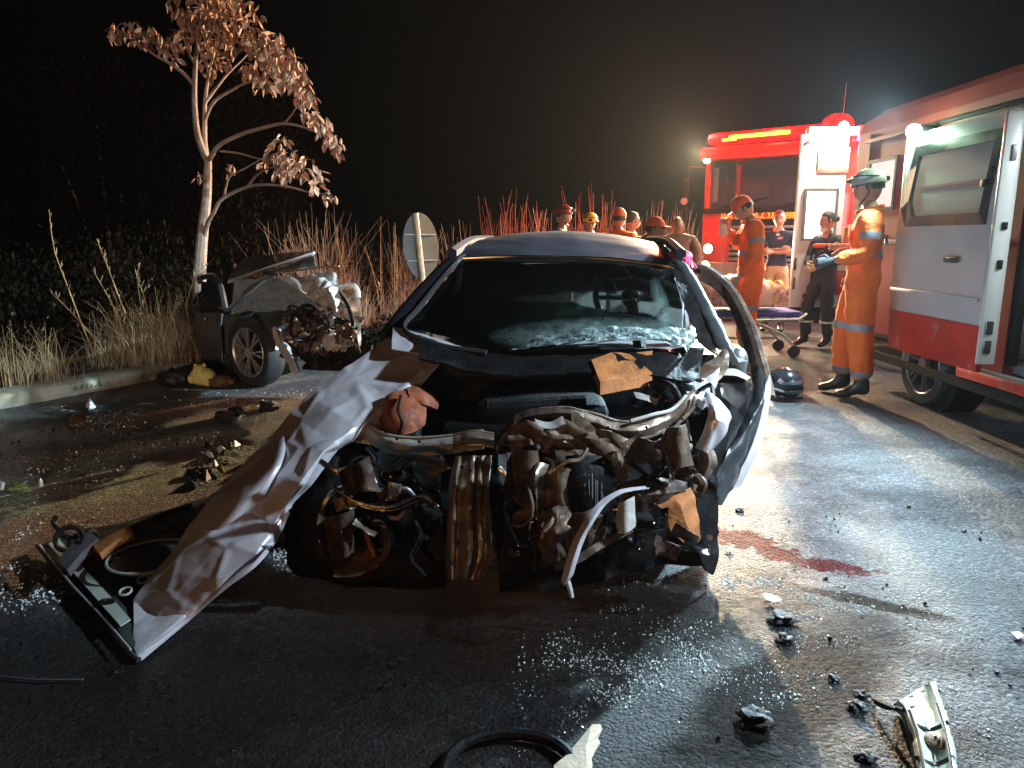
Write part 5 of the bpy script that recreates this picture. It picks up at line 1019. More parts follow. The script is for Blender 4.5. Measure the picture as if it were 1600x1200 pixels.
for i in range(7):
    mb = MB(); mb.box((1.15, -.03, .98+i*.088), (1.25, .05, .045), bev=.008); mb.build('grille_slat', M['grey_metal'], fe)
def lampbody(x, y, z, r, em, parent, n=16, dir_=(0, -1, 0)):
    d = Vector(dir_); mb = MB(); mb.tube([Vector((x, y, z)), Vector((x, y, z))+d*.04], r*1.15, n); h_ = mb.build('headlight', M['chrome'], parent)
    mb = MB(); mb.tube([Vector((x, y, z))+d*.03, Vector((x, y, z))+d*.06], [r, r*.8], n); mb.build('lens', M[em], h_); return h_
lampbody(.16, -.02, 1.15, .085, 'em_warm', fe); lampbody(.20, -.18, .86, .09, 'em_warm', fe); lampbody(.10, -.10, 2.62, .07, 'em_warm', fe)
lampbody(2.24, -.02, 1.15, .085, 'em_warm', fe); lampbody(2.20, -.18, .86, .09, 'em_warm', fe)
# mirrored lettering on the nose
fc = bpy.data.curves.new('nose_lettering', 'FONT'); fc.body = 'BOMBEIRO MILITAR'; fc.size = .175; fc.extrude = .003; fc.align_x = 'CENTER'; fc.offset = .004
fo = bpy.data.objects.new('tmp', fc); COL.objects.link(fo)
dg = bpy.context.evaluated_depsgraph_get(); tme = bpy.data.meshes.new_from_object(fo.evaluated_get(dg)); bpy.data.objects.remove(fo)
for v in tme.vertices: v.co = Vector((1.13-v.co.x*1.04, -.014-v.co.z, 1.635+v.co.y))
tme.materials.clear(); tme.materials.append(M['yellow_print']); tme.update(); fixn(tme); tme.name = 'nose_lettering'; link('nose_lettering', tme, fe)
# light bar
mb = MB(); mb.box((1.15, .05, 2.95), (2.2, .28, .18), bev=.07); lb = mb.build('light_bar', M['em_red'], fe)
mb = MB(); mb.box((.95, -.105, 2.95), (1.0, .02, .06), bev=.008); mb.build('amber_strip', M['em_amber'], lb)
mb = MB(); mb.box((.45, -.09, 2.915), (.25, .02, .04), bev=.008); mb.build('amber_strip', M['em_amber'], lb)
mb = MB(); mb.ball((2.12, .0, 3.0), (.24, .17, .17), 20, 12); mb.build('beacon', M['em_red'], fe)
mb = MB(); mb.box((1.2, 2.6, 2.86), (1.2, 3.2, .10)); mb.build('roof_ladder_tray', M['grey_metal'], fe)
for x in (1.72, 1.88): mb = MB(); mb.ball((x, -.10, 2.94), (.03, .02, .02), 8, 6); mb.build('violet_diode', M['em_purple'], lb)
# mirrors on arms at the nearside
mb = MB(); mb.tube([(.0, .0, 2.5), (-.22, -.12, 2.52), (-.26, -.14, 2.3)], .014, 6); mb.box((-.27, -.14, 2.12), (.14, .05, .42), bev=.03); mb.box((-.27, -.14, 1.72), (.13, .05, .2), bev=.03); mb.build('mirror', M['black'], fe)
mb = MB(); mb.tube([(-.27, -.17, 1.95), (-.27, -.185, 1.95)], .06, 14); mb.build('mirror_reflector', M['pole'], fe)
for y in (1.3, 5.0):
    for x in (.18, 2.22):
        c = Vector((x, y, .5)); wheel_at(c, Vector((-1 if x < 1 else 1, 0, 0)), .5, fe, .28, 6, 'grey_metal')
mb = MB(); mb.box((1.2, 2.8, .62), (1.0, 5.4, .16)); mb.build('chassis', M['black'], fe)
mb = MB(); mb.tube([(2.0, .6, 2.8), (2.02, .6, 3.7)], .004, 5); mb.build('aerial', M['grey_metal'], fe)

# ---------------------------------------------------------------- far ambulance, its rear toward us
fa = thing('far_ambulance', 'white and red ambulance behind the people with its bright rear door swung open', 'ambulance', (4.9, 11.0, 0))
X0, X1, Y0, Y1 = 4.22, 6.0, 9.55, 14.2
mb = MB(); mb.box(((X0+X1)/2, (Y0+Y1)/2, 2.58), (X1-X0, Y1-Y0, .12), bev=.05); mb.box(((X0+X1)/2, (Y0+Y1)/2, .52), (X1-X0, Y1-Y0, .14)); mb.box((X0+.04, (Y0+Y1)/2, 1.55), (.08, Y1-Y0, 2.0)); mb.box((X1-.04, (Y0+Y1)/2, 1.55), (.08, Y1-Y0, 2.0)); mb.box(((X0+X1)/2, Y1-1.2, 1.55), (X1-X0, .08, 2.0)); mb.build('body', M['white'], fa)
mb = MB(); mb.box((X0+.03, Y0-.012, 1.5), (.12, .05, 2.0)); mb.build('red_stripe', M['red'], fa)
mb = MB(); mb.box((X0-.012, Y0+2.0, 1.2), (.02, 3.9, .5)); mb.build('red_stripe', M['red'], fa)
mb = MB(); mb.box((5.1, 11.2, 1.5), (1.5, .03, 1.9)); mb.build('cabin_wall', M['liner'], fa)
mb = MB(); mb.box((5.0, 9.45, .5), (1.7, .22, .10), bev=.02); mb.build('rear_step', M['grey_metal'], fa)
mb = MB(); mb.box((4.75, 10.4, .98), (.6, 1.5, .12), bev=.04); mb.build('interior_bench', M['red'], fa)
mb = MB(); mb.box((5.0, 10.4, 2.50), (1.0, 1.2, .02)); mb.build('ceiling_light', M['em_panel'], fa)
for (x, y) in ((4.35, 10.5), (4.35, 13.6), (5.85, 10.5), (5.85, 13.6)): wheel_at(Vector((x, y, .34)), Vector((-1 if x < 5 else 1, 0, 0)), .34, fa, .22, 6, 'grey_metal')
piv = Vector((X0, Y0, 0))-ORG[fa.name]; TM = Matrix.Translation(piv)@Matrix.Rotation(R(-40), 4, 'Z')@Matrix.Translation(-piv)
def turn(o):
    o.data.transform(TM)
    for c_ in o.children: turn(c_)
for c_ in list(fa.children): turn(c_)
# open left rear door, inner side toward us
DX0, DX1, DY = 3.50, 4.07, 9.32
def dz(py): return 1.35+(370-py)/1150*DY
mb = MB()
for (x, z, sx, sz) in (((DX0+.045), 1.52, .09, 2.08), ((DX1-.045), 1.52, .09, 2.08), ((DX0+DX1)/2, 2.50, DX1-DX0-.18, .12), ((DX0+DX1)/2, 2.02, DX1-DX0-.18, .24), ((DX0+DX1)/2, .90, DX1-DX0-.18, .84)): mb.box((x, DY, z), (sx, .06, sz))
mb.box(((DX0+DX1)/2, DY, 2.28), (DX1-DX0-.18, .05, .34))
rd = mb.build('rear_door', M['white'], fa)
mb = MB(); mb.box(((DX0+DX1)/2, DY-.004, 1.61), (.47, .02, .58)); mb.build('window', M['em_panel'], rd)  # pane given its own glow for the brightness behind it
x0, x1, z0, z1 = DX0+.075, DX1-.075, 1.30, 1.93
mb = MB(); mb.frame([(x0, DY-.05, z0), (x1, DY-.05, z0), (x1, DY-.05, z1), (x0, DY-.05, z1)], [(x0+.035, DY-.05, z0+.035), (x1-.035, DY-.05, z0+.035), (x1-.035, DY-.05, z1-.035), (x0+.035, DY-.05, z1-.035)], (0, .03, 0)); mb.build('window_frame', M['grey_metal'], rd)
mb = MB(); mb.box((3.92, DY-.02, 1.61), (.012, .012, .56)); mb.build('window_bar', M['grey_metal'], rd)
mb = MB(); mb.box((3.90, DY-.035, 2.26), (.38, .012, .30), bev=.005); mb.build('pink_reflection', mat('pale_pink_reflection', (.62, .40, .36), .4), rd)  # pinkish reflection on the door, put in as a coloured plate
mb = MB(); mb.box((3.80, DY-.06, 1.0), (.16, .06, .62), bev=.025); mb.build('door_pocket', M['black'], rd)
mb = MB(); mb.box((3.92, DY-.05, .62), (.45, .05, .26), bev=.02); mb.build('door_lining', M['liner'], rd)
mb = MB(); mb.tube([(3.68, DY-.05, .62), (3.68, DY-.075, .62)], .035, 12); mb.build('rubber_stop', M['black'], rd)
for z in (1.02, .78): mb = MB(); mb.box((DX0+.03, DY-.035, z), (.032, .012, .15), bev=.005); mb.build('hinge_slot', M['brown_debris'], rd)
mb = MB(); mb.box((DX0+.09, DY-.04, 1.54), (.03, .02, .05), bev=.006); mb.build('latch', M['grey_metal'], rd)
mb = MB(); mb.tube([(DX0+.07, DY-.035, 2.47), (DX0+.07, DY-.05, 2.47)], .02, 10); mb.build('door_marker', M['red'], rd)
mb = MB(); mb.box((3.88, 9.34, 2.60), (.62, .12, .10), bev=.02); mb.build('header', M['white'], fa)
mb = MB(); mb.ball((3.96, 9.22, 2.64), (.06, .05, .06), 12, 8); mb.build('rear_floodlight', M['em_warm'], fa)
mb = MB(); mb.box((4.30, 9.4, 2.60), (.26, .2, .15), bev=.05); mb.build('beacon', M['em_red'], fa)
mb = MB(); mb.box((4.26, 9.27, 2.52), (.20, .06, .08), bev=.02); mb.build('beacon', M['em_purple'], fa)
# half open right-hand door panel with a red flash
mb = MB(); mb.prism([(4.12, 9.30, .55), (4.26, 9.25, .55), (4.38, 9.25, 2.50), (4.24, 9.30, 2.50)], (0, .04, 0)); sdr = mb.build('side_door', M['white'], fa)
mb = MB(); mb.prism([(4.13, 9.27, 1.5), (4.23, 9.235, 1.5), (4.32, 9.235, 2.46), (4.21, 9.27, 2.46)], (0, .02, 0)); mb.build('red_stripe', M['red'], sdr)
# equipment case and stretcher board in the doorway
eq = thing('spine_board', 'orange spine board resting in the open rear door of the far ambulance', 'spine board', (4.1, 9.1, 1.2))
mb = MB(); mb.box((3.98, 9.05, 1.245), (.58, .32, .05), rot=.12, bev=.02); mb.build('board', M['orange_b'], eq)
mb = MB(); mb.box((3.98, 8.88, 1.225), (.56, .02, .04), rot=.12); mb.build('edge', M['frame_dark'], eq)
mb = MB(); mb.tube([(4.1, 9.15, 1.22), (4.1, 9.2, .6), (4.1, 9.25, 0)], .015, 6); mb.build('support', M['grey_metal'], eq)
rb = thing('red_equipment_bag', 'red equipment bag hanging behind the dark uniformed woman', 'bag', (4.06, 9.1, 0))
mb = MB(); mb.box((4.06, 9.15, .92), (.26, .16, .56), bev=.05); mb.build('body', M['red'], rb)
mb = MB(); mb.box((4.06, 9.06, .98), (.20, .012, .07)); mb.build('band', M['sheet'], rb)

# ---------------------------------------------------------------- near ambulance: side toward us, sliding door slid back
na = thing('near_ambulance', 'white and red ambulance at the right edge with its sliding door pushed back', 'ambulance', (4.2, 4.6, 0))
XS = 3.32
def bx(mb, x0, x1, y0, y1, z0, z1, bev=0, mi=0): return mb.box(((x0+x1)/2, (y0+y1)/2, (z0+z1)/2), (x1-x0, y1-y0, z1-z0), bev=bev, mi=mi)
mb = MB()
# side wall with quarter window opening at y 6.40..6.86, z 1.66..2.02, wheel arch, doorway 3.1..4.66
bx(mb, XS, XS+.07, 4.91, 6.60, .78, 2.30); bx(mb, XS, XS+.07, 6.60, 7.08, .78, 1.60); bx(mb, XS, XS+.07, 6.60, 7.08, 2.02, 2.30); bx(mb, XS, XS+.07, 7.08, 7.35, .5, 2.30)
bx(mb, XS, XS+.07, 4.91, 5.42, .42, .78); bx(mb, XS, XS+.07, 6.28, 7.08, .5, .78)
bx(mb, XS, XS+.07, .4, 3.05, .42, 2.30)
bx(mb, XS, XS+.07, 3.05, 4.91, 2.18, 2.30)
bx(mb, XS+1.75, XS+1.82, .4, 7.35, .5, 2.30)
mb.build('body_side', M['red_dull'], na)
mb = MB(); vs = []; prof = [(XS+.0, 2.30), (XS+.03, 2.42), (XS+.14, 2.50), (XS+.9, 2.56), (XS+1.68, 2.50), (XS+1.82, 2.30)]
mb.add([(x, y, z) for y in (.2, 7.15, 7.37) for x, z in [(x, z if y < 7.2 else 2.30+(z-2.30)*.8) for x, z in prof]], [(i*6+k, i*6+k+1, i*6+k+7, i*6+k+6) for i in range(2) for k in range(5)]+[tuple(range(12, 18))]); mb.build('roof', M['red_dull'], na)
mb = MB(); bx(mb, XS+.08, XS+1.74, 7.29, 7.34, .5, 2.30); mb.build('rear_wall', M['white_dirty'], na)
mb = MB(); mb.box((XS+.012, 6.84, 1.81), (.012, .47, .41)); mb.build('quarter_window', mat('lit_window', (.8, .8, .75), .3, em=(1, .95, .86), es=.75), na)
mb = MB(); mb.frame([(XS-.012, 6.58, 1.58), (XS-.012, 7.10, 1.58), (XS-.012, 7.10, 2.04), (XS-.012, 6.58, 2.04)], [(XS-.012, 6.61, 1.61), (XS-.012, 7.07, 1.61), (XS-.012, 7.07, 2.01), (XS-.012, 6.61, 2.01)], (.02, 0, 0)); mb.build('window_frame', M['frame_dark'], na)
# interior
mb = MB(); bx(mb, XS+.07, XS+1.75, .6, 6.9, .44, .5); mb.build('cabin_floor', M['grey_metal'], na)
mb = MB(); bx(mb, XS+1.3, XS+1.4, .8, 6.2, .5, 2.3); bx(mb, XS+.07, XS+1.3, 5.2, 5.26, .5, 2.28); mb.build('cabin_wall', M['liner'], na)
mb = MB(); bx(mb, XS+.07, XS+1.5, .8, 6.9, 2.30, 2.34); mb.build('cabin_ceiling', M['liner'], na)
mb = MB(); bx(mb, XS+.35, XS+.9, 3.4, 4.6, 2.27, 2.29); mb.build('ceiling_light', M['em_panel'], na)
mb = MB(); bx(mb, XS+.25, XS+1.3, 4.5, 5.18, .5, 1.25, bev=.02); mb.build('cabinet', M['liner'], na)
mb = MB(); mb.tube([(XS+.2, 5.14, 1.50), (XS+.7, 5.14, 1.50)], .014, 8); mb.build('grab_rail', M['chrome'], na)
mb = MB(); bx(mb, XS+.01, XS+.06, 4.85, 4.905, .5, 2.18); mb.build('door_seal', M['black'], na)
mb = MB(); bx(mb, XS-.04, XS+.4, 3.0, 5.36, .34, .42, bev=.012); st = mb.build('side_step', M['red_scuffed'], na)
mb = MB(); bx(mb, XS-.05, XS+.02, 3.0, 5.3, .425, .44); mb.build('step_edge', M['grey_metal'], st)
mb = MB(); bx(mb, XS-.02, XS+.3, 2.4, 7.0, .26, .33); mb.build('sill', M['black'], na)
wheel_at(Vector((XS+.10, 5.86, .345)), Vector((-1, 0, 0)), .345, na, .22, 6, 'grey_metal')
wheel_at(Vector((XS+.10, 1.6, .345)), Vector((-1, 0, 0)), .345, na, .22, 6, 'grey_metal')
wheel_at(Vector((XS+1.72, 5.86, .345)), Vector((1, 0, 0)), .345, na, .22, 6, 'grey_metal')
mb = MB(); mb.tube([(XS+.06, 5.86, .36), (XS+.3, 5.86, .36)], .42, 28); mb.build('wheel_housing', M['black'], na)
# sliding door panel (slightly curved), window opening
xd = 3.15; ya, yb = 4.95, 6.16
def door_x(z): return xd + .045*((z-1.15)/1.0)**2*1.2 + (.05*(z-1.6) if z > 1.6 else 0)
def dpanel(mb, y0, y1, z0, z1, th=.035, off=0, n=8, ny=4):
    vs = []; 
    for i in range(n+1):
        z = z0+(z1-z0)*i/n
        for j in range(ny+1): vs.append((door_x(z)-off, y0+(y1-y0)*j/ny, z))
    k = len(vs); vs += [(x+th, y, z) for x, y, z in vs]; W = ny+1
    fs = [(i*W+j, i*W+j+1, (i+1)*W+j+1, (i+1)*W+j) for i in range(n) for j in range(ny)]; fs += [(a+k, d+k, c+k, b+k) for a, b, c, d in fs]
    for i in range(n): fs += [(i*W, (i+1)*W, k+(i+1)*W, k+i*W), (i*W+ny, k+i*W+ny, k+(i+1)*W+ny, (i+1)*W+ny)]
    for j in range(ny): fs += [(j, k+j, k+j+1, j+1), (n*W+j, n*W+j+1, k+n*W+j+1, k+n*W+j)]
    mb.add(vs, fs)
zw0, zw1 = 1.47, 2.02
mb = MB(); dpanel(mb, ya, yb, .76, zw0); dpanel(mb, ya, yb, zw1, 2.16, n=3); dpanel(mb, ya, ya+.08, zw0, zw1); dpanel(mb, yb-.08, yb, zw0, zw1)
sdo = mb.build('sliding_door', M['white_dirty'], na)
mb = MB(); dpanel(mb, ya+.004, yb-.004, .44, .757, off=.004); mb.build('red_lower_panel', M['red_scuffed'], sdo)
mb = MB(); y0, y1, z0, z1 = ya+.06, yb-.04, zw0-.04, zw1+.03
o_ = [(y0, z0), (y1-.10, z0), (y1, z0+.14), (y1-.02, z1), (y0, z1)]; i_ = [(y0+.08, z0+.08), (y1-.18, z0+.08), (y1-.10, z0+.2), (y1-.11, z1-.08), (y0+.08, z1-.07)]
mb.frame([(door_x(z)-.014, y, z) for y, z in o_], [(door_x(z)-.014, y, z) for y, z in i_], (.03, 0, 0)); mb.build('window_frame', M['frame_dark'], sdo, smooth=False)
M['door_glass'] = mat('door_glass', (.30, .32, .33), .08, 0, .05, 3, 0, alpha=.30, coat=.2)
mb = MB(); mb.add([(door_x(z)+.004, y, z) for y, z in [(y0+.05, z0+.05), (y1-.05, z0+.05), (y1-.05, z1-.05), (y0+.05, z1-.05)]], [(0, 1, 2, 3)]); mb.build('window_glass', M['door_glass'], sdo, smooth=False)
# pale lining seen through the glass, three thin red lines on it
mb = MB(); mb.box((xd+.115, (ya+yb)/2, 1.74), (.01, 1.2, .56)); ln = mb.build('door_lining', M['liner'], sdo)
for k in range(3): mb = MB(); mb.box((xd+.106, (ya+yb)/2, 1.71+k*.014), (.004, 1.15, .004)); mb.build('red_line', M['red_scuffed'], ln)
mb = MB(); mb.box((xd-.02, 5.32, 1.19), (.03, .16, .045), bev=.012); mb.build('door_handle', M['frame_dark'], sdo)
mb = MB(); mb.box((xd-.03, 5.38, 1.195), (.03, .03, .03), bev=.008); mb.build('lock', M['chrome'], sdo)
mb = MB(); bx(mb, xd+.0, xd+.12, ya-.035, ya+.0, .50, 2.14, bev=.012); de = mb.build('door_edge', M['white'], sdo)
for z, h, m in ((1.88, .10, 'grey_metal'), (1.42, .05, 'black'), (1.17, .06, 'black')):
    mb = MB(); mb.box((xd+.065, ya-.04, z), (.035, .014, h), bev=.005); mb.build('latch', M[m], de)
for z in (.75, .62): mb = MB(); mb.box((xd+.05, ya-.04, z), (.05, .016, .09), bev=.008); mb.build('marker_lamp', M['frame_dark'], de)
mb = MB(); bx(mb, xd+.03, xd+.07, yb, yb+.05, 1.3, 2.20, bev=.01); mb.build('rear_strip', M['white'], sdo)
mb = MB(); mb.box((xd-.012, ya+.10, 1.70), (.03, .07, .05), bev=.008); mb.build('window_latch', M['black'], sdo)
# seams, rub strip and door hinge rail
mb = MB(); bx(mb, XS-.02, XS+.01, 5.0, 7.3, 1.28, 1.33, bev=.008); mb.build('slide_rail', M['rubber'], na)
mb = MB(); bx(mb, XS-.008, XS+.01, 7.10, 7.115, .55, 2.28); mb.build('panel_seam', M['black'], na)
mb = MB(); bx(mb, XS-.02, XS+.01, 4.95, 7.2, 2.20, 2.235, bev=.008); mb.build('roof_rail', M['rubber'], na)
mb = MB(); mb.box((xd-.012, (ya+yb)/2, .93), (.012, yb-ya-.05, .03), bev=.004); mb.build('rub_strip', M['white_dirty'], sdo)
# floodlights: one seen, the nearer one unseen and added
for (x, y, z) in (tuple(U(1428, 205, 6.0)), (3.22, 2.7, 2.42)):
    mb = MB(); mb.box((x+.10, y, z+.02), (.16, .05, .05), bev=.01); fl = mb.build('floodlight', M['frame_dark'], na)
    mb = MB(); mb.ball((x, y, z), (.055, .055, .055), 16, 10); mb.build('floodlight_lens', M['em_cool'], fl)
# ---------------------------------------------------------------- people
def skin_mesh(pts, rad, edges, root=0, sub=2):
    me = bpy.data.meshes.new('tmp'); me.from_pydata([Vector(p) for p in pts], edges, []); o = bpy.data.objects.new('tmp', me); COL.objects.link(o)
    sk = o.modifiers.new('s', 'SKIN'); sk.use_smooth_shade = True; sk.branch_smoothing = .6
    for i, r in enumerate(rad):
        q = me.skin_vertices[0].data[i]; q.radius = r if isinstance(r, tuple) else (r, r); q.use_root = (i == root)
    sb = o.modifiers.new('b', 'SUBSURF'); sb.levels = sub; sb.render_levels = sub
    dg = bpy.context.evaluated_depsgraph_get(); dg.update(); ev = o.evaluated_get(dg); out = ev.to_mesh()
    V = [v.co.copy() for v in out.vertices]; Fc = [tuple(p.vertices) for p in out.polygons]; ev.to_mesh_clear()
    bpy.data.objects.remove(o); bpy.data.meshes.remove(me); return V, Fc
def lerp(a, b, t): return Vector(a).lerp(Vector(b), t)
def head_mesh(mb, c, M3, s=1.0, mi=0, mi_lip=1, mi_eye=2):
    def fn(q, d):
        x, y, z = d.x, d.y, d.z
        f = max(0, -y)
        w_ = 1-.20*max(0, -z)**1.5; q = Vector((q.x*w_, q.y*(1-.10*max(0, -z)), q.z))
        if z < -.2: q.y -= .012*f
        nose = math.exp(-((x/.17)**2+((z+.10)/.22)**2))*f; q.y -= .026*nose*(1 if z < .05 else .6)
        q.y += .010*(math.exp(-(((abs(x)-.34)/.16)**2+((z-.12)/.13)**2)))*f*1.2
        q.y -= .005*math.exp(-((z-.30)/.12)**2)*f
        q.y -= .008*math.exp(-((x/.3)**2+((z+.78)/.2)**2))*f
        return q*s
    mb.ball(c, (.076, .096, .118), 26, 20, rot=M3, mi=mi, fn=fn)
    for sx in (-1, 1):
        mb.ball(c+M3@Vector((sx*.078*s, .008*s, -.005*s)), (.010*s, .018*s, .032*s), 8, 6, rot=M3, mi=mi)
        mb.ball(c+M3@Vector((sx*.030*s, -.086*s, .014*s)), (.013*s, .008*s, .0065*s), 8, 6, rot=M3, mi=mi_eye)
        mb.tube([c+M3@Vector((sx*.017*s, -.093*s, .036*s)), c+M3@Vector((sx*.045*s, -.083*s, .036*s))], .004*s, 5, mi=mi_eye)
    mb.tube([c+M3@Vector((-.022*s, -.090*s, -.056*s)), c+M3@Vector((0, -.099*s, -.055*s)), c+M3@Vector((.022*s, -.090*s, -.056*s))], [.003*s, .006*s, .003*s], 6, mi=mi_lip)
def hand_mesh(mb, wr, d, nrm, side, curl=.5, s=1.0, mi=0):
    """palm + four unequal bent fingers + thumb; d = pointing direction, nrm = out of the back of the hand"""
    d = Vector(d).normalized(); nrm = Vector(nrm); nrm = (nrm-d*nrm.dot(d)).normalized(); ac_ = d.cross(nrm)*side
    V, Fc = skin_mesh([wr-d*.03*s, wr+d*.015*s, wr+d*.055*s, wr+d*.088*s], [(.022*s, .026*s), (.020*s, .028*s), (.015*s, .037*s), (.012*s, .038*s)], [(0, 1), (1, 2), (2, 3)], 0, 1)
    P_ = [wr-d*.02*s, wr+d*.02*s, wr+d*.06*s, wr+d*.09*s]
    # palm as flattened tube
    vs = []; 
    for p, (a, b) in zip(P_, ((.020, .017), (.028, .015), (.038, .013), (.037, .010))):
        for k in range(10):
            an = 2*math.pi*k/10; vs.append(p+ac_*math.cos(an)*a*s+nrm*math.sin(an)*b*s)
    fs = [(i*10+k, i*10+(k+1) % 10, (i+1)*10+(k+1) % 10, (i+1)*10+k) for i in range(3) for k in range(10)]+[tuple(range(9, -1, -1)), tuple(range(30, 40))]
    mb.add(vs, fs, mi)
    for i, (off, L_) in enumerate(((.027, .072), (.009, .080), (-.009, .075), (-.026, .058))):
        p = wr+d*.075*s+ac_*off*s; a = 0; pts = [p]
        for seg, fr in ((0, .38), (1, .34), (2, .28)):
            a += curl*(.55 if seg == 0 else .9)
            dd = d*math.cos(a)-nrm*math.sin(a)+ac_*off*2.5; p = p+dd.normalized()*L_*fr*s; pts.append(p)
        mb.tube(pts, [.0088*s, .0085*s, .0078*s, .006*s], 7, mi=mi)
    p = wr+d*.02*s+ac_*.022*s; t1 = (d*.7+ac_*.8-nrm*.3*curl).normalized(); t2 = (d*.9+ac_*.15-nrm*.9*curl).normalized()
    mb.tube([p, p+t1*.038*s, p+t1*.038*s+t2*.03*s, p+t1*.038*s+t2*.052*s], [.012*s, .0105*s, .009*s, .0065*s], 7, mi=mi)
def cut_bands(me, mats_i, bands):
    bm = bmesh.new(); bm.from_mesh(me)
    for (p0, p1, n_, rad, c, mi) in bands:
        n_ = Vector(n_).normalized()
        near = lambda el: True
        for pp, sg in ((p0, 1), (p1, 1)):
            g_ = [f for f in bm.faces if (f.calc_center_median()-Vector(c)).length < rad*1.6]
            ge = set(g_); 
            for f in g_: ge.update(f.edges); ge.update(f.verts)
            bmesh.ops.bisect_plane(bm, geom=list(ge), plane_co=pp, plane_no=n_)
        for f in bm.faces:
            q = f.calc_center_median()
            if (q-Vector(c)).length < rad and (q-Vector(p0)).dot(n_) > 0 and (q-Vector(p1)).dot(n_) < 0: f.material_index = mi
    bm.to_mesh(me); bm.free()
def wrinkle(V, seed, amp):
    out = []
    for v in V:
        q = v*Vector((1, 1, 1)).x; n_ = noise.noise(Vector((v.x*7, v.y*7, v.z*13))+Vector((seed*5, 0, 0))); n2 = noise.noise(Vector((v.x*20, v.y*20, v.z*34))+Vector((0, seed*3, 0)))
        c = Vector((0, 0, v.z)); d = Vector((v.x, v.y, 0)); d = d.normalized() if d.length > 1e-4 else Vector((1, 0, 0))
        out.append(v+d*(n_*amp+n2*amp*.45))
    return out
def person(label, loc, face, H=1.75, pose=None, suit='orange', pants=None, boots='boot', cap=None, hair=True, skin='skin', group=None, bands=True, short=False, build=1.0,
           hands=True, gloves=None, headturn=0, headnod=0, lean=0, bump_hair=False, lower=True, arms=True):
    t = thing('person', label, 'person', loc, group, rz=R(face), local=True); k = H/1.75
    P = dict(pel=(0, 0, .95), wai=(0, .01, 1.08), che=(0, .01, 1.24), upc=(0, .02, 1.38), nek=(0, .015, 1.475), hd=(0, -.01, 1.60))
    for s, n_ in ((-1, 'R'), (1, 'L')):      # facing -Y, its left is +X
        P['hip'+n_] = (.095*s, 0, .90); P['kne'+n_] = (.105*s, -.03, .50); P['ank'+n_] = (.11*s, .03, .10); P['toe'+n_] = (.125*s, -.15, .035)
        P['sho'+n_] = (.185*s, .02, 1.41); P['elb'+n_] = (.245*s, .03, 1.13); P['wri'+n_] = (.235*s, -.09, .90)
    if pose: P.update(pose)
    P = {a: Vector(b)*k for a, b in P.items()}
    if lean:
        for a in P:
            if P[a].z > .95*k and not a.startswith(('hip', 'kne', 'ank', 'toe')):
                d = P[a]-P['pel']; P[a] = P['pel']+Matrix.Rotation(R(lean), 3, 'X')@d
    b = build*k
    order = ['pel', 'wai', 'che', 'upc', 'nek']
    def body(rs, ends, sleeves=True, legs=True):
        pts = [P[a] for a in order]; rad = list(rs[:5]); ed = [(0, 1), (1, 2), (2, 3), (3, 4)]
        def add(p, r, j): pts.append(p); rad.append(r); ed.append((j, len(pts)-1)); return len(pts)-1
        if legs:
            for s in 'RL':
                a = add(P['hip'+s]+Vector((0, 0, -.03*k)), rs[5], 0); a = add(lerp(P['hip'+s], P['kne'+s], .5), rs[6], a); a = add(P['kne'+s], rs[7], a); a = add(lerp(P['kne'+s], P['ank'+s], .45), rs[8], a)
                a = add(lerp(P['kne'+s], P['ank'+s], ends[0]), rs[9], a)
        if sleeves:
            for s in 'RL':
                a = add(P['sho'+s], rs[10], 3); a = add(lerp(P['sho'+s], P['elb'+s], .5), rs[11], a)
                if ends[1] > 0:
                    a = add(P['elb'+s], rs[12], a)
                    a = add(lerp(P['elb'+s], P['wri'+s], .5*ends[1]), rs[13], a); a = add(lerp(P['elb'+s], P['wri'+s], ends[1]), rs[14], a)
                else: a = add(lerp(P['sho'+s], P['elb'+s], .85), rs[11], a)
        return pts, rad, ed
    # continuous body
    rs = [(.135*b, .10*b), (.12*b, .09*b), (.14*b, .10*b), (.13*b, .09*b), (.058*b, .058*b), .085*b, .08*b, .055*b, .055*b, .04*b, .055*b, .046*b, .040*b, .036*b, .028*b]
    pts, rad, ed = body(rs, (1, 1)); hb = lerp(P['nek'], P['hd'], .55)
    pts.append(hb); rad.append(.055*k); ed.append((4, len(pts)-1))
    V, Fc = skin_mesh(pts, rad, ed, 0, 1)
    mb = MB(); mb.add(V, Fc, 0)
    H3 = Matrix.Rotation(R(headturn), 3, 'Z')@Matrix.Rotation(R(headnod), 3, 'X'); hc = P['hd']+Vector((0, 0, .02*k))
    head_mesh(mb, hc, H3, k*1.0)
    for s, sg in (('R', -1), ('L', 1)):
        if hands and not gloves:
            d = (P['wri'+s]-P['elb'+s]).normalized(); hand_mesh(mb, P['wri'+s]+d*.01, P.get('hd'+s, d), Vector((sg*.9, -.3, .3)), sg, .55, k)
    bd = mb.build('body', [M[skin], M['lip'], M['eye']], t)
    # clothes
    ce = .45 if boots and boots != 'shoe' else .93
    rs = [(.168*b, .128*b), (.155*b, .118*b), (.178*b, .128*b), (.165*b, .112*b), (.072*b, .07*b), .112*b, .105*b, .083*b, .082*b, .078*b, .083*b, .074*b, .064*b, .058*b, .046*b]
    pts, rad, ed = body(rs, (.92, 0 if short else .92)); pts[4] = P['nek']+Vector((0, 0, -.005))
    V, Fc = skin_mesh(pts, rad, ed, 0, 2); V = wrinkle(V, hash(label) % 97 if False else len(label) % 37, .022*k)
    me = bpy.data.meshes.new('clothes'); me.from_pydata(V, [], Fc); 
    for m in (M[suit], M[pants or suit], M['tape']): me.materials.append(m)
    me.update()
    if pants:
        for p in me.polygons:
            c = p.center
            if c.z < .97*k and abs(c.x) < .21*k: p.material_index = 1
    bl = []
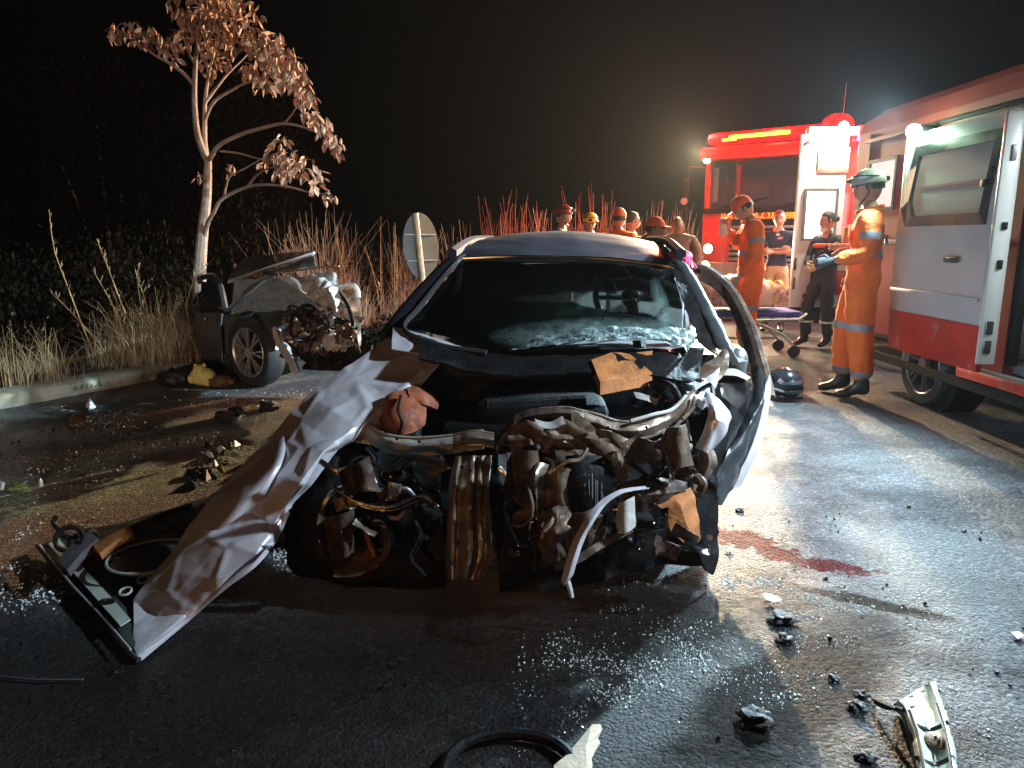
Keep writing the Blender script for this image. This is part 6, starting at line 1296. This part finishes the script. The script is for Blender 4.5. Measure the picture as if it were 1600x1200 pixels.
    if bands:
        up = Vector((0, 0, 1))
        w_ = .028*k; z = 1.13*k; bl.append(((0, 0, z-w_), (0, 0, z+w_), up, .24*k, (0, P['wai'].y, z), 2))
        for s in 'RL':
            c = lerp(P['hip'+s], P['kne'+s], .82); bl.append((c-up*w_, c+up*w_, up, .125*k, c, 2))
            c = lerp(P['kne'+s], P['ank'+s], .74); bl.append((c-up*w_*.9, c+up*w_*.9, up, .12*k, c, 2))
            dv = (P['elb'+s]-P['sho'+s]).normalized(); c = lerp(P['sho'+s], P['elb'+s], .55); bl.append((c-dv*w_, c+dv*w_, dv, .10*k, c, 2))
    if bl: cut_bands(me, None, bl)
    smooth_me(me, 60); link('coverall' if not pants else 'clothes', me, t)
    if suit == 'orange':
        mb = MB(); ring(mb, P['nek']+Vector((0, -.004, -.012*k)), .076*b, .017*k, 20, (0, -.25, 1)); mb.build('collar', M[suit], t)
        for sx in (-1, 1): mb = MB(); q_ = P['che']+Vector((sx*.085*b, -.128*b, .03*k)); mb.box(q_, (.11*k, .018, .12*k), rot=Matrix.Rotation(sx*.35, 3, 'Z'), bev=.006); mb.build('chest_pocket', M[suit], t)
    # boots
    for s in 'RL':
        a, toe = P['ank'+s], P['toe'+s]; c1 = lerp(P['kne'+s], a, .58)
        hl = a+Vector((0, .045*k, -.055*k)); md = lerp(a, toe, .5)+Vector((0, 0, -.015*k))
        V, Fc = skin_mesh([c1, lerp(c1, a, .6), a+Vector((0, 0, .01)), md, toe, hl], [.062*k, .058*k, .056*k, (.046*k, .040*k), (.044*k, .030*k), (.044*k, .04*k)], [(0, 1), (1, 2), (2, 3), (3, 4), (2, 5)], 0, 2)
        V = [Vector((v.x, v.y, max(v.z, .003))) for v in V]
        bm_ = MB(); bm_.add(V, Fc); bt = bm_.build('boot', M['boot'], t, sharp=50)
        if gloves:
            gm = MB(); sg = -1 if s == 'R' else 1; d = (P['wri'+s]-P['elb'+s]).normalized(); hand_mesh(gm, P['wri'+s]+d*.01, P.get('hd'+s, d), Vector((sg*.9, -.3, .3)), sg, .6, k*1.08); gm.build('glove', M[gloves], t)
    # hair / headgear
    def shell(name, m, rr, zmin, off=(0, 0, 0), parent=t, ymin=None, seg=24, ring_=14):
        hm = MB(); O_ = Vector(off)*k
        def fn(q, d):
            if d.z < zmin: q.z = rr[2]*zmin; q.x *= .985; q.y *= .985
            if ymin is not None and d.y < ymin and d.z < .55: q = Vector((q.x*.9, q.y*.78, q.z))
            return q
        hm.ball(hc+H3@O_, Vector(rr)*k, seg, ring_, rot=H3, fn=lambda q, d: fn(q, d)); return hm.build(name, M[m] if isinstance(m, str) else m, parent, sharp=50)
    if hair: shell('hair', 'hair', (.084, .104, .122), -.25, (0, .012, .012), ymin=-.35)
    if bump_hair: hm = MB(); hm.ball(hc+H3@Vector((0, .115*k, .0)), .04*k, 12, 8); hm.build('hair_bun', M['hair'], t)
    if cap and cap[0] == 'cap':
        c_ = shell('cap', cap[1], (.092, .112, .112), .05, (0, .004, .035))
        hm = MB(); pv = []
        for i in range(13):
            a = -1.1+2.2*i/12; pv.append(hc+H3@(Vector((math.sin(a)*.088, -math.cos(a)*.10-.0, .040))*k)); 
        pf = [hc+H3@(Vector((math.sin(-1.1+2.2*i/12)*.080, -math.cos(-1.1+2.2*i/12)*.105-.075, .028))*k) for i in range(13)]
        hm.add([*pv, *pf, *[p+Vector((0, 0, .006)) for p in pv], *[p+Vector((0, 0, .006)) for p in pf]], [(i, i+1, 14+i, 13+i) for i in range(12)]+[(26+i, 39+i, 40+i, 27+i) for i in range(12)]+[(13+i, 14+i, 40+i, 39+i) for i in range(12)]); hm.build('cap_peak', M[cap[1]], c_)
    if cap and cap[0] == 'hood':
        shell('hood', cap[1], (.105, .125, .145), -.8, (0, .02, .0))
    if cap and cap[0] == 'helmet':
        h_ = shell('helmet', cap[1], (.108, .128, .112), -.12, (0, .005, .034))
        hm = MB(); ring(hm, hc+H3@Vector((0, .0, .026*k)), .117*k, .007*k, 28, H3@Vector((0, 0, 1))); hm.build('helmet_rim', M[cap[2]], h_)
        hm = MB(); hm.box(hc+H3@Vector((0, -.118*k, .070*k)), (.05*k, .04*k, .035*k), rot=H3, bev=.008); hm.box(hc+H3@Vector((0, -.143*k, .070*k)), (.03*k, .02*k, .025*k), rot=H3, bev=.005); hm.build('head_torch', M['frame_dark'], h_)
        hm = MB(); hm.box(hc+H3@Vector((0, .132*k, .050*k)), (.07*k, .03*k, .035*k), rot=H3, bev=.008); hm.build('battery_pack', M['frame_dark'], h_)
        for sx in (-1, 1):
            hm = MB(); hm.tube([hc+H3@(Vector((sx*.088, .02, .04))*k), hc+H3@(Vector((sx*.080, -.01, -.05))*k), hc+H3@(Vector((sx*.02, -.075, -.122))*k)], .006*k, 5); hm.build('chin_strap', M['frame_dark'], h_)
        hm = MB(); ring(hm, hc+H3@Vector((0, -.0, .085*k)), .106*k, .006*k, 28, H3@Vector((0, .15, 1))); hm.build('goggle_band', M['frame_dark'], h_)
    return t, P, hc, H3, k
def at(px, py): p = G(px, py); return (p.x, p.y, 0)
LOCX = lambda t: None
# firefighter in the foreground, side-on, looking left
f4 = person('helmeted firefighter in an orange coverall standing in front of the near ambulance door', (2.92, 6.2, 0), -112, 1.88,
       dict(ankR=(-.12, -.06, .10), toeR=(-.13, -.25, .035), kneR=(-.11, -.09, .50), ankL=(.12, .07, .10), toeL=(.12, -.13, .035), kneL=(.11, .02, .5),
            elbL=(.25, .02, 1.13), wriL=(.19, -.22, 1.08), elbR=(-.24, -.02, 1.13), wriR=(-.16, -.24, 1.10)), cap=('helmet', 'helmet_white', 'frame_dark'), build=1.2, hair=True, headnod=8, gloves='cloth_dark')
for k_, (x, z, s_) in enumerate(((.12, 1.36, .05),)): 
    mb = MB(); mb.tube([(.20, -.0, 1.38), (.215, -.0, 1.38)], .032, 14); mb.build('sleeve_badge', M['navy'], f4[0])
mb = MB(); mb.box((0, .155, 1.33), (.24, .012, .07)); mb.build('back_tape', M['tape'], f4[0])
for x in (-.12, .14):
    mb = MB(); mb.box((x, -.11 if x < 0 else .085, .50), (.05, .02, .06), bev=.006); mb.build('knee_tab', M['black'], f4[0])
# firefighter holding the drip bag
f1 = person('bareheaded-looking firefighter in orange cap bending his head and holding up a drip bag', (2.60, 8.1, 0), -98, 1.82,
       dict(elbR=(-.27, -.10, 1.20), wriR=(-.16, -.20, 1.40), elbL=(.26, .02, 1.12), wriL=(.20, -.14, .90), hd=(0, -.07, 1.565), ankL=(.12, -.02, .10), toeL=(.13, -.21, .035)), cap=('cap', 'orange_b'), headnod=34, build=1.25, lean=4)
f1[0]['label'] = 'firefighter in orange cap and coverall holding up a drip bag with bowed head'
hp = f1[0].matrix_world if False else None
def world(t, v): return Vector(t.location)+Matrix.Rotation(t.rotation_euler.z, 3, 'Z')@Vector(v)
bagp = world(f1[0], (-.14*.99, -.30, 1.46))
iv = thing('drip_bag', 'white drip bag with hanging tube held up by the firefighter over the stretcher', 'drip bag', bagp)
mb = MB(); mb.box(bagp, (.085, .035, .19), bev=.015); mb.build('bag', mat('drip_fluid_bag', (.85, .85, .88), .3, 0, .05, 10, 0), iv)
mb = MB(); mb.tube(crs([bagp+Vector((0, 0, -.09)), bagp+Vector((-.01, -.02, -.25)), bagp+Vector((.03, -.03, -.45)), bagp+Vector((.02, -.04, -.62)), bagp+Vector((.08, .05, -.85))], 24), .008, 6); mb.build('tube', M['debris_white'], iv)
# onlooker with folded arms
f2 = person('man in navy shirt and khaki trousers with folded arms left of the open white door', (3.76, 10.6, 0), -22, 1.72,
       dict(elbR=(-.26, -.05, 1.16), wriR=(.04, -.20, 1.20), elbL=(.26, -.05, 1.16), wriL=(-.04, -.22, 1.16)), suit='navy', pants='khaki', bands=False, short=True)
mb = MB(); mb.box((0, -.135, 1.38), (.05, .012, .03)); mb.build('shirt_badge', M['debris_white'], f2[0])
# paramedic woman
f3 = person('woman in dark uniform with face mask under her chin standing beside the far ambulance', (3.84, 9.15, 0), -62, 1.66,
       dict(elbR=(-.22, -.06, 1.13), wriR=(-.06, -.24, 1.08), elbL=(.24, -.04, 1.12), wriL=(.10, -.26, 1.04), ankR=(-.12, -.14, .10), toeR=(-.15, -.31, .035), kneR=(-.12, -.12, .5)), suit='dark_suit', bands=False, build=.94, bump_hair=True, skin='skin', gloves='khaki', headnod=14, headturn=-28)
mb = MB(); mb.ball(f3[2]+f3[3]@Vector((0, -.062, -.085)), (.058, .05, .038), 14, 8, rot=f3[3]); mb.build('face_mask', M['debris_white'], f3[0])
mb = MB(); mb.tube([(0, .01, 1.0), (0, .01, 1.045)], .165, 20, flat=1.0); 
for v in mb.v: v.y *= .78
mb.build('belt', M['khaki'], f3[0])
for s in 'RL':
    mb = MB(); c = lerp(f3[1]['kne'+s], f3[1]['ank'+s], .42); mb.tube([c+Vector((0, 0, -.012)), c+Vector((0, 0, .012))], .082, 16); mb.build('reflective_band', M['debris_white'], f3[0])
# partly hidden helper between the woman and the near firefighter
f5 = person('person in dark clothes and black cap mostly hidden behind the helmeted firefighter', (3.84, 8.1, 0), -95, 1.76,
       dict(elbL=(.25, -.08, 1.18), wriL=(.12, -.30, 1.22)), suit='dark_suit', bands=False, cap=('cap', 'black'), hair=True)
# group behind the wreck
def px_loc(px, d): return (U(px, 400, d).x, d, 0)
f7 = person('firefighter in dark red helmet looking right behind the wreck\'s roof', px_loc(878, 9.6), 78, 1.74, dict(), suit='dark_suit', bands=False, cap=('helmet', 'helmet_red', 'frame_dark'), build=1.05)
f8 = person('firefighter in yellow helmet facing forward behind the wreck\'s roof', px_loc(921, 10.2), -4, 1.66, dict(), suit='dark_suit', bands=False, cap=('helmet', 'helmet_yellow', 'frame_dark'), headnod=16)
f9 = person('rescuer in orange cap seen from behind, directly left of a man in profile', px_loc(966, 9.4), 158, 1.69, dict(), cap=('cap', 'orange_b'), build=1.05)
f10 = person('man in orange coverall in profile close behind the orange capped rescuer', px_loc(986, 10.1), 95, 1.68, dict(), cap=None, skin='skin')
f11 = person('rescuer in orange cap leaning toward the wreck\'s right side', px_loc(962, 8.3), 65, 1.72, dict(elbR=(-.28, -.14, 1.22), wriR=(-.20, -.34, 1.10)), cap=('cap', 'orange_b'), lean=42, skin='skin_dark')
f12 = person('stooping person in plain brown top left of the fire engine headlamps', px_loc(1060, 9.0), 172, 1.70, dict(), suit='brown_debris', bands=False, hair=False, lean=32, build=1.1, skin='skin_dark')
# ---------------------------------------------------------------- stretcher and patient
SY = 8.55; sx0, sx1, sz = 1.35, 3.28, .50
stv = thing('wheeled_stretcher', 'wheeled ambulance stretcher with blue mattress standing right of the wreck', 'stretcher', ((sx0+sx1)/2, SY, 0))
mb = MB()
for y in (SY-.27, SY+.27): mb.tube([(sx0, y, sz-.1), (sx1-.05, y, sz-.06), (sx1+.04, y, sz)], .018, 8)
for x in (sx0, (sx0+sx1)/2, sx1): mb.tube([(x, SY-.27, sz-.08), (x, SY+.27, sz-.08)], .016, 8)
mb.build('frame', M['alloy'], stv)
mb = MB(); mb.box(((sx0+sx1)/2, SY, sz-.01), (sx1-sx0, .52, .07), bev=.03); mb.build('mattress', M['blue_mat'], stv)
for x in (sx0+.2, sx1-.1):
    for y in (SY-.25, SY+.25):
        mb = MB(); mb.tube([(x-.35 if x > 2 else x+.35, y, sz-.12), (x-.1, y, .26), (x+.02, y, .14)], .016, 8); lg = mb.build('leg', M['alloy'], stv)
        mb = MB(); mb.tube([(x+.03, y-.018, .068), (x+.03, y+.018, .068)], .068, 20); wh = mb.build('wheel', M['rubber'], lg)
mb = MB(); mb.tube([(sx0+.4, SY-.25, .22), (sx1-.3, SY-.25, .22)], .014, 6); mb.build('cross_bar', M['alloy'], stv)
# patient lying with the head to the left
pt = thing('person', 'injured person lying on the wheeled stretcher under a stained sheet', 'person', (2.2, SY, .5))
z0 = .66
pts = [Vector((2.15, SY, z0)), Vector((1.95, SY, z0+.02)), Vector((1.80, SY, z0+.04)), Vector((1.68, SY, z0+.06)), Vector((1.58, SY, z0+.07)), Vector((1.50, SY, z0+.08))]
rad = [(.12, .15), (.11, .14), (.12, .16), (.10, .15), .06, .055]; ed = [(0, 1), (1, 2), (2, 3), (3, 4), (4, 5)]
for s in (-1, 1):
    n0 = len(pts); pts += [Vector((2.25, SY+s*.10, z0-.01)), Vector((2.62, SY+s*.12, z0+.06)), Vector((3.0, SY+s*.13, z0-.02)), Vector((3.08, SY+s*.14, z0+.06))]; rad += [.09, .07, .05, .045]; ed += [(0, n0), (n0, n0+1), (n0+1, n0+2), (n0+2, n0+3)]
    n0 = len(pts); pts += [Vector((1.72, SY+s*.19, z0+.03)), Vector((1.98, SY+s*.25, z0+.03)), Vector((2.16, SY+s*.14, z0+.14))]; rad += [.06, .045, .035]; ed += [(3, n0), (n0, n0+1), (n0+1, n0+2)]
V, Fc = skin_mesh(pts, rad, ed, 0, 2); mb = MB(); mb.add(V, Fc)
HM = Matrix.Rotation(R(-90), 3, 'Y')@Matrix.Rotation(R(0), 3, 'X'); HM = Matrix(((0, 0, -1), (1, 0, 0), (0, -1, 0))).transposed() if False else Matrix(((0, 0, -1), (1, 0, 0), (0, -1, 0)))
head_mesh(mb, Vector((1.38, SY, z0+.10)), HM, 1.0)
for s in (-1, 1): hand_mesh(mb, Vector((2.16, SY+s*.14, z0+.14)), Vector((.8, -s*.5, .1)), Vector((0, 0, 1)), s, .5, 1)
bdp = mb.build('body', [M['skin'], M['lip'], M['eye']], pt)
sheet([[Vector((x, SY-.27, z0-.08)), Vector((x, SY-.2, z0+h_*.8)), Vector((x, SY, z0+h_)), Vector((x, SY+.2, z0+h_*.8)), Vector((x, SY+.27, z0-.08))] for x, h_ in ((1.62, .12), (1.8, .19), (2.0, .16), (2.2, .20), (2.45, .18), (2.7, .17), (2.95, .16), (3.1, .12))], 60, 24, .03, 9, 3, .006, mb2 := MB()); mb2.build('plaid_blanket', M['plaid'], pt)
sheet([[Vector((x, SY-.29, z0-.06)), Vector((x, SY-.22, z0+h_*.8)), Vector((x, SY, z0+h_+.01)), Vector((x, SY+.2, z0+h_*.8))] for x, h_ in ((2.35, .20), (2.55, .24), (2.75, .22), (2.9, .18))], 30, 20, .03, 8, 5, .006, mb2 := MB()); mb2.build('sheet', M['sheet'], pt)
for x in (2.93, 3.05): mb = MB(); sheet([[Vector((x-.02, SY-.28, z0-.06)), Vector((x-.02, SY-.2, z0+.16)), Vector((x-.02, SY, z0+.20)), Vector((x-.02, SY+.22, z0+.1))], [Vector((x+.02, SY-.28, z0-.06)), Vector((x+.02, SY-.2, z0+.16)), Vector((x+.02, SY, z0+.20)), Vector((x+.02, SY+.22, z0+.1))]], 4, 20, 0, 5, 1, .006, mb); mb.build('strap', M['strap'], pt)

# ---------------------------------------------------------------- things lying on the road
def debris(name, label, cat, parts, group=None):
    c = parts[0][1]; o = thing(name, label, cat, c, group); return o
hl = G(1224, 622); hl.z = .14
h = thing('motorcycle_helmet', 'glossy black motorcycle helmet lying on the road beside the open car door', 'helmet', hl)
mb = MB(); mb.ball(hl, (.14, .17, .13), 24, 16, fn=lambda q, d: Vector((q.x, q.y, max(q.z, -.11)))); hs = mb.build('shell', M['black_gloss'], h)
mb = MB(); mb.ball(hl+Vector((.01, -.035, .01)), (.135, .145, .055), 20, 10); mb.build('visor', M['glass_dark'], h)
mb = MB(); mb.tube(crs([hl+Vector((-.12, -.08, -.04)), hl+Vector((0, -.175, -.06)), hl+Vector((.12, -.08, -.04))], 14), .022, 8); mb.build('chin_bar', M['black_gloss'], h)
mb = MB(); mb.box(hl+Vector((.0, -.14, -.10)), (.2, .08, .03), bev=.01); mb.build('pad', M['black'], h)
# yellow plush toy
c = G(318, 603); c.z = .09; ty = thing('yellow_plush_toy', 'small yellow plush toy lying against the kerb by the grey car', 'soft toy', c)
mb = MB(); mb.ball(c, (.12, .09, .085), 16, 10); tb = mb.build('body', M['yellow_plush'], ty)
for q, r in (((-.02, -.02, .06), .055), ((.09, -.02, -.03), .045), ((-.09, -.02, -.02), .045), ((.06, -.05, -.05), .035), ((-.055, 0, .10), .02), ((.02, 0, .105), .02)):
    mb = MB(); mb.ball(c+Vector(q), r, 12, 8, fn=lambda p_, d: p_*(1+.08*noise.noise(d*5))); mb.build('limb', M['yellow_plush'], ty)
c = G(276, 603); c.z = .08; bg_ = MB(); bg_.ball(c, (.17, .10, .08), 28, 16, fn=lambda q, d: q*(1+.35*noise.noise(d*2.1)+.12*noise.noise(d*6)))
tag(bg_.build('black_bag', M['bag'], loc=c), 'crumpled black bag lying against the kerb left of the yellow toy', 'bag')
c = G(345, 604); c.z = .05; bg_ = MB(); bg_.ball(c, (.12, .08, .05), 20, 12, fn=lambda q, d: q*(1+.4*noise.noise(d*2.4)))
tag(bg_.build('brown_debris', M['brown_debris'], loc=c), 'small dark brown lump by the grey car\'s front tyre', 'debris')
def shard(name, label, pix, m, z=.01, th=.004, amp=.01, cat='debris', seed=1, group=None, tilt=0):
    P_ = [G(x, y, z) for x, y in pix]; c = sum(P_, Vector())/len(P_)
    n = 14; vs = [c+Vector((0, 0, .012+tilt))]
    for q in P_: vs.append(q+Vector((0, 0, noise.noise(q*8+Vector((seed, 0, 0)))*amp)))
    k = len(P_); mb = MB(); vs2 = [v-Vector((0, 0, th)) for v in vs]
    fs = [(0, 1+i, 1+(i+1) % k) for i in range(k)]+[(k+1, k+2+(i+1) % k, k+2+i) for i in range(k)]+[(1+i, k+2+i, k+2+(i+1) % k, 1+(i+1) % k) for i in range(k)]
    mb.add(vs+vs2, fs); o = mb.build(name, m, loc=(c.x, c.y, 0), smooth=False); return tag(o, label, cat, group)
shard('beige_board_shard', 'torn beige board shard standing out at the bottom edge', [(925, 1132), (938, 1132), (941, 1140), (934, 1152), (938, 1160), (930, 1172), (924, 1185), (926, 1196), (918, 1225), (860, 1225), (866, 1195), (884, 1180), (905, 1155)], M['card'], .03, amp=.004)
shard('white_paper_scrap', 'white paper scrap standing on the road in front of the kerb', [(134, 634), (140, 622), (144, 634), (150, 636), (140, 640)], M['debris_white'], .02, tilt=.05, cat='paper scrap')
shard('white_plastic_shard', 'curved white plastic shard on the road right of the wreck', [(1192, 930), (1203, 930), (1222, 939), (1208, 942), (1196, 938)], M['debris_white'], .015, cat='plastic shard')
shard('white_plastic_shard', 'thin pale plastic sliver just below the blood stains', [(1132, 856), (1146, 856), (1144, 861), (1134, 861)], M['debris_white'], .012, cat='plastic shard')
shard('white_plastic_shard', 'white plastic piece at the right edge of the road', [(1580, 990), (1592, 988), (1600, 994), (1590, 999)], M['debris_white'], .012, cat='plastic shard')
shard('white_plastic_shard', 'pale plastic shard beside the dark lump left of the bonnet', [(318, 736), (326, 740), (330, 748), (322, 752)], M['debris_white'], .03, cat='plastic shard', tilt=.03)
shard('cardboard_scrap', 'brown cardboard scrap on the red dirt at the left', [(105, 652), (130, 650), (134, 660), (110, 664)], M['brown_debris'], .04, cat='cardboard', tilt=.04)
shard('white_plastic_shard', 'small pale chip at the left edge of the picture', [(0, 752), (8, 754), (5, 764), (0, 764)], M['debris_white'], .02, cat='plastic shard')
shard('white_plastic_shard', 'pale triangular chip on the greenish powder at the left', [(60, 753), (66, 750), (68, 758), (62, 760)], M['debris_white'], .03, cat='plastic shard', tilt=.02)
for i, (x, y, r, lab) in enumerate(((1157, 799, .022, 'small black lump right of the wreck on the bright road'), (1222, 972, .045, 'black rubber lump below the white plastic shard'), (1225, 1002, .028, 'smaller black lump under the rubber lump'),
        (1338, 1107, .028, 'flat black chip left of the broken headlamp housing'), (1352, 1186, .024, 'black chip at the bottom edge left of the headlamp housing'), (310, 742, .06, 'dark lump on the greenish powder left of the bonnet'),
        (30, 765, .05, 'mossy looking lump at the far left'), (1180, 1130, .05, 'dark lump with brown edge in the wet patch'), (110, 655, .04, 'dark lump beside the cardboard scrap'), (360, 655, .10, 'long dark clod on the soot strip by the bonnet'), (420, 640, .08, 'dark clod nearest the grey car\'s front'), (1290, 905, .012, 'tiny dark crumb at the blood trail\'s end'), (1302, 1062, .018, 'flat dark chip in the wet track'), (1345, 1088, .022, 'dark leaf shaped chip left of the wires'))):
    c = G(x, y); mb = MB(); mb.ball(c+Vector((0, 0, r*.3)), (r*.9, r*.8, r*.5), 22, 16, fn=lambda q, d: q*(1+.8*noise.noise(d*1.6+Vector((i*2, 0, 0)))+.2*noise.noise(d*4+Vector((0, i, 0)))))
    tag(mb.build('road_debris', M['rubber'] if i != 6 else M['leaf_green'], loc=c, sharp=25), lab, 'debris', 'dark lumps scattered on the road')
rnd = random.Random(66)
fr_l = sorted([(rnd.uniform(322, 402), rnd.uniform(690, 740), rnd.uniform(0, 3), rnd.uniform(5, 14), rnd.uniform(2, 6), k) for k in range(14)])
ords = ['leftmost', 'second', 'third', 'fourth', 'fifth', 'sixth', 'seventh', 'eighth']; cnt = {0: 0, 1: 0, 2: 0}
for x, y, a, s1, s2, k in fr_l:
    q = lambda u, v_: (x+u*math.cos(a)-v_*math.sin(a), y+(u*math.sin(a)+v_*math.cos(a))*.6)
    c_ = k % 3; n_ = cnt[c_]; cnt[c_] += 1; col_ = ('white', 'mossy green', 'black')[c_]
    lab = '%s %s plastic fragment%s in the heap left of the bonnet' % (ords[n_], col_, '' if n_ == 0 else ' from the left')
    shard('plastic_fragment', lab, [q(-s1, -s2), q(s1*.3, -s2*1.3), q(s1, 0), q(s1*.2, s2), q(-s1*.8, s2*.7)], (M['debris_white'], M['leaf_green'], M['black'])[c_], .02+.015*rnd.random(), tilt=.02, cat='fragment', seed=k, group='plastic fragments heaped left of the bonnet')
# broken headlamp housing lower right
c = G(1445, 1140); hh = thing('broken_headlamp_housing', 'broken pale grey headlamp housing lying at the lower right with black wires', 'headlamp housing', (c.x, c.y, 0))
def HU(px, py, z): return G(px, py, z)
L_ = [(1400, 1098), (1412, 1112), (1424, 1145), (1430, 1175), (1436, 1210), (1440, 1240)]; Rr = [(1460, 1064), (1472, 1098), (1482, 1130), (1490, 1165), (1496, 1205), (1500, 1240)]
rows = []
for (a, b_) in zip(L_, Rr):
    q = lambda t, z: HU(a[0]+(b_[0]-a[0])*t, a[1]+(b_[1]-a[1])*t, z)
    rows.append([q(-.0, .055), q(.12, .075), q(.25, .05), q(.5, .03), q(.78, .045), q(.9, .075), q(1.0, .06)])
mb = MB(); sheet(rows, 50, 30, .004, 16, 5, .004, mb); hb_ = mb.build('housing', M['rim_white'], hh)
mb = MB(); sheet([[HU(a[0], a[1], .055), HU(a[0]-4, a[1]+6, .03), HU(a[0]+2, a[1]+14, .004)] for a in L_], 40, 6, .003, 12, 2, .004, mb); mb.build('side_wall', M['black'], hh)
for (a, b_) in (((1424, 1130), (1482, 1128)), ((1432, 1184), (1490, 1182))):
    mb = MB(); mb.tube(crs([HU(*a, .07), HU((a[0]+b_[0])/2, a[1]+10, .045), HU(*b_, .075)], 12), .006, 6); mb.build('rib', M['frame_dark'], hh)
for off in (.14, .86):
    mb = MB(); mb.tube([HU(a[0]+(b_[0]-a[0])*off, a[1]+(b_[1]-a[1])*off, .082) for a, b_ in list(zip(L_, Rr))[1:]], .004, 6); mb.build('rim_rail', M['chrome'], hh)
mb = MB(); mb.ball(HU(1461, 1158, .05), (.026, .03, .012), 16, 10); mb.build('bulb_hole', M['brown_debris'], hh)
mb = MB(); mb.ball(HU(1463, 1153, .062), (.012, .008, .006), 10, 6); mb.build('bulb', M['chrome'], hh)
for q in ((1424, 1088), (1442, 1080), (1449, 1070), (1426, 1104)): mb = MB(); mb.box(HU(*q, .066), (.012, .006, .004), rot=.4); mb.build('moulding_mark', M['black'], hh)
for pts in ([(1364, 1092), (1380, 1100), (1400, 1108)], [(1368, 1098), (1385, 1106), (1402, 1106), (1412, 1110)]):
    mb = MB(); mb.tube(crs([HU(x, y, .02+.02*i) for i, (x, y) in enumerate(pts)], 12), .006, 6); mb.build('wire', M['black'], hh)
# hose arc at the bottom
c = G(790, 1170); hs_ = MB(); hs_.tube(crs([G(x, y, .02) for x, y in ((690, 1215), (705, 1180), (735, 1158), (790, 1146), (845, 1152), (880, 1170), (905, 1200))], 40), .016, 8)
tag(hs_.build('rubber_hose', M['black'], loc=c), 'black rubber hose curled in an arc at the bottom edge', 'hose')
c = G(60, 1058); hs_ = MB(); hs_.tube(crs([G(x, y, .012) for x, y in ((-40, 1052), (0, 1057), (60, 1062), (130, 1062))], 20), .004, 6)
tag(hs_.build('thin_wire', M['grey_metal'], loc=c), 'thin wire lying on the dark road at the lower left', 'wire')
# ---------------------------------------------------------------- damp night air lit by the lamps
hz = bpy.data.materials.new('haze'); hz.use_nodes = True; hn = hz.node_tree.nodes; hn.remove(hn['Principled BSDF'])
pv = hn.new('ShaderNodeVolumePrincipled'); pv.inputs['Color'].default_value = (.9, .92, .92, 1); pv.inputs['Density'].default_value = .0003; pv.inputs['Anisotropy'].default_value = .6
hz.node_tree.links.new(pv.outputs[0], hn['Material Output'].inputs['Volume'])
mb = MB(); mb.box((0, 10, 3.5), (60, 50, 11)); ho = mb.build('haze', hz, smooth=False); ho['kind'] = 'stuff'; ho['label'] = 'thin damp night air glowing around the lamps'
